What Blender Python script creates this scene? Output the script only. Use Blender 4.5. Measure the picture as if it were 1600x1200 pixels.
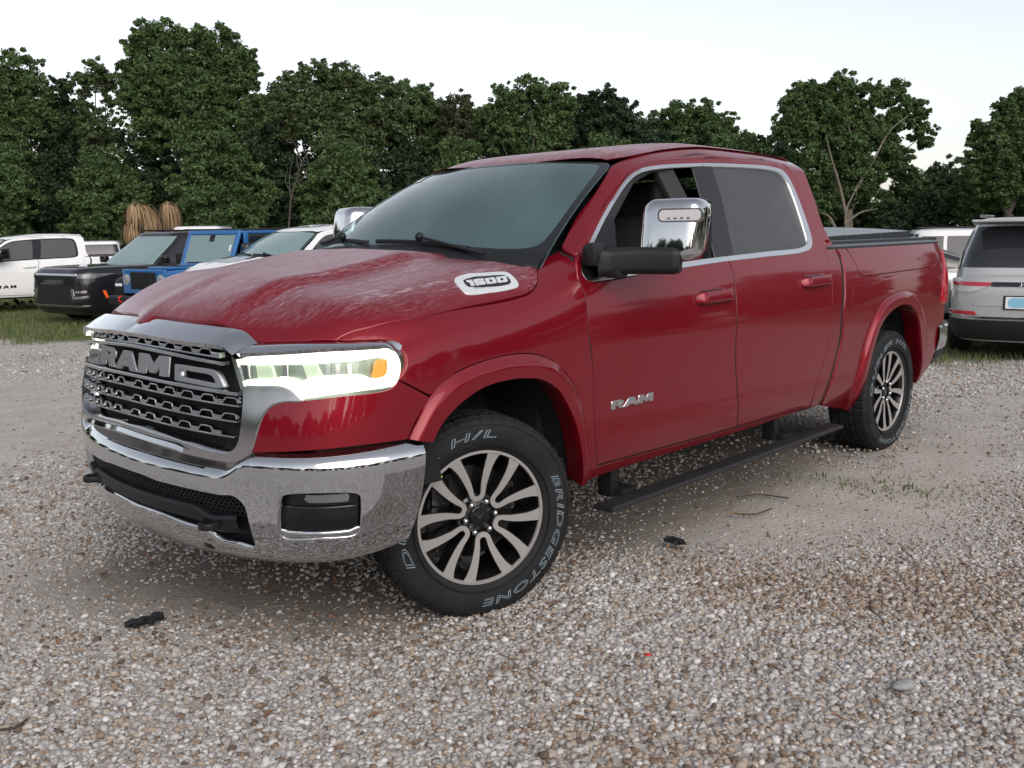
import bpy, bmesh, math, random
import numpy as np
from mathutils import Vector, Matrix
from mathutils.bvhtree import BVHTree
from mathutils.geometry import delaunay_2d_cdt

for o in list(bpy.data.objects):
    bpy.data.objects.remove(o)
scene = bpy.context.scene
COL = scene.collection
rad = math.radians
random.seed(7)
RNG = np.random.default_rng(7)

# ------------------------------------------------------------------ camera
CAM_LOC = np.array([2.54228, 3.46722, 1.50902])
CAM_ROT = (rad(80.68171), rad(0.85658), rad(-226.4062))
FPX = 1471.334                                  # focal length in pixels of the 1600 px wide photograph
cam_data = bpy.data.cameras.new('camera')
cam_data.sensor_fit = 'HORIZONTAL'
cam_data.sensor_width = 36.0
cam_data.lens = 36.0 * FPX / 1600.0
cam_data.clip_start = 0.05
cam_data.clip_end = 2000.0
cam = bpy.data.objects.new('camera', cam_data)
cam.location = CAM_LOC
cam.rotation_euler = CAM_ROT
COL.objects.link(cam)
scene.camera = cam

# ------------------------------------------------------------------ sky, sun, exposure
SUN_ELEV, SUN_AZ = rad(34.0), rad(64.0)         # veiled morning sun behind the camera (azimuth from +X towards +Y)
world = bpy.data.worlds.new('World')
scene.world = world
world.use_nodes = True
wn = world.node_tree.nodes
wl = world.node_tree.links
bg = wn['Background']
sky = wn.new('ShaderNodeTexSky')
sky.sky_type = 'NISHITA'
sky.sun_disc = False
sky.sun_elevation = SUN_ELEV
sky.sun_rotation = math.pi / 2 - SUN_AZ
sky.air_density = 1.0
sky.dust_density = 1.5
sky.ozone_density = 1.0
hs = wn.new('ShaderNodeHueSaturation')          # thin high haze takes most of the blue out
hs.inputs['Saturation'].default_value = 0.40
wl.new(sky.outputs['Color'], hs.inputs['Color'])
wm = wn.new('ShaderNodeMix'); wm.data_type = 'RGBA'; wm.blend_type = 'MULTIPLY'; wm.inputs['Factor'].default_value = 1.0
wm.inputs['B'].default_value = (1.03, .995, .965, 1)  # the haze is a little warm
wl.new(hs.outputs['Color'], wm.inputs['A'])
wl.new(wm.outputs['Result'], bg.inputs['Color'])
bg.inputs['Strength'].default_value = 0.15
sun_data = bpy.data.lights.new('sun', 'SUN')
sun_data.energy = 1.2
sun_data.angle = rad(60.0)
sun_data.color = (1.0, 0.93, 0.86)
sun = bpy.data.objects.new('sun', sun_data)
d = Vector((math.cos(SUN_ELEV) * math.cos(SUN_AZ), math.cos(SUN_ELEV) * math.sin(SUN_AZ), math.sin(SUN_ELEV)))
sun.rotation_euler = d.to_track_quat('Z', 'Y').to_euler()
sun.location = (6, 12, 8)
COL.objects.link(sun)
vs = scene.view_settings
vs.view_transform = 'Standard'
vs.look = 'None'
vs.exposure = 0.40
vs.gamma = 1.0
vs.use_curve_mapping = False
scene.cycles.max_bounces = 8
scene.cycles.diffuse_bounces = 3
scene.cycles.glossy_bounces = 4
scene.cycles.transmission_bounces = 4
scene.cycles.transparent_max_bounces = 10
scene.cycles.caustics_reflective = False
scene.cycles.caustics_refractive = False
scene.cycles.use_denoising = True

GZ = 0.012                                      # ground level under the truck

# ------------------------------------------------------------------ pixel <-> space
RM = np.array(cam.rotation_euler.to_matrix())
def pix_ray(px, py):
    v = RM @ np.array([(px - 800) / FPX, (600 - py) / FPX, -1.0])
    return v / np.linalg.norm(v)
def proj(P):
    q = (np.asarray(P, float) - CAM_LOC) @ RM
    return np.stack([800 + FPX * q[..., 0] / -q[..., 2], 600 - FPX * q[..., 1] / -q[..., 2]], -1)
def on_plane(px, py, axis, val):
    v = pix_ray(px, py)
    return CAM_LOC + v * ((val - CAM_LOC[axis]) / v[axis])
def on_ground(px, py, z=GZ):
    return on_plane(px, py, 2, z)
def crop(x0, y0, s):
    return lambda *pts: [(x0 + s * p[0], y0 + s * p[1]) + tuple(p[2:]) for p in pts]
cA = crop(100, 440, .375); cB = crop(500, 210, .4); cC = crop(600, 560, .35); cD = crop(1080, 230, .4085)
cW = crop(520, 220, .25); cH = crop(360, 500, .2); cBm = crop(120, 640, .2166); cR = crop(1260, 340, .2166)
cM = crop(880, 320, .1625); cG = crop(140, 480, .2); cWin = crop(900, 240, .25)

# ------------------------------------------------------------------ maths
def smooth(a, b, x):
    t = np.clip((np.asarray(x, float) - a) / (b - a), 0, 1)
    return t * t * (3 - 2 * t)
def pchip(xs, ys):
    """monotone cubic interpolation through the points"""
    xs = np.array(xs, float); ys = np.array(ys, float)
    h = np.diff(xs); dl = np.diff(ys) / h
    m = np.zeros(len(xs)); m[0] = dl[0]; m[-1] = dl[-1]
    for i in range(1, len(xs) - 1):
        if dl[i - 1] * dl[i] > 0:
            w1 = 2 * h[i] + h[i - 1]; w2 = h[i] + 2 * h[i - 1]
            m[i] = (w1 + w2) / (w1 / dl[i - 1] + w2 / dl[i])
    def f(x):
        x = np.asarray(x, float)
        i = np.clip(np.searchsorted(xs, x) - 1, 0, len(h) - 1)
        t = (x - xs[i]) / h[i]
        tl = np.clip(t, 0, 1)
        v = ((1 + 2 * tl) * (1 - tl) ** 2 * ys[i] + tl * (1 - tl) ** 2 * h[i] * m[i]
             + tl * tl * (3 - 2 * tl) * ys[i + 1] + tl * tl * (tl - 1) * h[i] * m[i + 1])
        return v + np.where(t > 1, (t - 1) * h[i] * m[i + 1], 0) + np.where(t < 0, t * h[i] * m[i], 0)
    return f
def nspline(ts, ys):
    """natural cubic spline"""
    ts = np.array(ts, float); ys = np.array(ys, float); n = len(ts); h = np.diff(ts)
    A = np.eye(n); b = np.zeros(n)
    for i in range(1, n - 1):
        A[i, i - 1] = h[i - 1]; A[i, i] = 2 * (h[i - 1] + h[i]); A[i, i + 1] = h[i]
        b[i] = 6 * ((ys[i + 1] - ys[i]) / h[i] - (ys[i] - ys[i - 1]) / h[i - 1])
    M = np.linalg.solve(A, b)
    def f(x):
        x = np.clip(np.asarray(x, float), ts[0], ts[-1])
        i = np.clip(np.searchsorted(ts, x) - 1, 0, n - 2)
        a = ts[i + 1] - x; c = x - ts[i]
        return (M[i] * a ** 3 + M[i + 1] * c ** 3) / (6 * h[i]) + (ys[i] / h[i] - M[i] * h[i] / 6) * a + (ys[i + 1] / h[i] - M[i + 1] * h[i] / 6) * c
    return f
def catmull(pts, closed=False, n=8):
    """pts: (x, y[, 'c']) - 'c' marks a sharp corner; returns dense 2D points"""
    P = np.array([p[:2] for p in pts], float); k = len(P)
    cor = [len(p) > 2 for p in pts]
    out = []
    for i in range(k if closed else k - 1):
        p1 = P[i]; p2 = P[(i + 1) % k]
        p0 = P[i - 1] if (closed or i > 0) else 2 * p1 - p2
        p3 = P[(i + 2) % k] if (closed or i + 2 < k) else 2 * p2 - p1
        if cor[i]: p0 = p1 - (p2 - p1)
        if cor[(i + 1) % k]: p3 = p2 + (p2 - p1)
        a = np.linalg.norm(p1 - p0) ** .5 + 1e-9; b_ = np.linalg.norm(p2 - p1) ** .5 + 1e-9; c = np.linalg.norm(p3 - p2) ** .5 + 1e-9
        m1 = ((p1 - p0) / a - (p2 - p0) / (a + b_) + (p2 - p1) / b_) * b_
        m2 = ((p2 - p1) / b_ - (p3 - p1) / (b_ + c) + (p3 - p2) / c) * b_
        t = np.linspace(0, 1, n, endpoint=False)[:, None]
        out.append((2 * t ** 3 - 3 * t ** 2 + 1) * p1 + (t ** 3 - 2 * t ** 2 + t) * m1 + (-2 * t ** 3 + 3 * t ** 2) * p2 + (t ** 3 - t ** 2) * m2)
    if not closed:
        out.append(P[-1:])
    return np.concatenate(out)
def resample(poly, step, closed=True):
    P = np.asarray(poly, float)
    Q = np.vstack([P, P[:1]]) if closed else P
    out = []
    for a, b in zip(Q[:-1], Q[1:]):
        L = np.linalg.norm(b - a)
        if L < 1e-7: continue
        k = max(1, int(math.ceil(L / step)))
        out += [a + (b - a) * j / k for j in range(k)]
    if not closed: out.append(Q[-1])
    R = np.array(out)
    keep = [0]                                   # drop points that sit on top of each other
    for i in range(1, len(R)):
        if np.linalg.norm(R[i] - R[keep[-1]]) > step * .12: keep.append(i)
    return R[keep]
def area2(P):
    x, y = P[:, 0], P[:, 1]
    return 0.5 * np.sum(x * np.roll(y, -1) - np.roll(x, -1) * y)
def inside(P, pts):
    x, y = pts[:, 0], pts[:, 1]
    r = np.zeros(len(pts), bool)
    a = P; b = np.roll(P, -1, 0)
    for (x1, y1), (x2, y2) in zip(a, b):
        if y1 == y2: continue
        c = ((y1 > y) != (y2 > y)) & (x < (x2 - x1) * (y - y1) / (y2 - y1) + x1)
        r ^= c
    return r
def inset(P, d):
    """move a counter-clockwise polygon's points inwards by d"""
    nx = np.roll(P, -1, 0) - P; nx /= np.linalg.norm(nx, axis=1)[:, None] + 1e-12
    pv = np.roll(nx, 1, 0)
    t = nx + pv
    L = np.linalg.norm(t, axis=1)[:, None]
    t = np.where(L > 1e-6, t / np.maximum(L, 1e-6), nx)
    n = np.stack([-t[:, 1], t[:, 0]], 1)
    c = np.sum(n * np.stack([-nx[:, 1], nx[:, 0]], 1), 1)
    return P + n * (d / np.clip(c, .45, 1))[:, None]

# ------------------------------------------------------------------ objects
def link(o, parent=None):
    COL.objects.link(o)
    if parent is not None: o.parent = parent
    return o
def mesh_obj(name, verts, faces, mat, parent=None, normals=None, smooth_=True):
    me = bpy.data.meshes.new(name)
    me.from_pydata([tuple(map(float, v)) for v in verts], [], [tuple(int(i) for i in f) for f in faces])
    if mat is not None:
        for m in (mat if isinstance(mat, (list, tuple)) else [mat]): me.materials.append(m)
    me.polygons.foreach_set('use_smooth', [bool(smooth_)] * len(me.polygons))
    if normals is not None and smooth_:
        me.normals_split_custom_set_from_vertices([tuple(map(float, n)) for n in normals])
    me.update()
    return link(bpy.data.objects.new(name, me), parent)
def fast_mesh(name, V, F, mat=None):
    """V (n,3), F (m,k) arrays -> mesh, quickly"""
    V = np.ascontiguousarray(V, np.float32); F = np.ascontiguousarray(F, np.int32)
    me = bpy.data.meshes.new(name)
    m, k = F.shape
    me.vertices.add(len(V)); me.vertices.foreach_set('co', V.ravel())
    me.loops.add(m * k); me.loops.foreach_set('vertex_index', F.ravel())
    me.polygons.add(m)
    me.polygons.foreach_set('loop_start', np.arange(0, m * k, k, dtype=np.int32))
    me.polygons.foreach_set('loop_total', np.full(m, k, np.int32))
    if mat is not None: me.materials.append(mat)
    me.update(calc_edges=True)
    return me
def empty(name, loc=(0, 0, 0), rz=0.0, parent=None):
    o = bpy.data.objects.new(name, None)
    o.empty_display_size = .2
    o.location = loc; o.rotation_euler = (0, 0, rz)
    return link(o, parent)
def tag(o, label=None, cat=None, group=None, kind=None):
    if label: o['label'] = label
    if cat: o['category'] = cat
    if group: o['group'] = group
    if kind: o['kind'] = kind
    return o
def bm_obj(name, bm, mat, parent=None, smooth_=True, bevel=0, seg=2):
    if bevel > 0:
        bmesh.ops.bevel(bm, geom=[e for e in bm.edges if len(e.link_faces) == 2 and e.calc_face_angle(0) > .35], offset=bevel, segments=seg, affect='EDGES', profile=.6, clamp_overlap=True)
    bmesh.ops.recalc_face_normals(bm, faces=bm.faces)
    me = bpy.data.meshes.new(name)
    bm.to_mesh(me); bm.free()
    if mat is not None:
        for m in (mat if isinstance(mat, (list, tuple)) else [mat]): me.materials.append(m)
    me.polygons.foreach_set('use_smooth', [bool(smooth_)] * len(me.polygons))
    if smooth_:
        me.set_sharp_from_angle(angle=rad(38))
    me.update()
    return link(bpy.data.objects.new(name, me), parent)
def add_box(bm, c, s, rot=None):
    r = bmesh.ops.create_cube(bm, size=1.0)
    M = Matrix.Translation(c) @ (rot.to_4x4() if rot is not None else Matrix.Identity(4)) @ Matrix.Diagonal((*s, 1))
    bmesh.ops.transform(bm, matrix=M, verts=r['verts'])
    return r['verts']
def box_obj(name, c, s, mat, parent=None, bevel=0.0, rot=None, seg=2):
    bm = bmesh.new(); add_box(bm, c, s, rot)
    return bm_obj(name, bm, mat, parent, bevel=bevel, seg=seg)
def sweep(name, path, prof, mat, parent=None, closed=False, up=(0, 0, 1), cap=True, scale=None, norms=None, sharp=True):
    """sweep a closed 2D profile (side, up) along a 3D path"""
    P = np.asarray(path, float); n = len(P)
    T = np.gradient(P, axis=0) if not closed else (np.roll(P, -1, 0) - np.roll(P, 1, 0))
    T /= np.linalg.norm(T, axis=1)[:, None] + 1e-12
    U = np.asarray(norms, float) if norms is not None else np.tile(np.array(up, float), (n, 1))
    S = np.cross(T, U); S /= np.linalg.norm(S, axis=1)[:, None] + 1e-12
    U = np.cross(S, T)
    pr = np.asarray(prof, float); k = len(pr)
    sc = np.ones(n) if scale is None else np.asarray(scale, float)
    V = (P[:, None, :] + (S[:, None, :] * pr[None, :, :1] + U[:, None, :] * pr[None, :, 1:]) * sc[:, None, None]).reshape(-1, 3)
    F = []
    for i in range(n if closed else n - 1):
        a = i * k; b = ((i + 1) % n) * k
        for j in range(k):
            F.append((a + j, a + (j + 1) % k, b + (j + 1) % k, b + j))
    if cap and not closed:
        F.append(tuple(range(k - 1, -1, -1))); F.append(tuple((n - 1) * k + j for j in range(k)))
    bm = bmesh.new()
    vs_ = [bm.verts.new(v) for v in V]
    for f in F: bm.faces.new([vs_[i] for i in f])
    return bm_obj(name, bm, mat, parent, smooth_=True)
def circ(r, n=10, ry=None):
    a = np.linspace(0, 2 * np.pi, n, endpoint=False)
    return np.stack([r * np.cos(a), (r if ry is None else ry) * np.sin(a)], 1)
def rrect(w, h, r, n=4):
    out = []
    for cx, cy, a0 in ((w / 2 - r, h / 2 - r, 0), (-w / 2 + r, h / 2 - r, 90), (-w / 2 + r, -h / 2 + r, 180), (w / 2 - r, -h / 2 + r, 270)):
        for j in range(n + 1):
            a = rad(a0 + 90 * j / n); out.append((cx + r * math.cos(a), cy + r * math.sin(a)))
    return np.array(out)
def lathe(name, prof, mat, parent=None, n=48, axis='Y', closed_prof=False, sharp=38):
    """prof: (radius, along axis); axis Y points outward"""
    pr = np.asarray(prof, float); k = len(pr)
    a = np.linspace(0, 2 * np.pi, n, endpoint=False)
    V = np.stack([np.outer(np.cos(a), pr[:, 0]), np.tile(pr[:, 1], (n, 1)), np.outer(np.sin(a), pr[:, 0])], -1).reshape(-1, 3)
    bm = bmesh.new(); vs_ = [bm.verts.new(v) for v in V]
    for i in range(n):
        for j in range(k if closed_prof else k - 1):
            q = [i * k + j, i * k + (j + 1) % k, ((i + 1) % n) * k + (j + 1) % k, ((i + 1) % n) * k + j]
            try: bm.faces.new([vs_[x] for x in q])
            except ValueError: pass
    bmesh.ops.remove_doubles(bm, verts=bm.verts, dist=1e-5)
    return bm_obj(name, bm, mat, parent)

# ------------------------------------------------------------------ parametric surfaces and panels cut from them
class Surf:
    def __init__(s, fn, ur, vr, nu, nv):
        s.fn = fn; s.ur = ur; s.vr = vr
        u = np.linspace(*ur, nu); v = np.linspace(*vr, nv)
        U, V = np.meshgrid(u, v, indexing='ij')
        s.U = U.ravel(); s.V = V.ravel()
        s.P = fn(s.U, s.V)
        F = []
        for i in range(nu - 1):
            for j in range(nv - 1):
                a = i * nv + j; F.append((a, a + nv, a + nv + 1, a + 1))
        s.F = F
        s.bvh = BVHTree.FromPolygons([tuple(p) for p in s.P], F)
        s.pix = proj(s.P)
        N = s.nrm(s.U, s.V)
        if np.mean(np.sum(N * (CAM_LOC - s.P), 1)) < 0: s.sgn = -1
        s.face = np.sum(s.nrm(s.U, s.V) * (CAM_LOC - s.P), 1) > 0
    sgn = 1
    def nrm(s, u, v, e=2e-4):
        a = s.fn(u + e, v) - s.fn(u - e, v); b = s.fn(u, v + e) - s.fn(u, v - e)
        n = np.cross(a, b); n /= np.linalg.norm(n, axis=-1)[..., None] + 1e-15
        return n * s.sgn
    def hit(s, px, py):
        d = pix_ray(px, py)
        loc, nn, idx, dist = s.bvh.ray_cast(Vector(CAM_LOC), Vector(d))
        if idx is None:
            w = np.hypot(s.pix[:, 0] - px, s.pix[:, 1] - py) + np.where(s.face, 0, 1e4)
            i = int(np.argmin(w)); return np.array([s.U[i], s.V[i]])
        q = s.F[idx]; uv = np.array([np.mean(s.U[list(q)]), np.mean(s.V[list(q)])]); uv0 = uv.copy()
        tgt = np.array([px, py])
        for _ in range(8):
            f0 = proj(s.fn(uv[:1], uv[1:])[0]); e = 1e-4
            J = np.stack([(proj(s.fn(uv[:1] + e, uv[1:])[0]) - f0) / e, (proj(s.fn(uv[:1], uv[1:] + e)[0]) - f0) / e], 1)
            try: st = np.linalg.solve(J, tgt - f0)
            except np.linalg.LinAlgError: break
            L = np.linalg.norm(st)
            if L > .03: st *= .03 / L
            uv = uv + st
            if L < 1e-6: break
        if np.linalg.norm(uv - uv0) > .2: uv = uv0
        return uv
    def trace(s, pts):
        """pixel outline -> uv control points (corner flags kept)"""
        return [tuple(s.hit(p[0], p[1])) + tuple(p[2:]) for p in pts]

def panel(name, surf, outer, holes=(), mat=None, parent=None, step=.035, gap=.003, lip=.018, off=0.0, rnd=.0018, fn=None, back=False):
    """cut a panel out of a surface; outer and holes are dense uv polygons"""
    fn = fn or surf.fn
    O = resample(outer, step * .75)
    if area2(O) < 0: O = O[::-1]
    if gap: O = inset(O, gap)
    loops = [O]
    for h in holes:
        h = resample(h, step * .75)
        if area2(h) > 0: h = h[::-1]
        if gap: h = inset(h, gap)
        loops.append(h)
    lo = O.min(0); hi = O.max(0)
    gx = np.arange(lo[0], hi[0], step); gy = np.arange(lo[1], hi[1], step)
    G = np.stack(np.meshgrid(gx, gy, indexing='ij'), -1).reshape(-1, 2)
    m = inside(O, G)
    for h in loops[1:]: m &= ~inside(h, G)
    G = G[m]
    allb = np.concatenate(loops)
    if len(G):
        dmin = np.full(len(G), 9.0)
        for c in range(0, len(allb), 400):
            dmin = np.minimum(dmin, np.min(np.hypot(G[:, None, 0] - allb[None, c:c + 400, 0], G[:, None, 1] - allb[None, c:c + 400, 1]), 1))
        G = G[dmin > step * .45]
    edges = []; k = 0
    for l in loops:
        n = len(l); edges += [(k + i, k + (i + 1) % n) for i in range(n)]; k += n
    V2 = np.concatenate([allb, G]) if len(G) else allb
    if len(V2) < 4: V2 = V2
    cv, ce, cf, ov, oe, of = delaunay_2d_cdt([Vector(p) for p in V2], edges, [], 0, 1e-7)
    uv = np.array([tuple(p) for p in cv])
    remap = {}
    for i, l in enumerate(ov):
        for j in l: remap[j] = i
    tri = np.array([tuple(f) for f in cf])
    cen = uv[tri].mean(1)
    m = inside(O, cen)
    for h in loops[1:]: m &= ~inside(h, cen)
    tri = tri[m]
    P = fn(uv[:, 0], uv[:, 1])
    s2 = Surf.nrm
    N = surf.nrm(uv[:, 0], uv[:, 1]) if fn is surf.fn else None
    if N is None:
        e = 2e-4
        N = np.cross(fn(uv[:, 0] + e, uv[:, 1]) - fn(uv[:, 0] - e, uv[:, 1]), fn(uv[:, 0], uv[:, 1] + e) - fn(uv[:, 0], uv[:, 1] - e))
        N /= np.linalg.norm(N, axis=1)[:, None] + 1e-15; N *= surf.sgn
    P = P + N * off
    fnm = np.cross(P[tri[:, 1]] - P[tri[:, 0]], P[tri[:, 2]] - P[tri[:, 0]])
    if np.sum(np.sum(fnm * N[tri[:, 0]], 1)) < 0: tri = tri[:, ::-1]
    verts = list(P); norms = list(N); faces = [tuple(t) for t in tri]
    if lip > 0:
        k = 0
        for l in loops:
            n = len(l); ids = [remap[k + i] for i in range(n)]; k += n
            B = P[ids]; Nb = N[ids]
            T = np.roll(B, -1, 0) - np.roll(B, 1, 0)
            out = np.cross(T, Nb); out /= np.linalg.norm(out, axis=1)[:, None] + 1e-12
            e1 = uv[ids[1 % n]] - uv[ids[0]]                        # orientation check: outward of a ccw loop is to its right
            tst = fn(np.array([uv[ids[0]][0] + e1[1] * .2]), np.array([uv[ids[0]][1] - e1[0] * .2]))[0] - fn(uv[ids[0]][:1], uv[ids[0]][1:])[0]
            if np.dot(tst, out[0]) < 0: out = -out
            b0 = len(verts)
            R1 = B + out * rnd * .7 - Nb * rnd; R2 = R1 - Nb * lip
            n1 = Nb * .92 + out * .39
            verts += list(R1) + list(R2); norms += list(n1 / np.linalg.norm(n1, axis=1)[:, None]) + list(out)
            flip = None
            for i in range(n):
                j = (i + 1) % n
                q = [ids[i], ids[j], b0 + j, b0 + i]
                if flip is None:
                    fnq = np.cross(verts[q[1]] - verts[q[0]], verts[q[3]] - verts[q[0]])
                    flip = np.dot(fnq, out[i] + Nb[i]) < 0
                q2 = [b0 + i, b0 + j, b0 + n + j, b0 + n + i]
                faces.append(tuple(q[::-1]) if flip else tuple(q)); faces.append(tuple(q2[::-1]) if flip else tuple(q2))
    o = mesh_obj(name, verts, faces, mat, parent, norms)
    return o
def mirror(o, parent=None, name=None):
    """the same part on the other side of the vehicle"""
    c = o.copy(); COL.objects.link(c); c.parent = parent or o.parent
    c.scale = (o.scale[0], -o.scale[1], o.scale[2])
    c.location = (o.location[0], -o.location[1], o.location[2])
    return c
# ------------------------------------------------------------------ materials
MATS = {}
def nt(m):
    m.use_nodes = True
    return m.node_tree.nodes, m.node_tree.links
def setp(b, **kw):
    names = dict(base='Base Color', rough='Roughness', metal='Metallic', coat='Coat Weight', coat_rough='Coat Roughness', spec='Specular IOR Level',
                 trans='Transmission Weight', alpha='Alpha', emit='Emission Color', emit_s='Emission Strength', ior='IOR', sub='Subsurface Weight', sheen='Sheen Weight')
    for k, v in kw.items():
        b.inputs[names[k]].default_value = (*v, 1.0) if isinstance(v, tuple) and len(v) == 3 else v
def mat(name, noise=0.0, nscale=30.0, bump=0.0, bscale=200.0, tex='Object', rough_var=0.0, **kw):
    m = bpy.data.materials.new(name); N, L = nt(m)
    b = N['Principled BSDF']; setp(b, **kw)
    if noise or bump or rough_var:
        tc = N.new('ShaderNodeTexCoord')
    if noise or rough_var:
        n = N.new('ShaderNodeTexNoise'); n.inputs['Scale'].default_value = nscale; n.inputs['Detail'].default_value = 5
        L.new(tc.outputs[tex], n.inputs['Vector'])
    if noise:
        base = b.inputs['Base Color'].default_value[:]
        mx = N.new('ShaderNodeMix'); mx.data_type = 'RGBA'
        mx.inputs['A'].default_value = [max(0, c * (1 - noise)) for c in base[:3]] + [1]
        mx.inputs['B'].default_value = [min(1, c * (1 + noise)) for c in base[:3]] + [1]
        L.new(n.outputs['Fac'], mx.inputs['Factor']); L.new(mx.outputs['Result'], b.inputs['Base Color'])
    if rough_var:
        r = b.inputs['Roughness'].default_value
        mr = N.new('ShaderNodeMapRange'); mr.inputs['From Min'].default_value = .3; mr.inputs['From Max'].default_value = .7
        mr.inputs['To Min'].default_value = max(0, r - rough_var); mr.inputs['To Max'].default_value = r + rough_var
        L.new(n.outputs['Fac'], mr.inputs['Value']); L.new(mr.outputs['Result'], b.inputs['Roughness'])
    if bump:
        n2 = N.new('ShaderNodeTexNoise'); n2.inputs['Scale'].default_value = bscale; n2.inputs['Detail'].default_value = 3
        L.new(tc.outputs[tex], n2.inputs['Vector'])
        bp = N.new('ShaderNodeBump'); bp.inputs['Strength'].default_value = bump; bp.inputs['Distance'].default_value = .004
        L.new(n2.outputs['Fac'], bp.inputs['Height']); L.new(bp.outputs['Normal'], b.inputs['Normal'])
    MATS[name] = m
    return m

def paint(name, base, dew=0.0, metal=.45):
    """metallic clear-coat paint; dew = how much of its upward faces is beaded with water and dried runs"""
    m = bpy.data.materials.new(name); N, L = nt(m); b = N['Principled BSDF']
    setp(b, base=base, rough=.40, metal=metal, coat=1.0, coat_rough=.05, spec=.12)
    b.inputs['Coat IOR'].default_value = 1.42
    tc = N.new('ShaderNodeTexCoord'); ge = N.new('ShaderNodeNewGeometry')
    fl = N.new('ShaderNodeTexNoise'); fl.inputs['Scale'].default_value = 2.2; fl.inputs['Detail'].default_value = 3
    L.new(tc.outputs['Object'], fl.inputs['Vector'])
    cr = N.new('ShaderNodeMapRange'); cr.inputs['From Min'].default_value = .35; cr.inputs['From Max'].default_value = .7
    cr.inputs['To Min'].default_value = .03; cr.inputs['To Max'].default_value = .10
    L.new(fl.outputs['Fac'], cr.inputs['Value'])
    if not dew:
        L.new(cr.outputs['Result'], b.inputs['Coat Roughness'])
        return m
    sx = N.new('ShaderNodeSeparateXYZ'); L.new(ge.outputs['Normal'], sx.inputs[0])
    up = N.new('ShaderNodeMapRange'); up.inputs['From Min'].default_value = .70; up.inputs['From Max'].default_value = .985
    L.new(sx.outputs['Z'], up.inputs['Value'])
    # beads: fine cells; runs: noise stretched along the slope
    mp = N.new('ShaderNodeMapping'); mp.inputs['Scale'].default_value = (2.2, 34, 8); L.new(tc.outputs['Object'], mp.inputs['Vector'])
    ru = N.new('ShaderNodeTexNoise'); ru.inputs['Scale'].default_value = 1.0; ru.inputs['Detail'].default_value = 6; ru.inputs['Roughness'].default_value = .62
    ru.inputs['Distortion'].default_value = .9
    L.new(mp.outputs['Vector'], ru.inputs['Vector'])
    mp2 = N.new('ShaderNodeMapping'); mp2.inputs['Scale'].default_value = (26, 130, 30); L.new(tc.outputs['Object'], mp2.inputs['Vector'])
    be = N.new('ShaderNodeTexNoise'); be.inputs['Scale'].default_value = 1.0; be.inputs['Detail'].default_value = 4; be.inputs['Roughness'].default_value = .7
    L.new(mp2.outputs['Vector'], be.inputs['Vector'])
    r1 = N.new('ShaderNodeMapRange'); r1.inputs['From Min'].default_value = .50; r1.inputs['From Max'].default_value = .66; L.new(ru.outputs['Fac'], r1.inputs['Value'])
    r2 = N.new('ShaderNodeMapRange'); r2.inputs['From Min'].default_value = .42; r2.inputs['From Max'].default_value = .68; L.new(be.outputs['Fac'], r2.inputs['Value'])
    mu = N.new('ShaderNodeMath'); mu.operation = 'MULTIPLY'; L.new(r1.outputs[0], mu.inputs[0]); L.new(r2.outputs[0], mu.inputs[1])
    ad = N.new('ShaderNodeMath'); ad.operation = 'MULTIPLY_ADD'; L.new(r2.outputs[0], ad.inputs[0]); ad.inputs[1].default_value = .34; L.new(mu.outputs[0], ad.inputs[2])
    mk = N.new('ShaderNodeMath'); mk.operation = 'MULTIPLY'; L.new(ad.outputs[0], mk.inputs[0]); L.new(up.outputs[0], mk.inputs[1])
    mk2 = N.new('ShaderNodeMath'); mk2.operation = 'MULTIPLY'; mk2.use_clamp = True; L.new(mk.outputs[0], mk2.inputs[0]); mk2.inputs[1].default_value = dew * 1.1
    mx = N.new('ShaderNodeMix'); mx.data_type = 'RGBA'; mx.inputs['A'].default_value = (*base, 1); mx.inputs['B'].default_value = (.50, .38, .43, 1)
    L.new(mk2.outputs[0], mx.inputs['Factor']); L.new(mx.outputs['Result'], b.inputs['Base Color'])
    # a film of dew roughens the clear coat on the upward faces
    rr = N.new('ShaderNodeMapRange'); rr.inputs['To Min'].default_value = .04; rr.inputs['To Max'].default_value = .34; L.new(up.outputs[0], rr.inputs['Value'])
    ra = N.new('ShaderNodeMath'); ra.operation = 'ADD'; L.new(rr.outputs[0], ra.inputs[0]); L.new(cr.outputs[0], ra.inputs[1])
    L.new(ra.outputs[0], b.inputs['Coat Roughness'])
    m0 = N.new('ShaderNodeMath'); m0.operation = 'MULTIPLY_ADD'; L.new(mk2.outputs[0], m0.inputs[0]); m0.inputs[1].default_value = -metal; m0.inputs[2].default_value = metal
    L.new(m0.outputs[0], b.inputs['Metallic'])
    bp = N.new('ShaderNodeBump'); bp.inputs['Strength'].default_value = .25; bp.inputs['Distance'].default_value = .002
    L.new(mk.outputs[0], bp.inputs['Height']); L.new(bp.outputs['Normal'], b.inputs['Coat Normal'])
    return m
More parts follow.
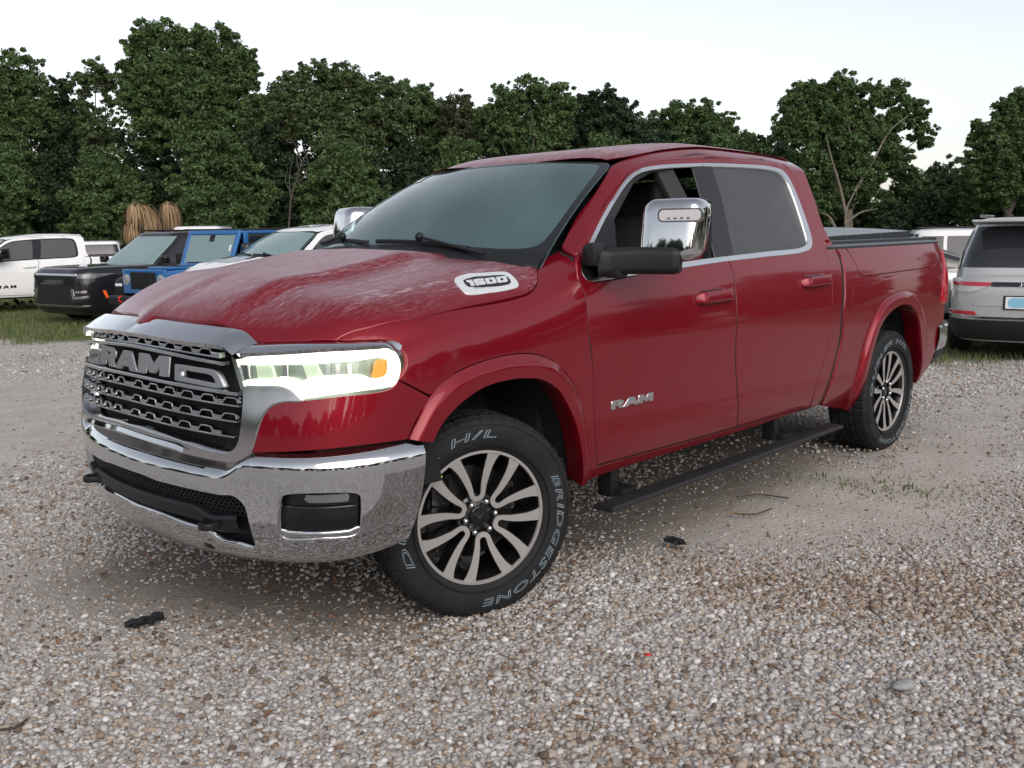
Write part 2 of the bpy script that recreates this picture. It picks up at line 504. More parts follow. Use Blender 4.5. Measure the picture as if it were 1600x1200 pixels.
def glass(name, tint, dew_col, dew, rough=.03, scale=3.0):
    """thin glass: fresnel reflection over a tinted see-through pane, part of it misted with dew"""
    m = bpy.data.materials.new(name); N, L = nt(m)
    N.remove(N['Principled BSDF']); out = N['Material Output']
    tr = N.new('ShaderNodeBsdfTransparent'); tr.inputs['Color'].default_value = (*tint, 1)
    gl = N.new('ShaderNodeBsdfGlossy'); gl.inputs['Roughness'].default_value = rough
    df = N.new('ShaderNodeBsdfDiffuse'); df.inputs['Color'].default_value = (*dew_col, 1)
    fr = N.new('ShaderNodeFresnel'); fr.inputs['IOR'].default_value = 1.5
    tc = N.new('ShaderNodeTexCoord'); n = N.new('ShaderNodeTexNoise'); n.inputs['Scale'].default_value = scale; n.inputs['Detail'].default_value = 6
    L.new(tc.outputs['Object'], n.inputs['Vector'])
    mr = N.new('ShaderNodeMapRange'); mr.inputs['From Min'].default_value = .3; mr.inputs['From Max'].default_value = .7
    mr.inputs['To Min'].default_value = dew * .8; mr.inputs['To Max'].default_value = min(1, dew * 1.2)
    L.new(n.outputs['Fac'], mr.inputs['Value'])
    m1 = N.new('ShaderNodeMixShader'); L.new(mr.outputs[0], m1.inputs[0]); L.new(tr.outputs[0], m1.inputs[1]); L.new(df.outputs[0], m1.inputs[2])
    m2 = N.new('ShaderNodeMixShader'); L.new(fr.outputs[0], m2.inputs[0]); L.new(m1.outputs[0], m2.inputs[1]); L.new(gl.outputs[0], m2.inputs[2])
    L.new(m2.outputs[0], out.inputs['Surface'])
    return m

RED = (.205, .0036, .0125)
red = paint('red_paint', RED)
red_dew = paint('red_paint_with_dew', RED, dew=1.0)
chrome = mat('chrome', base=(.60, .605, .62), metal=1.0, rough=.05, rough_var=.02, nscale=6)
chrome_soft = mat('satin_chrome', base=(.48, .475, .47), metal=1.0, rough=.20)
silver_trim = mat('bright_window_trim', base=(.72, .72, .73), metal=1.0, rough=.24)
grille_metal = mat('grille_chrome', base=(.50, .51, .53), metal=1.0, rough=.10)
dark_chrome = mat('dark_chrome', base=(.40, .41, .43), metal=.85, rough=.34)
black_plastic = mat('black_plastic', base=(.009, .0095, .012), rough=.5, spec=.35, bump=.12, bscale=420)
black_gloss = mat('black_gloss', base=(.008, .008, .010), rough=.10)
black_matte = mat('black_void', base=(.006, .006, .007), rough=.85)
black_frit = mat('black_glass_border', base=(.012, .014, .017), rough=.28)
rubber = mat('tyre_rubber', base=(.013, .013, .0145), rough=.75, spec=.3, noise=.7, nscale=9, bump=.25, bscale=160)
letter_paint = mat('white_tyre_lettering', base=(.24, .31, .36), rough=.7, noise=.5, nscale=14)
alloy = mat('machined_alloy', base=(.50, .485, .475), metal=.6, rough=.34)
alloy_black = mat('black_wheel_paint', base=(.007, .007, .008), rough=.25, coat=.4)
steel = mat('brake_steel', base=(.30, .29, .28), metal=.9, rough=.42)
interior = mat('interior_black', base=(.022, .023, .026), rough=.7)
interior_grey = mat('interior_grey', base=(.10, .105, .11), rough=.75)
ws_glass = glass('windshield_glass', (.44, .60, .60), (.27, .46, .50), .22, rough=.06)
clear_glass = glass('clear_glass', (.80, .88, .87), (.3, .35, .35), .04)
tint_glass = mat('privacy_glass_with_dew', base=(.055, .058, .064), rough=.42, rough_var=.1, nscale=5, bump=.35, bscale=900)
lamp_glass = glass('lamp_lens', (.93, .95, .93), (.4, .45, .4), .02, rough=.02)
tail_red = mat('tail_lamp_red', base=(.42, .006, .02), rough=.12, coat=1.0)
amber = mat('amber_reflector', base=(.85, .36, .05), rough=.25, emit=(1.0, .50, .08), emit_s=.40)
amber_off = mat('amber_marker', base=(.85, .12, .02), rough=.3)
lamp_housing = mat('lamp_housing', base=(.30, .34, .29), metal=.6, rough=.28)
led = mat('led_light', base=(.9, .95, .85), rough=.4, emit=(.95, 1.0, .86), emit_s=2.0)
led_soft = mat('led_glow_reflector', base=(.55, .60, .50), metal=.5, rough=.3, emit=(.80, 1.0, .62), emit_s=.32)
white_badge = mat('white_badge', base=(.74, .77, .78), rough=.22, metal=.35)
badge_black = mat('badge_black', base=(.012, .012, .022), rough=.2)
grey_cover = mat('grey_bed_cover', base=(.20, .225, .25), rough=.42, noise=.15, nscale=3)
rail_black = mat('bed_rail_cap', base=(.03, .034, .042), rough=.33)
step_grey = mat('step_dark_grey', base=(.016, .016, .018), rough=.55, bump=.2, bscale=300)
sticker_white = mat('paper_sticker', base=(.7, .72, .72), rough=.6)
# ------------------------------------------------------------------ red pickup: body surfaces (x forward, y to its left, z up)
truck = empty('pickup_truck', (0, 0, GZ * 0))
tag(truck, 'red crew cab pickup truck with chrome grille and lit headlights', 'pickup truck')
_cp = [(.995, 0), (.986, .2), (.955, .42), (.901, .61), (.822, .782), (.722, .903), (.60, .974), (.42, 1.012), (.2, 1.02), (-.2, 1.012), (-.6, 1.004),
       (-1.5, 1.003), (-2.3, 1.003), (-2.95, 1.003), (-3.67, 1.006), (-4.4, 1.0), (-4.68, .985), (-4.80, .962), (-4.87, .915), (-4.895, .84), (-4.905, .6), (-4.91, 0)]
_full = np.array([(x, -y) for x, y in _cp[6:0:-1]] + _cp)
_cu = np.concatenate([[0], np.cumsum(np.linalg.norm(np.diff(_full, axis=0), axis=1))]); _cu -= _cu[6]
_fx = nspline(_cu, _full[:, 0]); _fy = nspline(_cu, _full[:, 1])
UMAX = _cu[-1]
def C2(u):
    s = np.sign(u); s = np.where(s == 0, 1, s); a = np.abs(u)
    return np.stack([_fx(a), s * _fy(a)], -1)
def N2(u):
    e = 1e-3
    t = C2(np.asarray(u) + e) - C2(np.asarray(u) - e); t /= np.linalg.norm(t, axis=-1)[..., None]
    return np.stack([t[..., 1], -t[..., 0]], -1)
_ud = np.linspace(0, UMAX, 3000); _cd = C2(_ud)
_k = int(np.argmax(_cd[:, 1]))
def Yx(x):                                                       # half width at x (front part)
    return np.interp(np.asarray(x, float), _cd[::-1, 0], _cd[::-1, 1])
def Xf(y):                                                       # front edge at y
    return np.interp(np.abs(y), _cd[:_k, 1], _cd[:_k, 0])
def u_of_x(x):
    return np.interp(-np.asarray(x, float), -_cd[:, 0], _ud)
d_side = pchip([.28, .36, .42, .50, .60, .75, .90, 1.02, 1.12, 1.20, 1.28, 1.36, 1.5, 1.7, 1.8, 2.0], [.13, .10, .062, .030, .012, .003, 0, .002, .014, .032, .056, .086, .145, .229, .272, .36])
d_front = pchip([.5, .62, .75, .85, 1.0, 1.1, 1.2, 1.3], [-.02, -.03, -.037, -.03, 0, .017, .032, .05])
def body_fn(u, z):
    w = 1 - smooth(.80, 1.30, np.abs(u))
    dd = w * d_front(z) + (1 - w) * d_side(z)
    p = C2(u) - N2(u) * dd[..., None]
    return np.stack([p[..., 0], p[..., 1], np.asarray(z, float)], -1)
zs = pchip([-.62, -.45, -.35, -.25, -.045, .346, .575, .69, .97], [1.352, 1.314, 1.288, 1.267, 1.234, 1.205, 1.186, 1.157, 1.112])
rise = pchip([-.05, 0, .02, .04, .075, .10, .15, .22, .30, .45, .60, .95], [-.25, -.14, -.082, -.042, 0, .024, .062, .094, .112, .130, .142, .150])
dropf = pchip([-.06, 0, .05, .15, .3, .45, 2.0], [.125, .078, .048, .020, .004, 0, 0])
def hood_z(x, y):
    ay = np.abs(y)
    rr = rise(Yx(x) - ay)
    z = zs(x) + np.where(rr > 0, rr * np.interp(x, [-.4, -.22, -.02, .4, .95], [.80, .92, 1.12, .86, .90]), rr) - dropf(Xf(ay) - x) * (1 + .85 * smooth(.42, .66, ay))
    yd = np.interp(x, [-.4, 0, .4, .75, .95], [.415, .44, .46, .45, .42])
    fade = (1 - smooth(.62, .99, x)) * (.25 + .75 * smooth(-.33, -.06, x))
    z = z + .036 * fade * (1 - smooth(-.055, .04, ay - yd))
    z = z + .007 * (1 - smooth(0, .10, ay)) * smooth(.2, .7, x)
    return z
def hood_fn(x, y):
    return np.stack([x, y, hood_z(x, y)], -1)
_dv = pchip([1.0, 1.06, 1.11, 1.15, 1.19, 1.235, 1.30, 1.36], [.001, .006, .018, .04, .075, .115, .18, .24])
_gv = pchip([1.0, 1.06, 1.11, 1.15], [0, .42, .76, 1.0])
def fender_fn(u, v):
    v = np.asarray(v, float); lo = body_fn(u, np.minimum(v, 1.0))
    nn = N2(u); cc = C2(u)
    base = C2(u) - nn * .04
    h0 = hood_z(base[..., 0], base[..., 1])
    q = cc - nn * _dv(np.maximum(v, 1.0))[..., None]
    zt = np.where(v >= 1.15, hood_z(q[..., 0], q[..., 1]), 1.0 + (h0 - 1.0) * _gv(np.clip(v, 1.0, 1.15)))
    hi = np.stack([q[..., 0], q[..., 1], zt], -1)
    # keep both halves continuous at v = 1
    k = lo[..., :2] - (cc - nn * _dv(np.array(1.0)))
    hi[..., :2] += k * (1 - smooth(1.0, 1.12, v))[..., None]
    return np.where((v > 1.0)[..., None], hi, lo)
Zc = pchip([-.30, -.40, -.60, -.80, -1.0, -1.10, -1.25, -1.5, -2.0, -2.5, -2.9, -2.99][::-1], [1.34, 1.408, 1.535, 1.660, 1.785, 1.842, 1.893, 1.932, 1.972, 1.966, 1.938, 1.92][::-1])
RP = 6.0
def cab_fn(x, v):
    x = np.asarray(x, float); v = np.asarray(v, float)
    Y = Yx(x); zc = Zc(x); zt = zc - .10; ym = Y - d_side(zt)
    lo = np.stack([x, Y - d_side(v), v], -1)
    dd = np.maximum(v - zt, 0); yy = ym - dd
    hi = np.stack([x, yy, zc - .10 * np.maximum(yy / ym, 0) ** RP], -1)
    return np.where((v > zt)[..., None], hi, lo)
def roof_fn(x, y):
    x = np.asarray(x, float); zc = Zc(x); ym = Yx(x) - d_side(zc - .10)
    crown = .020 * (1 - np.minimum(np.abs(y) / ym, 1) ** 2) * smooth(-1.45, -1.02, x)
    return np.stack([x, np.asarray(y, float), zc - .10 * (np.abs(y) / ym) ** RP + crown], -1)
def ws_fn(a, s):                                                  # windshield: a in [-1,1] across, s in [0,1] upwards
    a = np.asarray(a, float); s = np.asarray(s, float)
    ye = .85 + (.665 - .85) * s
    xe = -.40 + (-1.105 + .40) * s; ze = 1.372 + (1.812 - 1.372) * s
    xc = -.215 + (-1.03 + .215) * s; zc_ = 1.410 + (1.838 - 1.410) * s
    q = np.abs(a) ** 2.2
    bow = .028 * 4 * s * (1 - s)
    return np.stack([xc + (xe - xc) * q + bow * .45, a * ye, zc_ + (ze - zc_) * q + bow], -1)

S_body = Surf(body_fn, (-1.35, UMAX - .9), (.32, 1.30), 420, 60)
S_fend = Surf(fender_fn, (.25, 2.4), (.36, 1.34), 220, 90)
S_hood = Surf(hood_fn, (-.45, .97), (-.93, .93), 120, 140)
S_cab = Surf(cab_fn, (-2.99, -.30), (.36, 2.02), 200, 150)
S_roof = Surf(roof_fn, (-2.99, -.85), (-.72, .72), 100, 70)
S_ws = Surf(ws_fn, (-1.0, 1.0), (-.06, 1.03), 60, 50)
def dense(surf, pts, closed=True, n=8):
    return catmull(surf.trace(pts), closed, n)

# shared seams, read off the photograph
hood_seam = cB((70, 803), (105, 780), (200, 752), (400, 712), (600, 672), (760, 641), (815, 622), (843, 592), (851, 555), (838, 505, 'c'))
door_front_seam = [(933, 727, 'c'), (930, 682), (926, 570), (920, 514), (914, 461), (904, 437), (902, 417), (903.5, 400), (912, 382)]
arch_out = [(638, 686, 'c'), (650, 662), (668, 626), (690, 600), (712, 584), (744, 569), (776, 559), (806, 554), (840, 555), (866, 565), (884, 582), (899, 606), (910, 640), (917, 690), (918, 748, 'c')]
arch_in = [(672, 690, 'c'), (680, 672), (694, 651), (719, 626), (750, 605), (789, 593), (824, 590), (845, 593), (866, 606), (883, 632), (897, 667), (905, 708), (904, 757, 'c')]
rarch_out = [(1318, 640, 'c'), (1330, 610), (1341, 577), (1350, 541), (1362, 505), (1378, 473), (1399, 458), (1417, 454), (1431, 462), (1441, 483), (1446, 516), (1444, 549), (1434, 590, 'c')]
rarch_in = [(1334, 640, 'c'), (1345, 600), (1354, 565), (1362, 534), (1372, 506), (1391, 483), (1410, 475), (1424, 482), (1432, 506), (1435, 545), (1425, 596, 'c')]
gap_line = [(1300, 389), (1312, 406), (1316, 434), (1315, 483), (1311, 532), (1300, 577), (1284, 622), (1278, 633, 'c')]

# hood: one clamshell, traced for its left half and mirrored
hf = cA((318, 176), (338, 168), (368, 148), (550, 165), (690, 186), (735, 212), (770, 240), (800, 251), (960, 251), (1130, 247, 'c'))
hl_ = S_hood.trace(hf)
hs_ = S_hood.trace(hood_seam)
left = [(hl_[0][0], .004, 'c')] + hl_[1:] + hs_[1:]
rear = [(-.318, .80), (-.275, .42, ), (-.245, .2), (-.235, 0)]
halfL = catmull(left + rear, False, 8)
halfL[-1, 1] = 0
poly = np.vstack([halfL, (halfL * [1, -1])[::-1][1:-1]])
panel('hood', S_hood, poly, mat=red_dew, parent=truck, step=.028, gap=.003, lip=.035)

# front fender, its flare, the painted fascia below the lamp
hl_top_edge = cH((830, 160), (1050, 159), (1240, 163), (1300, 190), (1350, 245), (1378, 310), (1378, 360), (1350, 420), (1312, 470, 'c'))
fen = S_fend.trace(hood_seam) + S_fend.trace([(858, 400), (877, 385, 'c'), (902, 397, 'c')] + door_front_seam[::-1][2:]) + S_fend.trace([(917, 748, 'c')] + arch_out[::-1][1:11] + cH((1560, 592, 'c'), (1440, 530)) + hl_top_edge[::-1])
fpoly = catmull(fen, True, 6)
f_ = panel('front_fender', S_fend, fpoly, mat=red, parent=truck, step=.028, gap=.0034, lip=.03, rnd=.0012)
mirror(f_)
def flare(name, surf, outl, inl, off=.020, lip=.10, nb=9, fall=.035):
    A_ = catmull(surf.trace(outl), False, 8); B_ = catmull(surf.trace(inl), False, 8)
    n = 90
    def rs(P):
        s = np.concatenate([[0], np.cumsum(np.linalg.norm(np.diff(P, axis=0), axis=1))]); t = np.linspace(0, s[-1], n)
        return np.stack([np.interp(t, s, P[:, 0]), np.interp(t, s, P[:, 1])], 1)
    A_, B_ = rs(A_), rs(B_)
    k = np.linspace(0, 1, nb)
    h = [(-.004)] + [off * smooth(0, .45, q) * (1 - .12 * q) for q in k]
    kk = [0.0] + list(k)
    rows = []
    for q, hh in zip(kk, h):
        uv = A_ + (B_ - A_) * q
        rows.append(surf.fn(uv[:, 0], uv[:, 1]) + surf.nrm(uv[:, 0], uv[:, 1]) * hh)
    uvb = B_; Pb = rows[-1]; nb_ = surf.nrm(uvb[:, 0], uvb[:, 1])
    ctr = Pb.mean(0)
    inw = (ctr - Pb); inw -= np.sum(inw * nb_, 1)[:, None] * nb_; inw /= np.linalg.norm(inw, axis=1)[:, None]
    rows.append(Pb + inw * .004 - nb_ * .006); rows.append(Pb + inw * .004 - nb_ * .03); rows.append(Pb - inw * .01 - nb_ * lip)
    V = np.concatenate(rows); m = len(rows)
    F = [(i * n + j, i * n + j + 1, (i + 1) * n + j + 1, (i + 1) * n + j) for i in range(m - 1) for j in range(n - 1)]
    bm = bmesh.new(); vs_ = [bm.verts.new(v) for v in V]
    for f in F: bm.faces.new([vs_[i] for i in f])
    bmesh.ops.recalc_face_normals(bm, faces=bm.faces)
    bm.faces.ensure_lookup_table()
    f0 = bm.faces[(n - 1) * 4 + n // 2]
    if f0.normal.y < 0: bmesh.ops.reverse_faces(bm, faces=bm.faces)
    me = bpy.data.meshes.new(name); bm.to_mesh(me); bm.free(); me.materials.append(red)
    me.polygons.foreach_set('use_smooth', [True] * len(me.polygons)); me.set_sharp_from_angle(angle=rad(50))
    return link(bpy.data.objects.new(name, me), truck)
fl_ = flare('wheel_arch_flare', S_fend, arch_out, arch_in); mirror(fl_)
fas = cH((1312, 472, 'c'), (1270, 530), (1190, 558), (850, 597), (545, 632), (380, 648), (310, 662), (265, 695), (215, 775), (128, 1040, 'c'), (600, 1024), (1000, 985), (1385, 935, 'c'), (1440, 812), (1558, 600, 'c'))
pf = panel('front_fascia', S_body, dense(S_body, fas), mat=red, parent=truck, step=.03, gap=.0028)
mirror(pf)

# doors
fd_out = door_front_seam + [(943, 320), (952, 307), (970, 285), (985, 267), (1007, 256), (1040, 250.5), (1096, 247, 'c'), (1100, 262), (1112, 307), (1131, 400), (1137, 408), (1146, 426), (1148, 450), (1149, 560), (1150, 668, 'c')]
fd_win = [(920, 437), (911, 426), (910, 414), (932, 360), (962, 305), (982, 277), (1000, 265), (1030, 259), (1094, 255, 'c'), (1100, 275), (1112, 325), (1129, 402, 'c'), (1060, 415)]
rd_out = [(1097, 247, 'c'), (1150, 248), (1212, 254), (1231, 263), (1243, 282), (1270, 358), (1285, 388), (1296, 408), (1300, 438), (1300, 482), (1296, 525), (1287, 565), (1275, 603), (1263, 637, 'c'), (1151, 667.5, 'c'), (1150, 560), (1149, 450), (1147, 426), (1138, 408), (1132, 400), (1113, 307), (1101, 262)]
rd_win = [(1098, 255, 'c'), (1150, 256), (1208, 262), (1225, 269), (1237, 287), (1267, 369), (1269, 381), (1260, 391.5), (1200, 400), (1134, 408, 'c'), (1113, 307)]
fdw = dense(S_cab, fd_win); rdw = dense(S_cab, rd_win)
fdo = panel('front_door', S_cab, dense(S_cab, fd_out), [fdw], mat=red, parent=truck, step=.03, gap=.0038, lip=.03, rnd=.0012)
rdo = panel('rear_door', S_cab, dense(S_cab, rd_out), [rdw], mat=red, parent=truck, step=.03, gap=.0038, lip=.03, rnd=.0012)
fdo_r = mirror(fdo); rdo_r = mirror(rdo)

# cab frame: A pillar, roof rail, cab corner
frame = [(877, 385, 'c'), (900, 340), (930, 300), (955, 259, 'c')]
fr = S_cab.trace(frame)
vtop = lambda x: Zc(x) - .10 + .085
fr = fr + [(x, float(vtop(x))) for x in (-1.22, -1.6, -2.0, -2.5, -2.8)] + [(-2.91, float(vtop(-2.91)), 'c')]
gl_uv = S_cab.trace(gap_line)
fr = fr + [(-2.93, 1.82), (-2.93, 1.64), (-2.92, 1.50)] + [(float(g[0]), float(g[1])) + tuple(g[2:]) for g in gl_uv[1:]]
fr = fr + S_cab.trace([(1265, 636.5, 'c')] + rd_out[12:0:-1] + [(1097, 247)] + fd_out[16:8:-1] + [(905, 398)])
cf = panel('cab_frame', S_cab, catmull(fr, True, 6), mat=red, parent=truck, step=.03, gap=.0028, lip=.03, rnd=.0012)
mirror(cf)
# roof skin
rx = [(-1.035, .0), (-1.045, .2), (-1.07, .42), (-1.115, .62, 'c')]
edge = [(x, float(Yx(x) - d_side(Zc(x) - .10) - .085)) for x in (-1.22, -1.6, -2.0, -2.5, -2.8)]
hr = catmull([(rx[0][0], 0.0)] + rx[1:] + edge + [(-2.91, edge[-1][1] - .005, 'c'), (-2.925, .3), (-2.93, 0)], False, 8)
panel('roof', S_roof, np.vstack([hr, (hr * [1, -1])[::-1][1:-1]]), mat=red_dew, parent=truck, step=.04, gap=.002, lip=.007)
# sunroof glass set into the roof
so = catmull([(-1.45, .40), (-1.45, 0), (-1.45, -.40), (-1.53, -.44), (-2.4, -.44), (-2.48, -.40), (-2.48, .40), (-2.4, .44), (-1.53, .44)], True, 5)
panel('sunroof', S_roof, so, mat=black_gloss, parent=truck, step=.06, gap=0, lip=.004, off=.005)
# rocker below the doors
rk = [(933, 729, 'c'), (1040, 700), (1150, 669), (1264, 638), (1277, 633, 'c'), (1190, 663), (1060, 704), (940, 742), (905, 757, 'c'), (918, 748)]
rkp = panel('rocker_panel', S_body, dense(S_body, rk), mat=red, parent=truck, step=.03, gap=.002)
mirror(rkp)

# bedside with storage lid and fuel door
lid_seam = cR((272, 205, 'c'), (310, 255), (345, 310), (370, 375), (388, 408), (415, 420), (560, 403), (700, 384), (880, 358), (920, 347), (938, 325), (942, 165, 'c'))
bed = [(1283, 635, 'c'), (1289, 622), (1305, 577), (1316, 532), (1320, 483), (1321, 434), (1317, 406), (1306, 386, 'c')] + [(1318, 385.5, 'c')] + lid_seam[1:-1] + [(1463, 377, 'c')] + cR((975, 170), (1000, 215), (1010, 270), (1008, 420), (1000, 600), (992, 720, 'c')) + [(1462, 545), (1436, 592, 'c')] + rarch_out[::-1][1:]
fuel = cR((345, 505), (365, 492), (435, 490), (462, 510), (468, 570), (462, 650), (430, 690), (350, 702), (338, 680), (335, 560))
S_bed = Surf(body_fn, (float(u_of_x(-2.5)), float(u_of_x(-4.885))), (.32, 1.46), 240, 70)
fuelp = dense(S_bed, fuel)
bs = panel('bedside', S_bed, dense(S_bed, bed), [fuelp], mat=red, parent=truck, step=.03, gap=.004, lip=.03, rnd=.0012)
panel('fuel_door', S_bed, fuelp, mat=red, parent=truck, step=.04, gap=.0012)
ld = panel('storage_lid', S_bed, dense(S_bed, lid_seam + [(1400, 380)]), mat=red, parent=truck, step=.03, gap=.0025)
mirror(bs); mirror(ld)
rf_ = flare('wheel_arch_flare', S_bed, rarch_out, rarch_in, off=.030, lip=.12); mirror(rf_)

# dark inner skins behind the painted frames
for nm_, o_, h_, dst in (('door_inner_frame', fd_out, fdw, (fdo, fdo_r)), ('door_inner_frame', rd_out, rdw, (rdo, rdo_r))):
    ip = panel(nm_, S_cab, dense(S_cab, o_), [h_], mat=interior, parent=dst[0], step=.05, gap=-.004, lip=.006, off=-.034)
    c = mirror(ip, dst[1]); c.scale = (1, 1, 1)
ip = panel('cab_inner_frame', S_cab, catmull(fr, True, 6), mat=interior, parent=truck, step=.05, gap=-.004, lip=.004, off=-.035)
mirror(ip)

# black strips painting the shade inside the shut lines and the bed gap
def shade_strip(name, surf, pts, parent, w=.0042, off=-.0022, both=True):
    c = catmull(surf.trace(pts), False, 8); c = resample(c, .02, False)
    t = np.gradient(c, axis=0); t /= np.linalg.norm(t, axis=1)[:, None]; nn = np.stack([-t[:, 1], t[:, 0]], 1)
    a, b_ = c + nn * w, c - nn * w
    P = np.vstack([surf.fn(a[:, 0], a[:, 1]) + surf.nrm(a[:, 0], a[:, 1]) * off, surf.fn(b_[:, 0], b_[:, 1]) + surf.nrm(b_[:, 0], b_[:, 1]) * off]); n = len(c)
    o = mesh_obj(name, P, [(i, i + 1, n + i + 1, n + i) for i in range(n - 1)], black_matte, parent)
    if both: mirror(o)
shade_strip('shut_line_shade', S_cab, door_front_seam[:6], truck)
shade_strip('shut_line_shade', S_cab, [(1138, 409), (1146.5, 426), (1148.5, 450), (1149.5, 560), (1150.5, 668)], truck)
shade_strip('shut_line_shade', S_cab, rd_out[6:14], truck, w=.003)
shade_strip('shut_line_shade', S_cab, [(933, 728), (1040, 699), (1150, 668.5), (1263, 637.5)], truck, w=.003)
shade_strip('bed_gap_shade', S_bed, [(1302, 387), (1314.5, 406), (1318.5, 434), (1317.5, 483), (1313.5, 532), (1302.5, 577), (1286.5, 622), (1280.5, 634)], truck, w=.016, off=-.006)
# ------------------------------------------------------------------ red pickup: grille, lamps, bumper
def off_surf(d, ur=(-1.35, 1.6), vr=(.34, 1.28), nu=240, nv=70):
    return Surf(lambda u, z: body_fn(u, z) + np.concatenate([N2(u) * d, 0 * np.asarray(u, float)[..., None]], -1), ur, vr, nu, nv)
F = {d: off_surf(d) for d in (.045, .034, .02, .008, .0, -.02, -.05, -.04)}
def curve3(surf, pts, n, to_center=True):
    """trace a left-half line running from the centre outwards, resampled to n points from u=0"""
    uv = catmull(surf.trace(pts), False, 8)
    uv = uv[uv[:, 0] > (.004 if to_center else -9)]
    if to_center: uv = np.vstack([[0, uv[0, 1]], uv])
    s = np.concatenate([[0], np.cumsum(np.linalg.norm(np.diff(uv, axis=0), axis=1))]); t = np.linspace(0, s[-1], n)
    q = np.stack([np.interp(t, s, uv[:, 0]), np.interp(t, s, uv[:, 1])], 1)
    return surf.fn(q[:, 0], q[:, 1])
def loft(name, rows, mat_, parent, both=True, sharp=35, flip=False):
    """skin a grid of rows (each n x 3); both = mirror across the middle into one mesh"""
    R = [np.asarray(r, float) for r in rows]
    if both: R = [np.vstack([(r * [1, -1, 1])[::-1][:-1], r]) for r in R]
    n = len(R[0]); V = np.concatenate(R); m = len(R)
    Fc = [(i * n + j, i * n + j + 1, (i + 1) * n + j + 1, (i + 1) * n + j) for i in range(m - 1) for j in range(n - 1)]
    me = bpy.data.meshes.new(name); me.from_pydata([tuple(v) for v in V], [], Fc); me.materials.append(mat_)
    if flip: me.flip_normals()
    me.polygons.foreach_set('use_smooth', [True] * len(me.polygons)); me.set_sharp_from_angle(angle=rad(sharp)); me.update()
    return link(bpy.data.objects.new(name, me), parent)

grille = empty('grille', (0, 0, 0), 0, truck)
# black recess behind everything
gu = np.linspace(-.62, .62, 60)
bk = [body_fn(gu, np.full(60, z) - (.09 * smooth(.30, .55, np.abs(gu)) if z > 1.15 else .03 * smooth(.30, .55, np.abs(gu)) if z > 1.05 else 0)) + np.concatenate([N2(gu) * -.075, np.zeros((60, 1))], 1) for z in (.70, .85, 1.0, 1.1, 1.2)]
loft('grille_backing', bk, black_matte, grille, both=False)
# header bar, sloping up and back under the hood edge
up_ = cG((395, 122), (415, 112), (480, 92), (800, 128), (1000, 152), (1140, 174), (1215, 222), (1292, 286, 'c'))
lo_ = cG((400, 208), (550, 236), (700, 262), (900, 285), (1000, 299), (1060, 326), (1112, 376, 'c'))
n = 60
a_ = curve3(F[-.04], up_, n); b_ = curve3(F[.034], lo_, n)
b2 = b_ + np.array([-.012, 0, -.016]); b3 = b2 + np.array([-.06, 0, .0])
b_m = (a_ * .5 + b_ * .5) + np.array([.001, 0, .003])
a2 = a_ + np.array([-.035, 0, -.006])
loft('grille_header', [a2, a_, b_m, b_, b2, b3], chrome, grille)
# frame round the sides and the bottom
fr_out = cA((300, 650), (430, 692), (560, 728), (650, 746), (700, 750), (738, 735), (772, 706), (800, 620), (825, 556), (856, 518), (902, 500), (986, 496, 'c'), (947, 464), (900, 445), (800, 441), (742, 441, 'c'))
fr_in = cA((300, 612), (430, 655), (530, 688), (600, 710), (665, 721), (700, 708), (722, 676), (736, 600), (744, 520), (746, 470, 'c'))
Sf = F[.008]
o_uv = catmull(Sf.trace(fr_out), False, 8); i_uv = catmull(Sf.trace(fr_in), False, 8)
o_uv = o_uv[o_uv[:, 0] > .005]; i_uv = i_uv[i_uv[:, 0] > .005]
ho = np.vstack([[0, o_uv[0, 1]], o_uv]); hi_ = np.vstack([[0, i_uv[0, 1]], i_uv])
ring = np.vstack([ho, hi_[::-1]])
ringL = ring; ringR = (ring * [-1, 1])
full = np.vstack([ho[::-1] * [-1, 1], ho[1:], hi_[::-1], (hi_ * [-1, 1])[1:]])
panel('grille_frame', Sf, full, mat=chrome_soft, parent=grille, step=.03, gap=0, lip=.07, rnd=.006)
# bright lip inside the frame's bottom
q0 = np.linspace(0, .40, 40)
zl = np.interp(q0, [0, .3, .36, .40], [.793, .780, .776, .768])
def at(u, z, d): return body_fn(u, z) + np.concatenate([N2(u) * np.asarray(d, float).reshape(-1, 1) if np.ndim(d) else N2(u) * d, 0 * u[:, None]], 1)
loft('grille_lip', [at(q0, zl - .012, .024), at(q0, zl + .004, .018), at(q0, zl + .014, -.02), at(q0, zl + .012, -.06)], chrome, grille)

# slats: each a bar whose upper edge steps up and down in a row of flat-topped hexagonal loops
def slat(z0, z1, umax, first, pitch, h=.021):
    """z0 height in the middle, z1 at the ends"""
    zf = lambda u: z0 + (z1 - z0) * (np.abs(u) / umax) ** 1.6 - .012
    us = np.linspace(-umax, umax, 81)
    sl = sweep('slat', at(us, zf(us) - .004, -.012), rrect(.030, .007, .0025, 2), grille_metal, grille)
    # the stepped ribbon: low and thick, up a ramp, flat and thin over the opening, down again
    for sg in (-1, 1):
        u = first; k = 0
        while u < umax - .01:
            e = min(u + pitch, umax)
            lowp = np.linspace(u, min(u + pitch * .42, umax), 6)
            sweep('slat_step', at(sg * lowp, zf(lowp) + .006, -.010), rrect(.028, .013, .003, 2), grille_metal, sl)
            if u + pitch <= umax:
                pr_ = [(u + pitch * .38, .006), (u + pitch * .50, h * .9), (u + pitch * .56, h), (u + pitch * .90, h), (u + pitch * .95, h * .9), (u + pitch * 1.03, .004)]
                den = catmull(pr_, False, 4)
                sweep('slat_loop', at(sg * den[:, 0], zf(den[:, 0]) + den[:, 1], -.010), rrect(.0055, .028, .002, 2), grille_metal, sl, norms=np.concatenate([N2(sg * den[:, 0]), np.zeros((len(den), 1))], 1))
            u += pitch; k += 1
    return sl
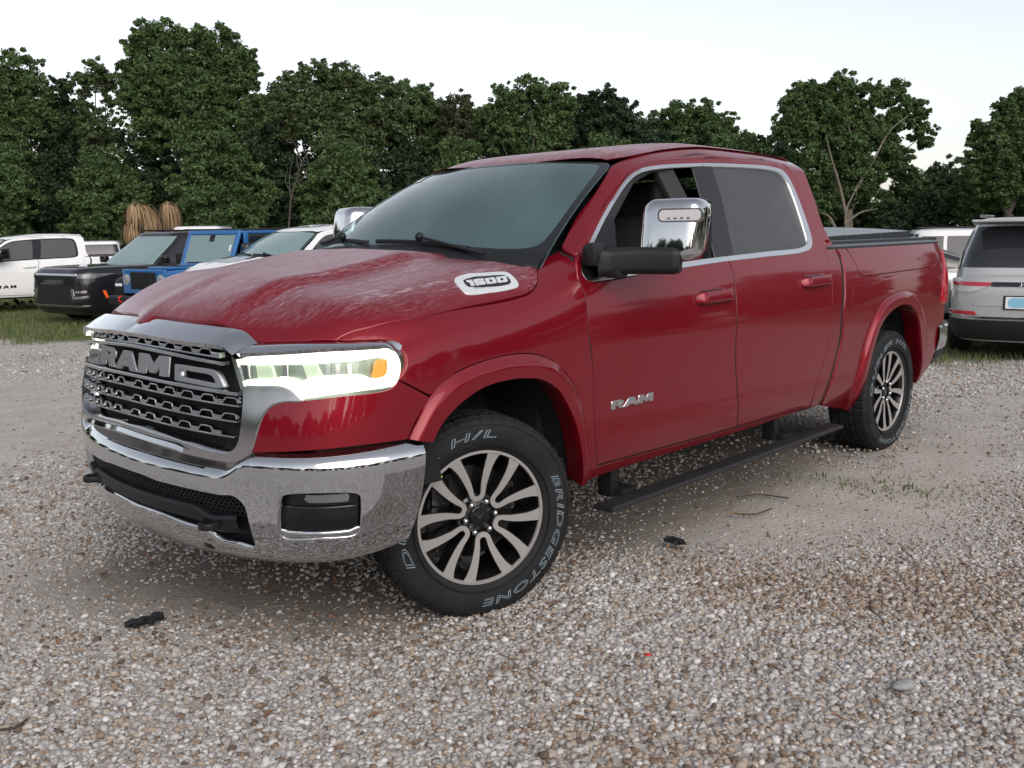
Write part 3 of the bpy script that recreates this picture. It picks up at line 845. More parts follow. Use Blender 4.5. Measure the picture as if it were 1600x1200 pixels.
slat(1.126, 1.106, .53, .0, .098, h=.019)
slat(.966, .946, .63, .0, .104)
slat(.914, .894, .625, .0, .104)
slat(.862, .842, .612, .0, .104)
# thin bars above and below the lettering band
for z0, z1, um in ((1.100, 1.070, .56), (.994, .972, .63)):
    us = np.linspace(-um, um, 61)
    sweep('grille_bar', at(us, z0 + (z1 - z0) * (np.abs(us) / um) ** 1.6, .0), rrect(.03, .013, .004, 3), grille_metal, grille)
# open frames either side of the letters
for sg in (1, -1):
    fo = [(.305, 1.052, 'c'), (.40, 1.049), (.50, 1.043), (.520, 1.035), (.548, 1.000), (.552, .992), (.540, .988), (.42, .994), (.312, .999, 'c')]
    fi = [(.336, 1.038), (.40, 1.036), (.492, 1.030), (.505, 1.024), (.522, 1.004), (.515, 1.0), (.42, 1.005), (.345, 1.010), (.336, 1.016)]
    if sg < 0: fo = [(max(p[0], .335),) + p[1:] for p in fo]; fi = [(max(p[0], .362),) + p[1:] for p in fi]
    P_ = catmull([(sg * p[0],) + p[1:] for p in fo], True, 5); Q_ = catmull([(sg * p[0],) + p[1:] for p in fi], True, 5)
    panel('intake_frame', F[.0], P_, [Q_], mat=dark_chrome, parent=grille, step=.02, gap=0, lip=.03, rnd=.003, off=.006)
# raised letters
LET = {
 'R': [[(0, 0), (0, 1), (.80, 1), (1, .84), (1, .52), (.84, .40), (1.02, 0), (.70, 0), (.54, .36), (.30, .36), (.30, 0)], [(.30, .58), (.30, .78), (.70, .78), (.70, .58)]],
 'A': [[(-.10, 0), (.36, 1), (.80, 1), (1.18, 0), (.84, 0), (.77, .20), (.34, .20), (.26, 0)], [(.43, .42), (.68, .42), (.57, .74)]],
 'M': [[(0, 0), (0, 1), (.36, 1), (.60, .50), (.84, 1), (1.2, 1), (1.2, 0), (.90, 0), (.90, .52), (.70, .10), (.50, .10), (.30, .52), (.30, 0)]],
 '1': [[(.10, 0), (.10, .74), (-.06, .74), (-.06, 1), (.42, 1), (.42, 0)]],
 '5': [[(0, 0), (0, .24), (.62, .24), (.62, .40), (0, .40), (0, 1), (.95, 1), (.95, .77), (.32, .77), (.32, .62), (.86, .62), (.95, .54), (.95, .08), (.86, 0)]],
 '0': [[(0, .08), (0, .92), (.10, 1), (.86, 1), (.96, .92), (.96, .08), (.86, 0), (.10, 0)], [(.32, .24), (.64, .24), (.64, .76), (.32, .76)]],
}
def letter(name, ch, surf, x0, y0, w, h, mat_, parent, off, lip, shear=0.0, rnd=.002, sx=1):
    L_ = LET[ch]
    tr = lambda pts: np.array([(x0 + sx * (p[0] * w + shear * p[1] * h), y0 + p[1] * h) for p in pts])
    return panel(name, surf, tr(L_[0]), [tr(q) for q in L_[1:]], mat=mat_, parent=parent, step=.012, gap=0, lip=lip, off=off, rnd=rnd)
uR0, uM1 = F[.02].hit(158, 546)[0], F[.02].hit(265.5, 575)[0]
us_ = (uM1 - uR0); u_c = (uM1 + uR0) / 2
hw_ = us_ / 2
for ch, f0, f1 in (('R', 0.0, .27), ('A', .285, .615), ('M', .63, 1.0)):
    xs_ = [p[0] for p in LET[ch][0]]; w = (f1 - f0) * 2 * hw_ / (max(xs_) - min(xs_))
    letter('emblem_letter', ch, F[.0], -hw_ + f0 * 2 * hw_ - min(xs_) * w, 1.006, w * .96, .070, dark_chrome, grille, .012, .008)
print('letters half width', hw_, 'centre', u_c)

# ------------------------------------------------------------------ headlights
hl_out = cA((708, 312, 'c'), (900, 300), (1100, 287), (1200, 282), (1340, 262), (1372, 275), (1396, 310), (1406, 345), (1398, 405), (1372, 440), (1250, 460), (1100, 480), (990, 490), (960, 478), (930, 452), (895, 440), (745, 438, 'c'), (725, 370))
Sh = F[.0]
hp = dense(Sh, hl_out)
def headlight():
    h = empty('headlight', (0, 0, 0), 0, truck)
    panel('lens', Sh, hp, mat=lamp_glass, parent=h, step=.05, gap=.003, lip=.012, off=-.002)
    panel('housing', F[-.05], dense(F[-.05], hl_out), mat=lamp_housing, parent=h, step=.06, gap=-.012, lip=0)
    dr_o = cA((716, 318, 'c'), (900, 306), (1100, 292), (1210, 286), (1340, 270), (1366, 282), (1388, 312), (1396, 345), (1390, 400), (1368, 431), (1250, 452), (1100, 472), (994, 483), (966, 470), (938, 445), (898, 433), (755, 430, 'c'), (752, 414), (880, 405), (905, 398), (960, 405), (990, 420), (1010, 408), (1060, 396), (1240, 390), (1262, 398), (1280, 405), (1340, 396), (1352, 345), (1345, 318), (1200, 330), (735, 345, 'c'))
    panel('running_light', F[-.02], dense(F[-.02], dr_o, n=4), mat=led, parent=h, step=.05, gap=0, lip=.01)
    panel('amber_marker', F[-.02], dense(F[-.02], cA((1300, 334), (1344, 326), (1348, 350), (1340, 388), (1288, 398), (1292, 370))), mat=amber, parent=h, step=.03, gap=.001, lip=.01)
    # two projector modules glowing in the middle
    for pts in (((790, 345, 'c'), (850, 342, 'c'), (870, 402, 'c'), (800, 410, 'c')), ((985, 338, 'c'), (1040, 335, 'c'), (1075, 398, 'c'), (1010, 404, 'c'))):
        panel('projector', F[-.02], dense(F[-.02], cA(*pts)), mat=led_soft, parent=h, step=.03, gap=0, lip=.02, off=-.012)
    for x in (735, 900, 1085, 1130, 1180):
        panel('divider', F[-.02], dense(F[-.02], cA((x, 345, 'c'), (x + 18, 344, 'c'), (x + 22, 400, 'c'), (x + 4, 402, 'c'))), mat=chrome_soft, parent=h, step=.03, gap=0, lip=.015, off=-.015)
    return h
h1 = headlight()
h2 = empty('headlight', (0, 0, 0), 0, truck)
for ch in list(h1.children): mirror(ch, h2)
# chrome strip over the lamp
st_o = cA((795, 262), (960, 258), (1130, 256), (1250, 254), (1340, 251), (1372, 262), (1392, 285))
st_i = cA((718, 300), (900, 292), (1080, 280), (1200, 274), (1300, 268), (1342, 266), (1384, 296))
ra = curve3(F[-.02], st_o, 40, False); rb = curve3(F[.02], st_i, 40, False)
ht = loft('headlight_trim', [ra + np.array([-.03, 0, 0]), ra, (ra + rb) / 2 + np.array([.003, .003, .005]), rb, rb + np.array([-.01, 0, -.012]), rb + np.array([-.05, -.02, -.012])], chrome, truck, both=False)
mirror(ht)
# lamp bezel below: thin dark gap filler behind the joints
bz = off_surf(-.06, (.35, 1.6), (.55, 1.22), 60, 40)
bz_o = panel('inner_front_shell', bz, np.array([(.50, .60), (1.42, .60), (1.34, .98), (1.10, 1.095), (.56, 1.105)]), mat=black_matte, parent=truck, step=.06, gap=0, lip=0)
mirror(bz_o)

# ------------------------------------------------------------------ front bumper
_bp = [(1.048, 0), (1.038, .2), (1.009, .4), (.960, .6), (.889, .772), (.787, .912), (.662, .992), (.52, 1.032), (.42, 1.045), (.30, 1.05)]
_bf = np.array([(x, -y) for x, y in _bp[:0:-1]] + _bp); _bu = np.concatenate([[0], np.cumsum(np.linalg.norm(np.diff(_bf, axis=0), axis=1))]); _bu -= _bu[len(_bp) - 1]
_bx = nspline(_bu, _bf[:, 0]); _by = nspline(_bu, _bf[:, 1])
BU = _bu[-1]
def CB(u): return np.stack([_bx(u), _by(u)], -1)
def NB(u):
    e = 1e-3; t = CB(np.asarray(u) + e) - CB(np.asarray(u) - e); t /= np.linalg.norm(t, axis=-1)[..., None]
    return np.stack([t[..., 1], -t[..., 0]], -1)
# v runs down the section: 0 = back edge of the top ledge
_bd = pchip([0, .062, .078, .10, .16, .30, .37, .42, .47], [.060, .010, .002, 0, .002, .012, .030, .058, .10])
_bz = pchip([0, .062, .078, .10, .16, .30, .37, .42, .47], [.796, .752, .739, .720, .666, .532, .461, .405, .372])
def bump_fn(u, v):
    u = np.asarray(u, float); v = np.asarray(v, float)
    p = CB(u) - NB(u) * _bd(v)[..., None]
    au = np.abs(u)
    st = (1 - smooth(.56, .70, au)) * .058 * (1 - smooth(.10, .30, v))          # the middle dips under the grille
    tip = smooth(.95, 1.45, au) * .012
    low = smooth(.25, .47, v) * (.045 * smooth(.2, 1.2, au) - .035)
    return np.stack([p[..., 0], p[..., 1], _bz(v) - st + tip + low * -1 * 0 + low * .6], -1)
BR = min(1.5, BU - .01)
S_bm = Surf(bump_fn, (-BR, BR), (0, .47), 300, 60)
hole_pts = cBm((330, 372), (470, 468), (560, 505), (740, 553), (900, 590), (1080, 615), (1165, 648), (1212, 705), (1236, 790), (1262, 890), (1286, 990), (1262, 1016), (1150, 985), (1020, 952), (940, 893), (740, 825), (560, 752), (400, 668), (300, 612))
tr_ = S_bm.trace(hole_pts)
ht_ = [p for p in tr_[:9] if p[0] > .01]; hb_ = [p for p in tr_[9:] if p[0] > .01]
halfh = catmull([(0, ht_[0][1] - .002)] + ht_ + hb_ + [(0, hb_[-1][1] + .002)], False, 6)
hole = np.vstack([halfh, (halfh * [-1, 1])[::-1]])
fog = dense(S_bm, cA((890, 955), (892, 918), (905, 896), (935, 886), (1070, 881), (1200, 880), (1230, 888), (1242, 910), (1242, 1000), (1236, 1040), (1215, 1062), (1080, 1076), (920, 1078), (896, 1060), (889, 1020)))
fogR = fog * [-1, 1]
e_ = float(S_bm.hit(664, 700)[0])
vb = lambda u: .455 - .0 * abs(u)
ob = [(-e_, .035, 'c'), (-1.0, .0), (-.60, .0), (0, .0), (.60, .0), (1.0, .0), (e_, .035, 'c'), (e_ - .015, .2), (e_ - .06, .40, 'c'), (1.0, .455), (.5, .462), (0, .462), (-.5, .462), (-1.0, .455), (-e_ + .06, .40, 'c'), (-e_ + .015, .2)]
obp = catmull(ob, True, 10); obp[:, 1] = np.clip(obp[:, 1], .001, .463)
bumper = panel('front_bumper', S_bm, obp, [hole, fog, fogR], mat=chrome, parent=truck, step=.028, gap=0, lip=.03, rnd=.002)
# black inserts
def bump_off(d): return lambda u, v: bump_fn(u, v) - np.concatenate([NB(u) * d, 0 * np.asarray(u, float)[..., None]], -1)
S_bi = Surf(bump_off(.055), (-BR, BR), (0, .47), 200, 40)
panel('lower_grille', S_bi, inset(resample(hole if area2(hole) > 0 else hole[::-1], .03), -.02), mat=black_plastic, parent=bumper, step=.05, gap=0, lip=0)
# honeycomb mesh of the lower grille
cells_v, cells_f = [], []
hx = .024
hole_in = inset(resample(hole if area2(hole) > 0 else hole[::-1], .03), .008)
row = 0; v0 = hole[:, 1].min()
while v0 < hole[:, 1].max():
    u0 = -.75 + (hx * .5 if row % 2 else 0)
    while u0 < .75:
        if inside(hole_in, np.array([[u0, v0]]))[0] and v0 < .285:
            k = len(cells_v)
            for R_, dd in ((hx * .57, .030), (hx * .43, .030), (hx * .43, .050)):
                for j in range(6):
                    a = rad(60 * j + 30); cells_v.append((u0 + R_ * math.cos(a), v0 + R_ * math.sin(a), dd))
            for j in range(6):
                j2 = (j + 1) % 6
                cells_f += [(k + j, k + j2, k + 6 + j2, k + 6 + j), (k + 6 + j, k + 6 + j2, k + 12 + j2, k + 12 + j)]
        u0 += hx
    v0 += hx * .87; row += 1
cv = np.array(cells_v); pm = bump_fn(cv[:, 0], cv[:, 1]) - np.concatenate([NB(cv[:, 0]) * cv[:, 2:3], np.zeros((len(cv), 1))], 1)
tag(mesh_obj('lower_grille_mesh', pm, cells_f, black_plastic, bumper, smooth_=False), kind='stuff')
# shelf across the opening and its bright lower lip
uu = np.linspace(-.62, .62, 60); vv = np.full(60, .268) + .03 * smooth(.40, .50, np.abs(uu)) - .012 * smooth(.5, .62, np.abs(uu))
P0 = bump_fn(uu, vv); nb2 = np.concatenate([NB(uu), np.zeros((60, 1))], 1)
loft('lower_shelf', [P0 - nb2 * .06, P0 - nb2 * .012, P0 - nb2 * .006 - np.array([0, 0, .012]), P0 - nb2 * .020 - np.array([0, 0, .055]), P0 - nb2 * .055 - np.array([0, 0, .075])], black_plastic, bumper, both=False)
vl = np.interp(np.abs(uu), [0, .3, .62], [.365, .365, .375])
P1 = bump_fn(uu[8:-8], vl[8:-8]); n1_ = nb2[8:-8]
loft('lower_lip', [P1 - n1_ * .065 + np.array([0, 0, .02]), P1 - n1_ * .02 + np.array([0, 0, .012]), P1 - n1_ * .002 - np.array([0, 0, .006])], chrome, bumper, both=False)
# fog lamp pockets
for sg, fg in ((1, fog), (-1, fogR)):
    fpk = empty('fog_lamp', (0, 0, 0), 0, bumper)
    fg = fg if area2(fg) > 0 else fg[::-1]
    panel('pocket', S_bi, inset(resample(fg, .02), -.012), mat=black_gloss, parent=fpk, step=.03, gap=0, lip=0, off=.006)
    c0 = fg.mean(0); ext = fg.max(0) - fg.min(0)
    S_b3 = Surf(bump_off(.030), (-BR, BR), (0, .47), 100, 30)
    w_ = ext[0] * .46; 
    ln = np.array([(c0[0] + sg * (x * w_), c0[1] + y * ext[1]) for x, y in ((-.30, -.38), (.80, -.38), (.84, -.32), (.80, -.22), (-.24, -.22), (-.36, -.29))])
    panel('lens', S_b3, ln, mat=lamp_glass, parent=fpk, step=.02, gap=0, lip=.01)
    panel('reflector', S_bi, ln, mat=dark_chrome, parent=fpk, step=.012, gap=0, lip=0, off=.022, fn=None)
    sh = np.array([(c0[0] + sg * (x * w_), c0[1] + y * ext[1]) for x, y in ((-1.02, -.08), (1.02, -.08), (1.02, .30), (.9, .36), (-.9, .36), (-1.02, .30))])
    panel('shroud', S_b3, sh, mat=black_gloss, parent=fpk, step=.03, gap=0, lip=.02, rnd=.006)
    lp = np.array([(c0[0] + sg * (x * w_), c0[1] + y * ext[1]) for x, y in ((-1.03, .36), (-.8, .40), (.8, .40), (1.03, .34), (1.0, .46), (.85, .495), (-.85, .495), (-1.0, .46))])
    panel('lower_trim', S_b3, lp, mat=chrome, parent=fpk, step=.02, gap=0, lip=.02, rnd=.006, off=.018)
# tow hooks reaching out of the opening
for sg in (1, -1):
    base = np.array([.895, sg * .455, .50])
    pth = catmull([(0, -.035), (.07, -.035), (.115, -.018), (.115, .018), (.07, .035), (0, .035)], False, 6)
    d_ = np.array([.93, sg * .36, 0]); d_ /= np.linalg.norm(d_); s_ = np.array([-d_[1], d_[0], 0])
    pts = base + pth[:, :1] * d_ + pth[:, 1:] * s_
    sweep('tow_hook', pts, rrect(.016, .026, .006, 3), black_plastic, bumper)
# dark seam strip between bumper and body, and an underbody apron
uu = np.linspace(-e_ + .09, e_ - .09, 90)
Pb = bump_fn(uu, np.zeros(90)); nn = np.concatenate([NB(uu), np.zeros((90, 1))], 1)
loft('bumper_filler', [Pb + np.array([0, 0, -.012]) - nn * .004, Pb + np.array([0, 0, -.006]) - nn * .10], black_matte, truck, both=False)
ap = bump_fn(uu[12:-12], np.full(66, .46)); na = nn[12:-12]
loft('lower_air_dam', [ap - na * .01 + np.array([0, 0, .02]), ap - na * .05 + np.array([0, 0, -.018]), ap - na * .12 + np.array([0, 0, -.025])], black_plastic, truck, both=False)
# ------------------------------------------------------------------ red pickup: glass, trim, mirrors, badges
wsp = np.array([(-1.0, -.06), (1.0, -.06), (1.0, 1.0), (-1.0, 1.0)])
# windshield domain is not metric: use a scaled copy so panel() meshes it evenly
S_w = Surf(lambda u, v: ws_fn(u / .75, v / .85), (-.75, .75), (-.05, .86), 60, 50)
wo = catmull([(-.745, -.04, 'c'), (.745, -.04, 'c'), (.742, .80), (.725, .84), (.66, .853), (0, .856), (-.66, .853), (-.725, .84), (-.742, .80)], True, 8)
windshield = panel('windshield', S_w, wo, mat=ws_glass, parent=truck, step=.06, gap=0, lip=.004)
wi = catmull([(-.70, .10), (-.64, .068), (-.3, .06), (.3, .06), (.62, .066), (.685, .09), (.71, .14), (.694, .80), (.66, .828), (0, .832), (-.66, .828), (-.694, .80), (-.71, .14)], True, 8)
panel('windshield_border', S_w, wo, [wi], mat=black_frit, parent=windshield, step=.05, gap=0, lip=0, off=.0015)
S_wi = Surf(lambda u, v: ws_fn(u / .75, v / .85) + np.array([-.02, 0, -.03]), (-.75, .75), (-.05, .86), 40, 40)
panel('camera_housing', S_wi, dense(S_wi, cW((800, 196, 'c'), (1010, 180, 'c'), (960, 240), (865, 305), (800, 316), (690, 320), (672, 312))), mat=mat('sensor_cover', base=(.10, .105, .115), rough=.6), parent=windshield, step=.04, gap=0, lip=.02)
panel('camera_window', S_wi, dense(S_wi, cW((712, 300, 'c'), (735, 282), (770, 276), (795, 282), (792, 302, 'c'))), mat=mat('sensor_lens', base=(.30, .31, .33), rough=.4), parent=windshield, step=.02, gap=0, lip=.01, off=.006)
panel('sticker', S_w, dense(S_w, cW((508, 268, 'c'), (585, 222, 'c'), (600, 220, 'c'), (548, 258, 'c'))), mat=sticker_white, parent=windshield, step=.03, gap=0, lip=0, off=.003)
# cowl and wipers
cw = [(u, v) for u, v in zip(np.linspace(-.745, .745, 40), [0] * 40)]
ua = np.linspace(-.745, .745, 50)
r0 = S_w.fn(ua, np.full(50, .055)) + np.array([0, 0, .004]); r1 = S_w.fn(ua, np.full(50, -.02)) + np.array([.02, 0, .004])
r2 = np.stack([r1[:, 0] + np.interp(np.abs(ua), [0, .45, .745], [.10, .08, .015]), r1[:, 1] * np.interp(np.abs(ua), [0, .6, .745], [1, 1, .985]), r1[:, 2] - .05], 1)
loft('cowl', [r0, r1, r2], black_plastic, truck, both=False)
def wiper(p0, p1, hub, arm_end):
    w = empty('wiper', (0, 0, 0), 0, truck)
    def up(p, d): 
        uv = S_w.hit(*p); return S_w.fn(uv[:1], uv[1:])[0] + S_w.nrm(uv[:1], uv[1:])[0] * d
    a, b, h = up(p0, .018), up(p1, .018), up(hub, .035)
    t = np.linspace(0, 1, 14)[:, None]
    bl = a + (b - a) * t + np.array([.25, 0, 1]) * (.010 * np.sin(t * np.pi))
    sweep('blade', bl, rrect(.012, .020, .004, 2), black_plastic, w)
    e = up(arm_end, .03)
    m = (a + b) / 2
    arm = catmull([tuple(x) for x in [(0, 0), (1, 0)]], False, 8)
    pts = np.array([m + (h - m) * q for q in np.linspace(0, 1, 8)] + [h + (e - h) * q for q in np.linspace(.1, 1, 10)])
    sweep('arm', pts, rrect(.016, .013, .004, 2), black_plastic, w)
    bm = bmesh.new(); bmesh.ops.create_uvsphere(bm, u_segments=12, v_segments=8, radius=.02); bmesh.ops.translate(bm, verts=bm.verts, vec=Vector(h)); bm_obj('pivot', bm, black_plastic, w)
wiper(*cW((285, 648), (862, 694), (560, 640), (955, 742)))
wiper(*cW((-60, 655), (232, 655), (85, 634), (-40, 668)))

# window trim, glass and black pillar covers on the doors
def both_doors(o, dl, dr):
    o.parent = dl; c = mirror(o, dr); c.scale = (1, 1, 1); c.location = (0, 0, 0); return c
tf_o = [(1136, 407.5, 'c'), (1060, 419), (1000, 428), (930, 438), (919, 437.5), (911, 427), (909.5, 413), (931, 360), (961, 305), (981, 277), (999, 264.5), (1030, 258), (1097, 254.5, 'c')]
tf_i = [(1097, 259, 'c'), (1032, 262.5), (1002, 269), (986, 280), (966, 307), (937, 360), (915.5, 413), (916, 423), (921, 429), (932, 429), (1000, 419), (1060, 410.5), (1134, 400.5, 'c')]
tr_o = [(1137, 407.5, 'c'), (1200, 400.5), (1255, 393.5), (1268, 386), (1268.5, 372), (1238, 287), (1226, 268.5), (1209, 261), (1150, 255.8), (1098, 254.5, 'c')]
tr_i = [(1098, 259, 'c'), (1150, 260.4), (1207, 265.8), (1221, 272), (1234, 290), (1261.5, 372), (1262, 380), (1253, 386.5), (1200, 393), (1135.5, 400.5, 'c')]
S_co = Surf(lambda x, v: cab_fn(x, v) + np.array([0, .003, 0]), (-2.99, -.30), (.9, 2.02), 180, 90)
for o_, i_, door in ((tf_o, tf_i, fdo), (tr_o, tr_i, rdo)):
    po = catmull(S_co.trace(o_), False, 8); pi_ = catmull(S_co.trace(i_), False, 8)
    t = panel('window_trim', S_co, np.vstack([po, pi_]), mat=silver_trim, parent=door, step=.03, gap=.0005, lip=.014, rnd=.003)
    t2 = mirror(t, fdo_r if door is fdo else rdo_r); t2.scale = (1, 1, 1)
def cabpanel(name, pts, m_, door, off, lip=.01, only_left=False, only_right=False, step=.04):
    p = panel(name, S_cab, dense(S_cab, pts), mat=m_, parent=door, step=step, gap=.0005, lip=lip, off=off)
    if not only_left:
        q = mirror(p, fdo_r if door is fdo else rdo_r); q.scale = (1, 1, 1)
        if only_right: bpy.data.objects.remove(p)
cabpanel('pillar_cover', [(1082, 259.5, 'c'), (1103, 259, 'c'), (1115, 307), (1136, 401, 'c'), (1118, 403, 'c'), (1096, 310)], black_gloss, fdo, .0005)
cabpanel('pillar_cover', [(1101.5, 259.5, 'c'), (1113, 260, 'c'), (1128, 310), (1147, 399, 'c'), (1134, 400.5, 'c'), (1114, 307)], black_gloss, rdo, -.002)
cabpanel('window_glass', [(1100, 257, 'c'), (1150, 258), (1207, 263), (1224, 270), (1237, 290), (1265, 372), (1265, 384), (1253, 390), (1200, 396.5), (1134, 405, 'c'), (1112, 307)], tint_glass, rdo, -.010, lip=.004)
cabpanel('window_glass', [(1098, 257, 'c'), (1030, 260), (1000, 267), (985, 277), (964, 305), (934, 360), (912, 414), (917, 432), (1000, 424), (1131, 405, 'c'), (1112, 307)], tint_glass, fdo, -.010, lip=.004, only_right=True)
cabpanel('mirror_sail', cWin((64, 748), (62, 690), (100, 590), (152, 488), (200, 392), (222, 398), (238, 440), (246, 540), (262, 640), (290, 730), (180, 752)), black_plastic, fdo, .004, lip=.03)
# inner door frame seen through the open window
for o in (fdo, fdo_r):
    pass

# towing mirrors
def make_mirror():
    m = empty('door_mirror', (0, 0, 0), 0, truck)
    bm = bmesh.new()
    rows = []
    for x, sy, sz, dy, dz in ((-.735, .60, .66, .006, 0), (-.742, .80, .84, .004, 0), (-.757, .93, .945, .002, 0), (-.785, .985, .99, 0, 0), (-.83, 1.0, 1.0, 0, 0), (-.895, 1.0, .99, 0, 0), (-.91, .97, .96, 0, 0)):
        sec = rrect(.262 * sy, .262 * sz, .052 * min(sy, sz), 6)
        # rake: the top leans back, the inner bottom corner is cut for the arm
        rows.append([(x - .06 * (q[1] / .25 + .5) * .6, 1.208 + dy + q[0] + .018 * (q[1] / .262), 1.492 + dz + q[1]) for q in sec])
    k = len(rows[0])
    vv = [[bm.verts.new(p) for p in r] for r in rows]
    for a, b in zip(vv[:-1], vv[1:]):
        for j in range(k): bm.faces.new((a[j], a[(j + 1) % k], b[(j + 1) % k], b[j]))
    bm.faces.new(vv[0]); bm.faces.new(vv[-1][::-1])
    bmesh.ops.bevel(bm, geom=[e for e in bm.edges if e.verts[0] in vv[0] and e.verts[1] in vv[0]], offset=.004, segments=2, affect='EDGES')
    bmesh.ops.recalc_face_normals(bm, faces=bm.faces)
    me = bpy.data.meshes.new('mirror_cap'); bm.to_mesh(me); bm.free(); me.materials.append(chrome)
    me.polygons.foreach_set('use_smooth', [True] * len(me.polygons)); me.update()
    link(bpy.data.objects.new('mirror_cap', me), m)
    rot = Matrix.Rotation(rad(-8), 3, 'Y')
    # glass on the back
    box_obj('mirror_glass', (-.975, 1.21, 1.50), (.006, .225, .235), black_gloss, m, bevel=.01)
    box_obj('mirror_shell', (-.958, 1.21, 1.495), (.05, .25, .25), black_plastic, m, bevel=.02)
    # turn signal
    sg = rrect(.178, .044, .018, 5); fr_ = rrect(.192, .056, .022, 5)
    def plate(name, sec, x0, x1, cy, cz, mt):
        bm = bmesh.new(); a = [bm.verts.new((x0, cy + p[0], cz + p[1])) for p in sec]; b = [bm.verts.new((x1, cy + p[0], cz + p[1])) for p in sec]
        bm.faces.new(a); bm.faces.new(b[::-1])
        for j in range(len(sec)): bm.faces.new((a[j], b[j], b[(j + 1) % len(sec)], a[(j + 1) % len(sec)]))
        bmesh.ops.recalc_face_normals(bm, faces=bm.faces)
        return bm_obj(name, bm, mt, m)
    plate('signal_frame', fr_, -.7575, -.79, 1.262, 1.552, chrome_soft)
    plate('signal_lens', sg, -.7555, -.78, 1.262, 1.552, mat('signal_clear', base=(.62, .60, .62), rough=.22))
    for i in range(4):
        box_obj('signal_led', (-.7550, 1.215 + i * .028, 1.540), (.003, .012, .007), mat('led_chip', base=(.16, .15, .16), rough=.3) if i == 0 else bpy.data.materials['led_chip'], m)
    # arm
    pth = np.array([(-.62, .955, 1.365), (-.655, 1.0, 1.368), (-.695, 1.06, 1.372), (-.735, 1.13, 1.372), (-.77, 1.20, 1.371), (-.795, 1.255, 1.370)])
    tt = np.linspace(0, 5, 26); P = np.stack([np.interp(tt, range(6), pth[:, i]) for i in range(3)], 1)
    sweep('mirror_arm', P, rrect(.105, .114, .032, 5), black_plastic, m, scale=np.interp(tt, [0, 1, 4.6, 5], [1.12, 1.0, .98, .86]))
    box_obj('arm_foot', (-.66, 1.02, 1.325), (.085, .08, .05), black_plastic, m, bevel=.018)
    box_obj('arm_cap', (-.60, .965, 1.40), (.13, .07, .10), black_plastic, m, bevel=.03)
    return m
mir = make_mirror()
for ch in mir.children:
    if ch.name.split('.')[0] in ('mirror_cap', 'mirror_glass', 'mirror_shell', 'signal_frame', 'signal_lens', 'signal_led'):
        piv = Vector((-.83, 1.19, 1.49)); ch.data.transform(Matrix.Translation(piv + Vector((.0, -.02, .005))) @ Matrix.Rotation(rad(15), 4, 'Z') @ Matrix.Translation(-piv))
mir2 = empty('door_mirror', (0, .15, .022), 0, truck)
for ch in list(mir.children):
    if not ch.name.startswith('signal'): mirror(ch, mir2)

# door handles
def handle(pl, pr, door, dr):
    a = S_cab.hit(*pl); b = S_cab.hit(*pr)
    h = empty('handle', (0, 0, 0), 0, truck); h.parent = door
    t = np.linspace(0, 1, 22)
    uv = a + (b - a) * t[:, None]
    lift = .034 * np.minimum(1, np.minimum(t, 1 - t) / .12) ** .5 - .004
    P = S_cab.fn(uv[:, 0], uv[:, 1]) + S_cab.nrm(uv[:, 0], uv[:, 1]) * lift[:, None]
    w = np.interp(t, [0, .1, .9, 1], [.8, 1, 1, .8])
    hm = sweep('handle', P, rrect(.056, .024, .009, 4), red, door, norms=S_cab.nrm(uv[:, 0], uv[:, 1]), scale=w)
    bpy.data.objects.remove(h)
    uv2 = uv[3:-3] + np.array([0, .006]); 
    P2 = S_cab.fn(uv2[:, 0], uv2[:, 1]) + S_cab.nrm(uv2[:, 0], uv2[:, 1]) * .001
    s2 = sweep('handle_recess', P2, rrect(.072, .003, .001, 2), red, hm, norms=S_cab.nrm(uv2[:, 0], uv2[:, 1]))
    uv3 = uv[4:-5] + np.array([0, .030])
    P3 = S_cab.fn(uv3[:, 0], uv3[:, 1]) + S_cab.nrm(uv3[:, 0], uv3[:, 1]) * .004
    s3 = sweep('handle_slot', P3, rrect(.012, .004, .001, 2), black_matte, hm, norms=S_cab.nrm(uv3[:, 0], uv3[:, 1]))
    c = hm.copy(); COL.objects.link(c); c.parent = dr
    for s in (s2, s3):
        q = s.copy(); COL.objects.link(q); q.parent = c
handle((1088, 468), (1141, 461), fdo, fdo_r)
handle((1253, 443), (1295, 437), rdo, rdo_r)

# badges: letters laid out in the photograph's plane of the panel
def quad_map(bl, br, tl, tr):
    bl, br, tl, tr = map(np.array, (bl, br, tl, tr))
    return lambda p: (1 - p[1]) * ((1 - p[0]) * bl + p[0] * br) + p[1] * ((1 - p[0]) * tl + p[0] * tr)
def badge_word(word, surf, qm, mat_, parent, off, lip, widths, name='badge_letter', step=.012, gap_=.05, rnd=.001):
    tot = sum(widths) + gap_ * (len(word) - 1); x = 0
    for ch, w in zip(word, widths):
        L_ = LET[ch]; xs_ = [p[0] for p in L_[0]]; lo, hi = min(xs_), max(xs_)
        f = lambda pts: np.array([surf.hit(*qm(((x + (p[0] - lo) / (hi - lo) * w) / tot, p[1]))) for p in pts])
        panel(name, surf, f(L_[0]), [f(q) for q in L_[1:]], mat=mat_, parent=parent, step=step, gap=0, lip=lip, off=off, rnd=rnd)
        x += w + gap_
c8 = lambda x, y: (880 + .2875 * x, 560 + .2875 * y)
badge_word('RAM', S_cab, quad_map(c8(258, 279), c8(483, 226), c8(262, 235), c8(484, 184)), chrome, fdo, .007, .008, (1.0, 1.25, 1.2))
for b in [o for o in fdo.children if o.name.startswith('badge_letter')]:
    q = b.copy(); COL.objects.link(q); q.parent = fdo_r
cN = crop(690, 410, .1)
nb_out = cN((205, 300), (250, 243), (900, 165), (1000, 170), (1080, 212), (1190, 348), (1182, 384), (1130, 405), (450, 505), (380, 490), (330, 450))
hood_o = bpy.data.objects['hood']
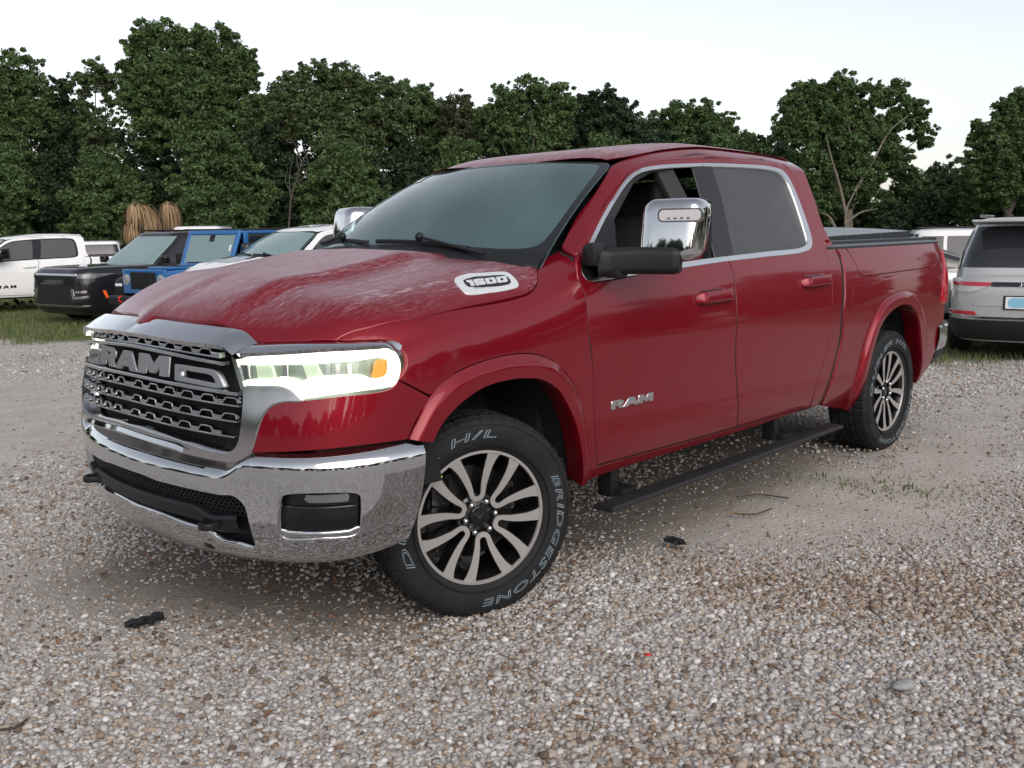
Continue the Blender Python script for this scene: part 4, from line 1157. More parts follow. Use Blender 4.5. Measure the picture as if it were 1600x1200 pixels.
bp = panel('side_badge', S_hood, dense(S_hood, nb_out), mat=white_badge, parent=hood_o, step=.02, gap=0, lip=.006, off=.006, rnd=.002)
panel('badge_field', S_hood, dense(S_hood, cN((335, 312), (365, 287), (930, 220), (1000, 235), (1040, 268), (1072, 332), (430, 402), (392, 386))), mat=badge_black, parent=bp, step=.02, gap=0, lip=.002, off=.0072, rnd=.0005)
badge_word('1500', S_hood, quad_map(*cN((430, 393), (1025, 322), (375, 312), (992, 242))), white_badge, bp, .0095, .003, (.55, 1, 1, 1), name='badge_digit', gap_=.14, rnd=.0005)
def text_mesh(s, outline=0.0, shear=0.0, space=1.0):
    """built-in font -> verts (n,2 or 3), faces; baseline at 0, cap height about .7"""
    cu = bpy.data.curves.new('txt', 'FONT'); cu.body = s; cu.shear = shear; cu.space_character = space
    if outline:
        cu.fill_mode = 'NONE'; cu.bevel_depth = outline; cu.bevel_resolution = 0; cu.resolution_u = 3
    else:
        cu.resolution_u = 2
    ob = bpy.data.objects.new('txt', cu); COL.objects.link(ob)
    bpy.context.view_layer.update()
    me = ob.evaluated_get(bpy.context.evaluated_depsgraph_get()).to_mesh()
    V = np.array([v.co[:] for v in me.vertices]); Fc = [tuple(p.vertices) for p in me.polygons]
    ob.evaluated_get(bpy.context.evaluated_depsgraph_get()).to_mesh_clear()
    bpy.data.objects.remove(ob); bpy.data.curves.remove(cu)
    return V, Fc
tv, tf = text_mesh('HURRICANE H.O.', shear=.3)
tw = tv[:, 0].max(); qm = quad_map(*cN((490, 438), (1062, 366), (496, 410), (1060, 352)))
uvq = np.array([S_hood.hit(*qm((v[0] / tw, v[1] / .72))) for v in tv])
mesh_obj('badge_text', S_hood.fn(uvq[:, 0], uvq[:, 1]) + S_hood.nrm(uvq[:, 0], uvq[:, 1]) * .0085, tf, badge_black, bp, smooth_=False)
bpm = empty('side_badge', (0, 0, 0), 0, hood_o)
for ch in [bp] + list(bp.children):
    c = ch.copy(); COL.objects.link(c); c.parent = bpm; c.scale = (1, -1, 1)

# ------------------------------------------------------------------ cab interior
cab_in = empty('cab_interior', (0, 0, 0), 0, truck)
xs_ = np.linspace(-2.88, -1.12, 16); ys_ = np.linspace(-.64, .64, 16)
X_, Y_ = np.meshgrid(xs_, ys_, indexing='ij')
hv = roof_fn(X_.ravel(), Y_.ravel()) + np.array([0, 0, -.05])
mesh_obj('headliner', hv, [(i * 16 + j, i * 16 + j + 1, (i + 1) * 16 + j + 1, (i + 1) * 16 + j) for i in range(15) for j in range(15)], interior, cab_in)
box_obj('cab_floor', (-1.65, 0, .50), (2.5, 1.74, .06), interior, cab_in)
box_obj('dashboard', (-.70, 0, 1.12), (.42, 1.56, .36), interior, cab_in, bevel=.08, seg=4)
box_obj('firewall', (-.42, 0, .92), (.05, 1.6, .82), black_matte, cab_in)
def seat(x, y, w):
    s = empty('seat', (0, 0, 0), 0, cab_in)
    bm = bmesh.new(); add_box(bm, (x - .06, y, .86), (.50, w, .18)); 
    r = Matrix.Rotation(rad(-16), 3, 'Y')
    add_box(bm, (x - .36, y, 1.22), (.17, w * .98, .70), r)
    bm_obj('seat_cushion', bm, interior, cab_in, bevel=.06, seg=3)
    nh = 1 if w < .7 else 3
    for i in range(nh):
        yy = y if nh == 1 else y + (i - 1) * w * .34
        bm = bmesh.new(); add_box(bm, (x - .50, yy, 1.645), (.10, .27, .20), r); bm_obj('headrest', bm, interior, cab_in, bevel=.045, seg=3)
        for dy in (-.06, .06):
            bm = bmesh.new(); add_box(bm, (x - .465, yy + dy, 1.52), (.012, .012, .14), r); bm_obj('headrest_post', bm, steel, cab_in)
    bpy.data.objects.remove(s)
seat(-1.18, .40, .56); seat(-1.18, -.40, .56); seat(-2.22, 0, 1.40)
bm = bmesh.new(); add_box(bm, (-1.25, 0, .86), (.7, .30, .32)); bm_obj('centre_console', bm, interior, cab_in, bevel=.04)
a = np.linspace(0, 2 * np.pi, 40, endpoint=False)
cst = np.array([-.99, .40, 1.22]); dy_ = np.array([0, 1, 0]); dz_ = np.array([-.42, 0, .91])
sweep('steering_wheel', cst + .185 * (np.cos(a)[:, None] * dy_ + np.sin(a)[:, None] * dz_), circ(.016, 8), interior, cab_in, closed=True, norms=np.tile(np.cross(dy_, dz_), (40, 1)))
bm = bmesh.new(); add_box(bm, (-.96, .40, 1.215), (.06, .34, .07), Matrix.Rotation(rad(-25), 3, 'Y')); bm_obj('steering_hub', bm, interior, cab_in, bevel=.02)
# door inner skins, pillars and the back wall with its window
for sg in (1, -1):
    for x0, x1 in ((-1.60, -.62), (-2.66, -1.70)):
        bm = bmesh.new(); add_box(bm, ((x0 + x1) / 2, sg * .90, .90), (x1 - x0, .06, .82)); bm_obj('door_card', bm, interior, cab_in, bevel=.02)
    P = np.array([cab_fn(np.array([x]), np.array([v]))[0] * [1, sg, 1] + np.array([0, -sg * .05, 0]) for x, v in ((-1.60, 1.25), (-1.53, 1.60), (-1.47, 1.84))])
    sweep('pillar_trim', P, rrect(.13, .05, .015, 3), interior, cab_in, up=(0, 1, 0))
    sweep('assist_pillar', np.array([cab_fn(np.array([x]), np.array([v]))[0] * [1, sg, 1] + np.array([0, -sg * .045, 0]) for x, v in ((-.62, 1.34), (-.85, 1.52), (-1.02, 1.64), (-1.17, 1.745), (-1.35, 1.80), (-1.8, 1.86), (-2.5, 1.86), (-2.75, 1.80))]), rrect(.06, .045, .012, 3), interior, cab_in, up=(0, 1, 0))
bw = []
for z in (.55, 1.30, 1.40): bw.append([(-2.86, y, z) for y in np.linspace(-.90, .90, 20) * (1 if z < 1.35 else .97)])
loft('cab_back', bw, red, truck, both=False)
for sg in (1, -1):
    loft('cab_back_pillar', [[(-2.86, sg * .875, 1.40), (-2.87, sg * .80, 1.60), (-2.88, sg * .70, 1.84)], [(-2.86, sg * .72, 1.40), (-2.87, sg * .68, 1.60), (-2.88, sg * .60, 1.84)]], red, truck, both=False)
loft('cab_back_top', [[(-2.885, y, 1.83) for y in np.linspace(-.70, .70, 12)], [(-2.91, y, 1.925 - .10 * (abs(y) / .72) ** 6) for y in np.linspace(-.70, .70, 12)]], red, truck, both=False)
loft('rear_window', [[(-2.865, y, 1.39) for y in np.linspace(-.74, .74, 10)], [(-2.88, y, 1.84) for y in np.linspace(-.64, .64, 10)]], clear_glass, truck, both=False)
# ------------------------------------------------------------------ wheels (local: y = 0 is the rim face, +y outward)
RW = .269
def build_wheel(roll=0.0, letters=True):
    w = empty('wheel', (0, 0, 0), 0, truck)
    # tyre carcass with tread
    R = .405; c = -.118; hw = .137
    prof = [(.262, hw - .034), (.266, hw - .022), (.276, hw - .012), (.300, hw - .002), (.330, hw + .003), (.356, hw + .001), (.374, hw - .005), (.386, hw - .011), (.3935, hw - .020), (.3985, hw - .030)]
    tread = []
    for y0, y1 in ((hw - .034, .058), (.048, .018), (.008, -.008), (-.018, -.048), (-.058, -hw + .034)):
        tread += [(.393, y0 + (.0015 if y0 < hw - .05 else 0)), (.4025 + .0025 * (1 - (y0 / hw) ** 2), y0), (.4025 + .0025 * (1 - (y1 / hw) ** 2), y1), (.393, y1 - .0015)]
    full = prof + tread + [(r, -y) for r, y in prof[::-1]]
    full = np.array([(r, y + c) for r, y in full]); k = len(full); n = 288
    a = np.linspace(0, 2 * np.pi, n, endpoint=False)
    rr = np.tile(full[:, 0], (n, 1)); yy = np.tile(full[:, 1], (n, 1))
    np_ = len(prof)
    idx = np.arange(n)
    for j in list(range(np_ - 3, np_ + 4)) + list(range(k - np_ - 4, k - np_ + 3)):
        rr[(idx % 6) == 0, j] -= .007                                     # lateral grooves at both shoulders
        rr[(idx % 6) == 3, j] -= .0015
    for j in range(np_ + 4, k - np_ - 4):
        rr[(idx % 8) == (j // 4) % 8, j] -= .006
    V = np.stack([rr * np.cos(a)[:, None], yy, rr * np.sin(a)[:, None]], -1).reshape(-1, 3)
    I, J = np.meshgrid(np.arange(n), np.arange(k - 1), indexing='ij'); I = I.ravel(); J = J.ravel()
    Fq = np.stack([I * k + J, I * k + J + 1, ((I + 1) % n) * k + J + 1, ((I + 1) % n) * k + J], 1)
    me = fast_mesh('tyre', V, Fq, rubber); me.polygons.foreach_set('use_smooth', [True] * len(me.polygons)); me.set_sharp_from_angle(angle=rad(40))
    tyre = link(bpy.data.objects.new('tyre', me), w)
    # sidewall ridges
    for r_ in (.290, .372):
        lathe('sidewall_ring', [(r_ - .002, c + hw - .004), (r_ - .001, c + hw + (.0035 if r_ < .3 else -.001)), (r_ + .001, c + hw + (.0035 if r_ < .3 else -.001)), (r_ + .002, c + hw - .004)], rubber, tyre if False else w, n=96)
    # lettering round the sidewall
    if letters:
        for txt, a0, a1, rb, hh in (('BRIDGESTONE', 24, -93, .322, .030), ('DUELER H/L', 206, 80, .322, .030)):
            tv, tf = text_mesh(txt, outline=.017, shear=.18, space=1.12)
            x = tv[:, 0]; t = (x - x.min()) / (x.max() - x.min()); ang = np.radians(a0 + (a1 - a0) * t)
            r_ = rb + tv[:, 1] / .72 * hh
            side = np.interp(r_, [.300, .330, .356], [c + hw - .002, c + hw + .003, c + hw + .001]) + .0016 + tv[:, 2] * .03
            mesh_obj('lettering', np.stack([-r_ * np.cos(ang), side, r_ * np.sin(ang)], 1), tf, letter_paint, w, smooth_=False)
    # rim: lip, barrel
    lathe('rim', [(.262, -.235), (.268, -.225), (.262, -.212), (.245, -.20), (.238, -.14), (.242, -.05), (.250, -.018), (.2545, -.010)], alloy_black, w, n=72)
    lathe('rim_lip', [(.2535, -.016), (.2545, -.005), (.2565, -.002), (.2675, -.002), (.2700, -.004), (.2715, -.009), (.2705, -.024)], alloy, w, n=96)
    # brake disc, hub
    lathe('brake_disc', [(.07, -.115), (.185, -.115), (.187, -.12), (.187, -.14), (.185, -.145)], mat('brake_dark', base=(.05, .05, .05), metal=.6, rough=.5), w, n=48)
    box_obj('brake_caliper', (.13, -.125, .06), (.08, .06, .17), alloy_black, w, bevel=.015)
    lathe('hub', [(0, -.030), (.030, -.030), (.034, -.033), (.040, -.036), (.075, -.040), (.088, -.046), (.094, -.060), (.094, -.14)], alloy_black, w, n=48)
    # spokes: six pairs, each a U closed at the hub
    outc = [(0, .240), (.056, .248), (.102, .290), (.128, .36), (.150, .44), (.190, .54), (.266, .70), (.352, .82), (.445, .895)]
    inc = [(0, .312), (.030, .319), (.052, .352), (.060, .41), (.072, .48), (.094, .57), (.142, .72), (.188, .84), (.236, .972)]
    def strip(oc, ic, y_top, y_bot, mt, name, ang, grow=0.0):
        oc = catmull([(x, y) for x, y in oc], False, 4); ic = catmull([(x, y) for x, y in ic], False, 4)
        nn_ = len(oc)
        L_ = np.vstack([(oc * [-1, 1])[::-1][:-1], oc]); M_ = np.vstack([(ic * [-1, 1])[::-1][:-1], ic])
        m = len(L_); ca, sa = math.cos(ang), math.sin(ang)
        def P(q, y):
            x_, r_ = q[:, 0] * RW, q[:, 1] * RW
            a_ = x_ * sa + r_ * ca * 1.0; b_ = -x_ * ca + r_ * sa       # view right / up
            rad_ = np.hypot(q[:, 0], q[:, 1])
            yy_ = y - .022 * (1 - np.clip(rad_, 0, 1)) ** 1.0
            return np.stack([-a_, yy_, b_], 1)
        V = np.vstack([P(L_, y_top), P(M_, y_top), P(L_ * (1 + grow * 0), y_bot), P(M_, y_bot)])
        Fc = []
        for i in range(m - 1):
            Fc.append((i, i + 1, m + i + 1, m + i))
            Fc.append((i, 2 * m + i, 2 * m + i + 1, i + 1)); Fc.append((m + i, m + i + 1, 3 * m + i + 1, 3 * m + i))
        Fc += [(0, m, 3 * m, 2 * m), (m - 1, 3 * m - 1, 4 * m - 1, 2 * m - 1)]
        bm = bmesh.new(); vv = [bm.verts.new(v) for v in V]
        for f in Fc: bm.faces.new([vv[i] for i in f])
        return bm_obj(name, bm, mt, w)
    for i in range(6):
        ang = rad(96 + 60 * i)
        strip(outc, inc, -.004, -.012, alloy, 'spoke', ang)
        ow = [(x * 1.02 + (.012 if x > 0 else 0), max(.25, r - .004)) for x, r in outc]; iw = [(max(0, x - .010), r + .006) for x, r in inc]
        strip(ow, iw, -.0065, -.075, alloy_black, 'spoke_body', ang)
        la = rad(66 + 60 * i); x_, z_ = -.0640 * math.cos(la), .0640 * math.sin(la)
        bm = bmesh.new(); bmesh.ops.create_cone(bm, cap_ends=True, segments=6, radius1=.0135, radius2=.0125, depth=.022, matrix=Matrix.Translation((x_, -.026, z_)) @ Matrix.Rotation(rad(-90), 4, 'X'))
        bmesh.ops.create_uvsphere(bm, u_segments=10, v_segments=6, radius=.0122, matrix=Matrix.Translation((x_, -.016, z_)))
        bm_obj('lug_nut', bm, chrome, w)
    lathe('centre_cap', [(0, -.0235), (.036, -.0235), (.040, -.0255), (.0415, -.034)], black_gloss, w, n=40)
    # horned emblem on the cap
    em = [(0, -.012), (.006, -.004), (.014, .002), (.016, .010), (.011, .012), (.009, .006), (.0, .004), (-.009, .006), (-.011, .012), (-.016, .010), (-.014, .002), (-.006, -.004)]
    mesh_obj('cap_emblem', [(-x, -.0228, y) for x, y in em], [tuple(range(len(em)))], mat('emblem_grey', base=(.10, .10, .105), metal=.8, rough=.35), w, smooth_=False)
    return w
def copy_children(src, dst):
    for ch in list(src.children):
        c = ch.copy(); COL.objects.link(c); c.parent = dst
wfl = build_wheel()
STEER = rad(19.38)
wfl.location = (.093, .954, .410); wfl.rotation_euler = (0, 0, -STEER)
wfr = empty('wheel', (-.055, -.954, .410), -STEER, truck); wfr.scale = (1, -1, 1); copy_children(wfl, wfr)
for sg in (1, -1):
    wr = empty('wheel', (-3.672, sg * 1.003, .406), 0, truck); wr.scale = (1, sg, 1); wr.rotation_euler = (0, rad(-28), 0)
    copy_children(wfl, wr)
lab = mat('inspection_sticker', base=(.62, .78, .25), rough=.5)
q = rad(133)
box_obj('rim_sticker', (-.255 * math.cos(q), .0005, .255 * math.sin(q)), (.020, .002, .016), lab, wfl, rot=Matrix.Rotation(rad(-25), 3, 'Y'))

# wheel housings, underbody, running boards
def housing(surf, inl, name):
    uv = catmull(surf.trace(inl), False, 8)
    P = surf.fn(uv[:, 0], uv[:, 1]) - surf.nrm(uv[:, 0], uv[:, 1]) * .012
    ctr = P.mean(0); ctr[2] = .45
    o = P.copy(); o[:, 0] = ctr[0] + (P[:, 0] - ctr[0]) * 1.04; o[:, 2] = ctr[2] + (P[:, 2] - ctr[2]) * 1.04
    rows = [o, o * [1, 0, 1] + [0, .62, 0], o * [1, 0, 1] + [0, .50, 0]]
    h = loft(name, rows, black_matte, truck, both=False)
    # inner wall
    w_ = rows[-1]; V = list(w_) + [ctr * [1, 0, 1] + [0, .5, 0]]
    bm = bmesh.new(); vv = [bm.verts.new(v) for v in V]
    for i in range(len(w_) - 1): bm.faces.new((vv[i], vv[i + 1], vv[-1]))
    g = bm_obj('inner_wheel_wall', bm, black_matte, truck)
    mirror(h); mirror(g)
housing(S_fend, arch_in, 'wheel_housing'); housing(S_bed, rarch_in, 'wheel_housing')
box_obj('underbody', (-1.95, 0, .52), (4.5, 1.50, .16), black_matte, truck, bevel=.03)
for sg in (1, -1):
    box_obj('frame_rail', (-2.0, sg * .46, .45), (5.3, .09, .16), black_plastic, truck, bevel=.01)
    box_obj('inner_sill', (-1.6, sg * .80, .50), (2.3, .10, .14), black_matte, truck)
sweep('rear_axle', np.array([(-3.67, y, .40) for y in np.linspace(-.85, .85, 9)]), circ(.05, 12), black_plastic, truck)
sweep('front_axle', np.array([(.0, y, .40) for y in np.linspace(-.78, .78, 9)]), circ(.04, 12), black_plastic, truck)
# running board with two brackets
rb = empty('running_board', (0, 0, 0), 0, truck)
P = np.array([(x, 1.0, .298) for x in np.linspace(-2.88, -.60, 40)])
sweep('tread_plate', P, rrect(.105, .022, .008, 4), step_grey, rb)
sweep('tread_rib', np.array([(x, 1.042, .3095) for x in np.linspace(-2.85, -.62, 20)]), rrect(.012, .006, .002, 2), step_grey, rb)
for x in (-.79, -2.30):
    bm = bmesh.new(); add_box(bm, (x, .88, .375), (.055, .08, .16)); add_box(bm, (x - .05, .915, .318), (.11, .11, .035)); bm_obj('bracket', bm, black_plastic, rb, bevel=.008)
rb2 = empty('running_board', (0, 0, 0), 0, truck)
for ch in list(rb.children): mirror(ch, rb2)

# ------------------------------------------------------------------ bed, tail lamps, rear bumper
us = np.linspace(float(u_of_x(-2.86)), float(u_of_x(-4.83)), 60)
top = body_fn(us, np.full(60, 1.372)); nn_ = np.concatenate([N2(us), np.zeros((60, 1))], 1)
rl = loft('bed_rail_cap', [top + nn_ * .004 + np.array([0, 0, -.012]), top + nn_ * .003 + np.array([0, 0, .004]), top - nn_ * .02 + np.array([0, 0, .016]), top - nn_ * .11 + np.array([0, 0, .016]), top - nn_ * .125 + np.array([0, 0, -.05])], rail_black, truck, both=False)
mirror(rl)
for k_ in range(3):
    r_ = sweep('rail_rib', (top - nn_ * (.035 + .025 * k_) + np.array([0, 0, .018]))[2:-4], rrect(.010, .005, .0015, 2), rail_black, truck); mirror(r_)
cover = empty('bed_cover', (0, 0, 0), 0, truck)
for i, (x0, x1) in enumerate(((-2.89, -3.41), (-3.42, -3.94), (-3.95, -4.47))):
    yy = np.linspace(-.785, .785, 25)
    zt_ = lambda x: np.interp(x, [-4.5, -2.9], [1.456, 1.432]) + .035 * (1 - (yy / .785) ** 2)
    zb_ = lambda x: np.full(25, 1.402)
    R_ = [np.stack([np.full(25, x), yy, z], 1) for x, z in ((x0, zb_(x0)), (x0, zt_(x0)), (x1, zt_(x1)), (x1, zb_(x1)))]
    loft('cover_panel', R_, grey_cover, cover, both=False)
    for sg in (1, -1):
        loft('cover_edge', [[(x0, sg * .786, 1.402), (x1, sg * .786, 1.402)], [(x0, sg * .786, float(np.interp(x0, [-4.5, -2.9], [1.457, 1.433]))), (x1, sg * .786, float(np.interp(x1, [-4.5, -2.9], [1.457, 1.433])))]], rail_black, cover, both=False)
for sg in (1, -1):
    box_obj('cover_rail', (-3.84, sg * .825, 1.398), (1.94, .06, .024), rail_black, cover, bevel=.01)
box_obj('bed_floor', (-3.85, 0, .80), (1.9, 1.6, .04), black_plastic, truck)
box_obj('bed_front_wall', (-2.90, 0, 1.02), (.04, 1.80, .80), red, truck)
tg = loft('tailgate', [[(-4.90 + .03 * (abs(y) / .8) ** 2 * 0, y, z) for y in np.linspace(-.80, .80, 12)] for z in (.66, .9, 1.2, 1.36, 1.40)], red, truck, both=False)
tl = panel('tail_lamp', S_bed, dense(S_bed, cR((978, 228), (1000, 218), (1012, 262), (1018, 330), (1012, 480), (1003, 600), (975, 604), (986, 480), (990, 330))), mat=tail_red, parent=truck, step=.03, gap=0, lip=.03, off=.012, rnd=.008)
mirror(tl)
rbp = [( -4.55, 1.0), (-4.72, .985), (-4.86, .955), (-4.96, .90), (-5.01, .78), (-5.03, .5), (-5.035, 0)]
q = catmull(rbp, False, 6); q = np.vstack([q, (q * [1, -1])[::-1][1:]])
tt = len(q)
def rrow(out, z):
    t_ = np.gradient(q, axis=0); t_ /= np.linalg.norm(t_, axis=1)[:, None]; nv = np.stack([t_[:, 1], -t_[:, 0]], 1)
    p = q + nv * out; return np.concatenate([p, np.full((tt, 1), z)], 1)
rbm = loft('rear_bumper', [rrow(-.06, .775), rrow(-.01, .770), rrow(.004, .755), rrow(.006, .68), rrow(-.01, .60), rrow(-.05, .555)], chrome, truck, both=False)
loft('rear_bumper_lower', [rrow(-.03, .60), rrow(-.02, .55), rrow(-.08, .47), rrow(-.16, .46)], black_plastic, rbm, both=False)
loft('rear_bumper_step', [rrow(-.005, .774), rrow(-.14, .778)], black_plastic, rbm, both=False)
# ------------------------------------------------------------------ ground
_gs = pchip([-300, 2.2, 3.6, 7, 14, 21, 60, 300], [0, 0, .05, .23, .34, .41, .62, .9])
def gz(x, y):
    s = -np.asarray(x, float) * .724 - np.asarray(y, float) * .69
    return GZ - _gs(s)
def ground_hit(px, py):
    z = GZ
    for _ in range(12):
        p = on_plane(px, py, 2, z); z = float(gz(p[0], p[1]))
    return np.array([p[0], p[1], z])
def at_depth(px, py, D):
    v = RM @ np.array([(px - 800) / FPX, (600 - py) / FPX, -1.0])
    return CAM_LOC + v * D
# verge between gravel and grass: a line through two points seen in the photograph
_vA = ground_hit(0, 527)[:2]; _vB = ground_hit(1600, 562)[:2]
_vd = (_vB - _vA) / np.linalg.norm(_vB - _vA); _vn = np.array([-_vd[1], _vd[0]])
if np.dot(CAM_LOC[:2] - _vA, _vn) > 0: _vn = -_vn                # points away from the camera, into the grass
def into_grass(x, y):
    return (np.asarray(x) - _vA[0]) * _vn[0] + (np.asarray(y) - _vA[1]) * _vn[1]

gm = bpy.data.materials.new('gravel_ground'); N, L = nt(gm); b = N['Principled BSDF']
setp(b, rough=.92, spec=.2)
tc = N.new('ShaderNodeNewGeometry')
def noise(scale, detail=6, rough=.6, dist=0.0):
    n = N.new('ShaderNodeTexNoise'); n.inputs['Scale'].default_value = scale; n.inputs['Detail'].default_value = detail
    n.inputs['Roughness'].default_value = rough; n.inputs['Distortion'].default_value = dist
    L.new(tc.outputs['Position'], n.inputs['Vector']); return n
def ramp(src, stops):
    r = N.new('ShaderNodeValToRGB'); e = r.color_ramp.elements
    while len(e) < len(stops): e.new(.5)
    for i, (p, c) in enumerate(stops): e[i].position = p; e[i].color = (*c, 1)
    L.new(src, r.inputs['Fac']); return r
def mixc(f, a, b_):
    m = N.new('ShaderNodeMix'); m.data_type = 'RGBA'
    for s_, v in (('Factor', f), ('A', a), ('B', b_)):
        if isinstance(v, bpy.types.NodeSocket): L.new(v, m.inputs[s_])
        elif isinstance(v, tuple): m.inputs[s_].default_value = (*v, 1)
        else: m.inputs[s_].default_value = v
    return m.outputs['Result']
vor = N.new('ShaderNodeTexVoronoi'); vor.inputs['Scale'].default_value = 42; L.new(tc.outputs['Position'], vor.inputs['Vector'])
sep = N.new('ShaderNodeSeparateColor'); L.new(vor.outputs['Color'], sep.inputs[0])
stones = ramp(sep.outputs[0], [(0, (.22, .205, .195)), (.25, (.34, .325, .31)), (.5, (.44, .425, .41)), (.72, (.33, .29, .255)), (.88, (.54, .525, .51)), (1, (.38, .365, .35))])
sand = ramp(noise(3.5, 8, .65).outputs['Fac'], [(.25, (.33, .30, .27)), (.6, (.43, .395, .36)), (.85, (.50, .465, .43))])
patch = N.new('ShaderNodeAttribute'); patch.attribute_name = 'sand'
dirt = N.new('ShaderNodeAttribute'); dirt.attribute_name = 'dirt'  # bare dirt, plus the shade painted under the truck
grs = N.new('ShaderNodeAttribute'); grs.attribute_name = 'grass'
pn = N.new('ShaderNodeMath'); pn.operation = 'MULTIPLY_ADD'; L.new(noise(2.6, 6, .7).outputs['Fac'], pn.inputs[0]); pn.inputs[1].default_value = 1.1; 
pa = N.new('ShaderNodeMath'); pa.operation = 'ADD'; L.new(patch.outputs['Fac'], pa.inputs[0]); pa.inputs[1].default_value = -.62
L.new(pa.outputs[0], pn.inputs[2]); pn.use_clamp = True
c1 = mixc(pn.outputs[0], stones.outputs['Color'], sand.outputs['Color'])
dirt_shade_col = ramp(noise(9, 8, .7).outputs['Fac'], [(.3, (.075, .062, .050)), (.7, (.155, .130, .108))])  # dirt brown, darkened to deepen the truck's shadow
c2 = mixc(dirt.outputs['Fac'], c1, dirt_shade_col.outputs['Color'])
gcol = ramp(noise(1.3, 8, .75).outputs['Fac'], [(.25, (.040, .055, .020)), (.5, (.075, .090, .034)), (.66, (.13, .115, .055)), (.85, (.17, .14, .085))])
gn = N.new('ShaderNodeMath'); gn.operation = 'MULTIPLY_ADD'; gn.use_clamp = True; L.new(noise(1.1, 7, .7).outputs['Fac'], gn.inputs[0]); gn.inputs[1].default_value = 1.6
ga = N.new('ShaderNodeMath'); ga.operation = 'ADD'; L.new(grs.outputs['Fac'], ga.inputs[0]); ga.inputs[1].default_value = -1.05; L.new(ga.outputs[0], gn.inputs[2])
gm2 = N.new('ShaderNodeMath'); gm2.operation = 'MULTIPLY'; gm2.inputs[1].default_value = 2.0; L.new(grs.outputs['Fac'], gm2.inputs[0]); 
c3 = mixc(gn.outputs[0], c2, gcol.outputs['Color'])
L.new(c3, b.inputs['Base Color'])
bp_ = N.new('ShaderNodeBump'); bp_.inputs['Strength'].default_value = .35; bp_.inputs['Distance'].default_value = .012
hm = N.new('ShaderNodeMath'); hm.operation = 'ADD'; L.new(vor.outputs['Distance'], hm.inputs[0]); L.new(noise(14, 6, .7).outputs['Fac'], hm.inputs[1])
L.new(hm.outputs[0], bp_.inputs['Height']); L.new(bp_.outputs['Normal'], b.inputs['Normal'])

# zones of bare sand and dirt, outlined on the photograph and laid on the ground; the one under the truck also paints its shade
def zone(pts): return np.array([ground_hit(*p)[:2] for p in pts])
Z_sand = [zone([(900, 815), (1010, 765), (1200, 705), (1330, 715), (1480, 640), (1600, 610), (1600, 800), (1500, 860), (1380, 850), (1200, 872), (1060, 862), (960, 850)]),
          zone([(-300, 590), (0, 592), (150, 600), (165, 690), (120, 705), (0, 725), (-300, 760)]),
          zone([(0, 880), (230, 885), (420, 905), (640, 935), (580, 985), (330, 985), (120, 965), (0, 965)])]
Z_dirt_shade = [zone([(170, 800), (300, 830), (420, 880), (620, 900), (660, 950), (480, 985), (200, 965), (60, 930), (120, 870)]),
          np.array([(.75, -.95), (.75, .72), (-.4, .95), (-3.6, .95), (-4.6, .8), (-4.6, -.95)])]  # truck footprint: dirt colour doubling as painted shade
def zone_w(zs_, x, y, soft=.35):
    p = np.stack([np.ravel(x), np.ravel(y)], 1); w = np.zeros(len(p))
    for z in zs_:
        ins = inside(z, p)
        a = z; b2 = np.roll(z, -1, 0); d2 = np.full(len(p), 1e9)
        for q0, q1 in zip(a, b2):
            e = q1 - q0; t = np.clip(((p - q0) @ e) / (e @ e + 1e-9), 0, 1); d2 = np.minimum(d2, np.sum((p - q0 - t[:, None] * e) ** 2, 1))
        s = np.sqrt(d2) * np.where(ins, 1, -1)
        w = np.maximum(w, smooth(-soft, soft, s))
    return w
# one sheet, fine near the camera and coarse out to the horizon
ax = np.concatenate([-np.geomspace(900, 14, 26), np.linspace(-13.5, 6, 160), np.geomspace(6.6, 900, 26)])
ay = np.concatenate([-np.geomspace(900, 16, 26), np.linspace(-15.5, 6, 170), np.geomspace(6.6, 900, 26)])
X_, Y_ = np.meshgrid(ax, ay, indexing='ij')
xf, yf = X_.ravel(), Y_.ravel()
und = .012 * np.sin(xf * 1.7 + 1.3 * np.sin(yf * .9)) * np.sin(yf * 1.3 + .7) + .006 * np.sin(xf * 4.1 + yf * 3.3)
near_t = np.exp(-((xf - .05) ** 2 + (yf - .9) ** 2) / .3) + np.exp(-((xf + 3.67) ** 2 + (yf - .95) ** 2) / .3)
zf_ = gz(xf, yf) + und * (1 - np.clip(near_t, 0, 1)) * np.clip(1.2 - np.hypot(xf, yf) / 60, 0, 1)
na_, nb_ = len(ax), len(ay)
I, J = np.meshgrid(np.arange(na_ - 1), np.arange(nb_ - 1), indexing='ij'); I = I.ravel(); J = J.ravel()
gme = fast_mesh('ground', np.stack([xf, yf, zf_], 1), np.stack([I * nb_ + J, (I + 1) * nb_ + J, (I + 1) * nb_ + J + 1, I * nb_ + J + 1], 1), gm)
for nm_, w in (('sand', zone_w(Z_sand, xf, yf, .45)), ('dirt', zone_w(Z_dirt_shade, xf, yf, .35) * .75), ('grass', smooth(-1.2, .8, into_grass(xf, yf)))):
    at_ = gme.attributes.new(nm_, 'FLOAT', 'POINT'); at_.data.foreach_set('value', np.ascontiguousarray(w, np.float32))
gme.polygons.foreach_set('use_smooth', [True] * len(gme.polygons))
ground = tag(link(bpy.data.objects.new('ground', gme)), kind='structure')

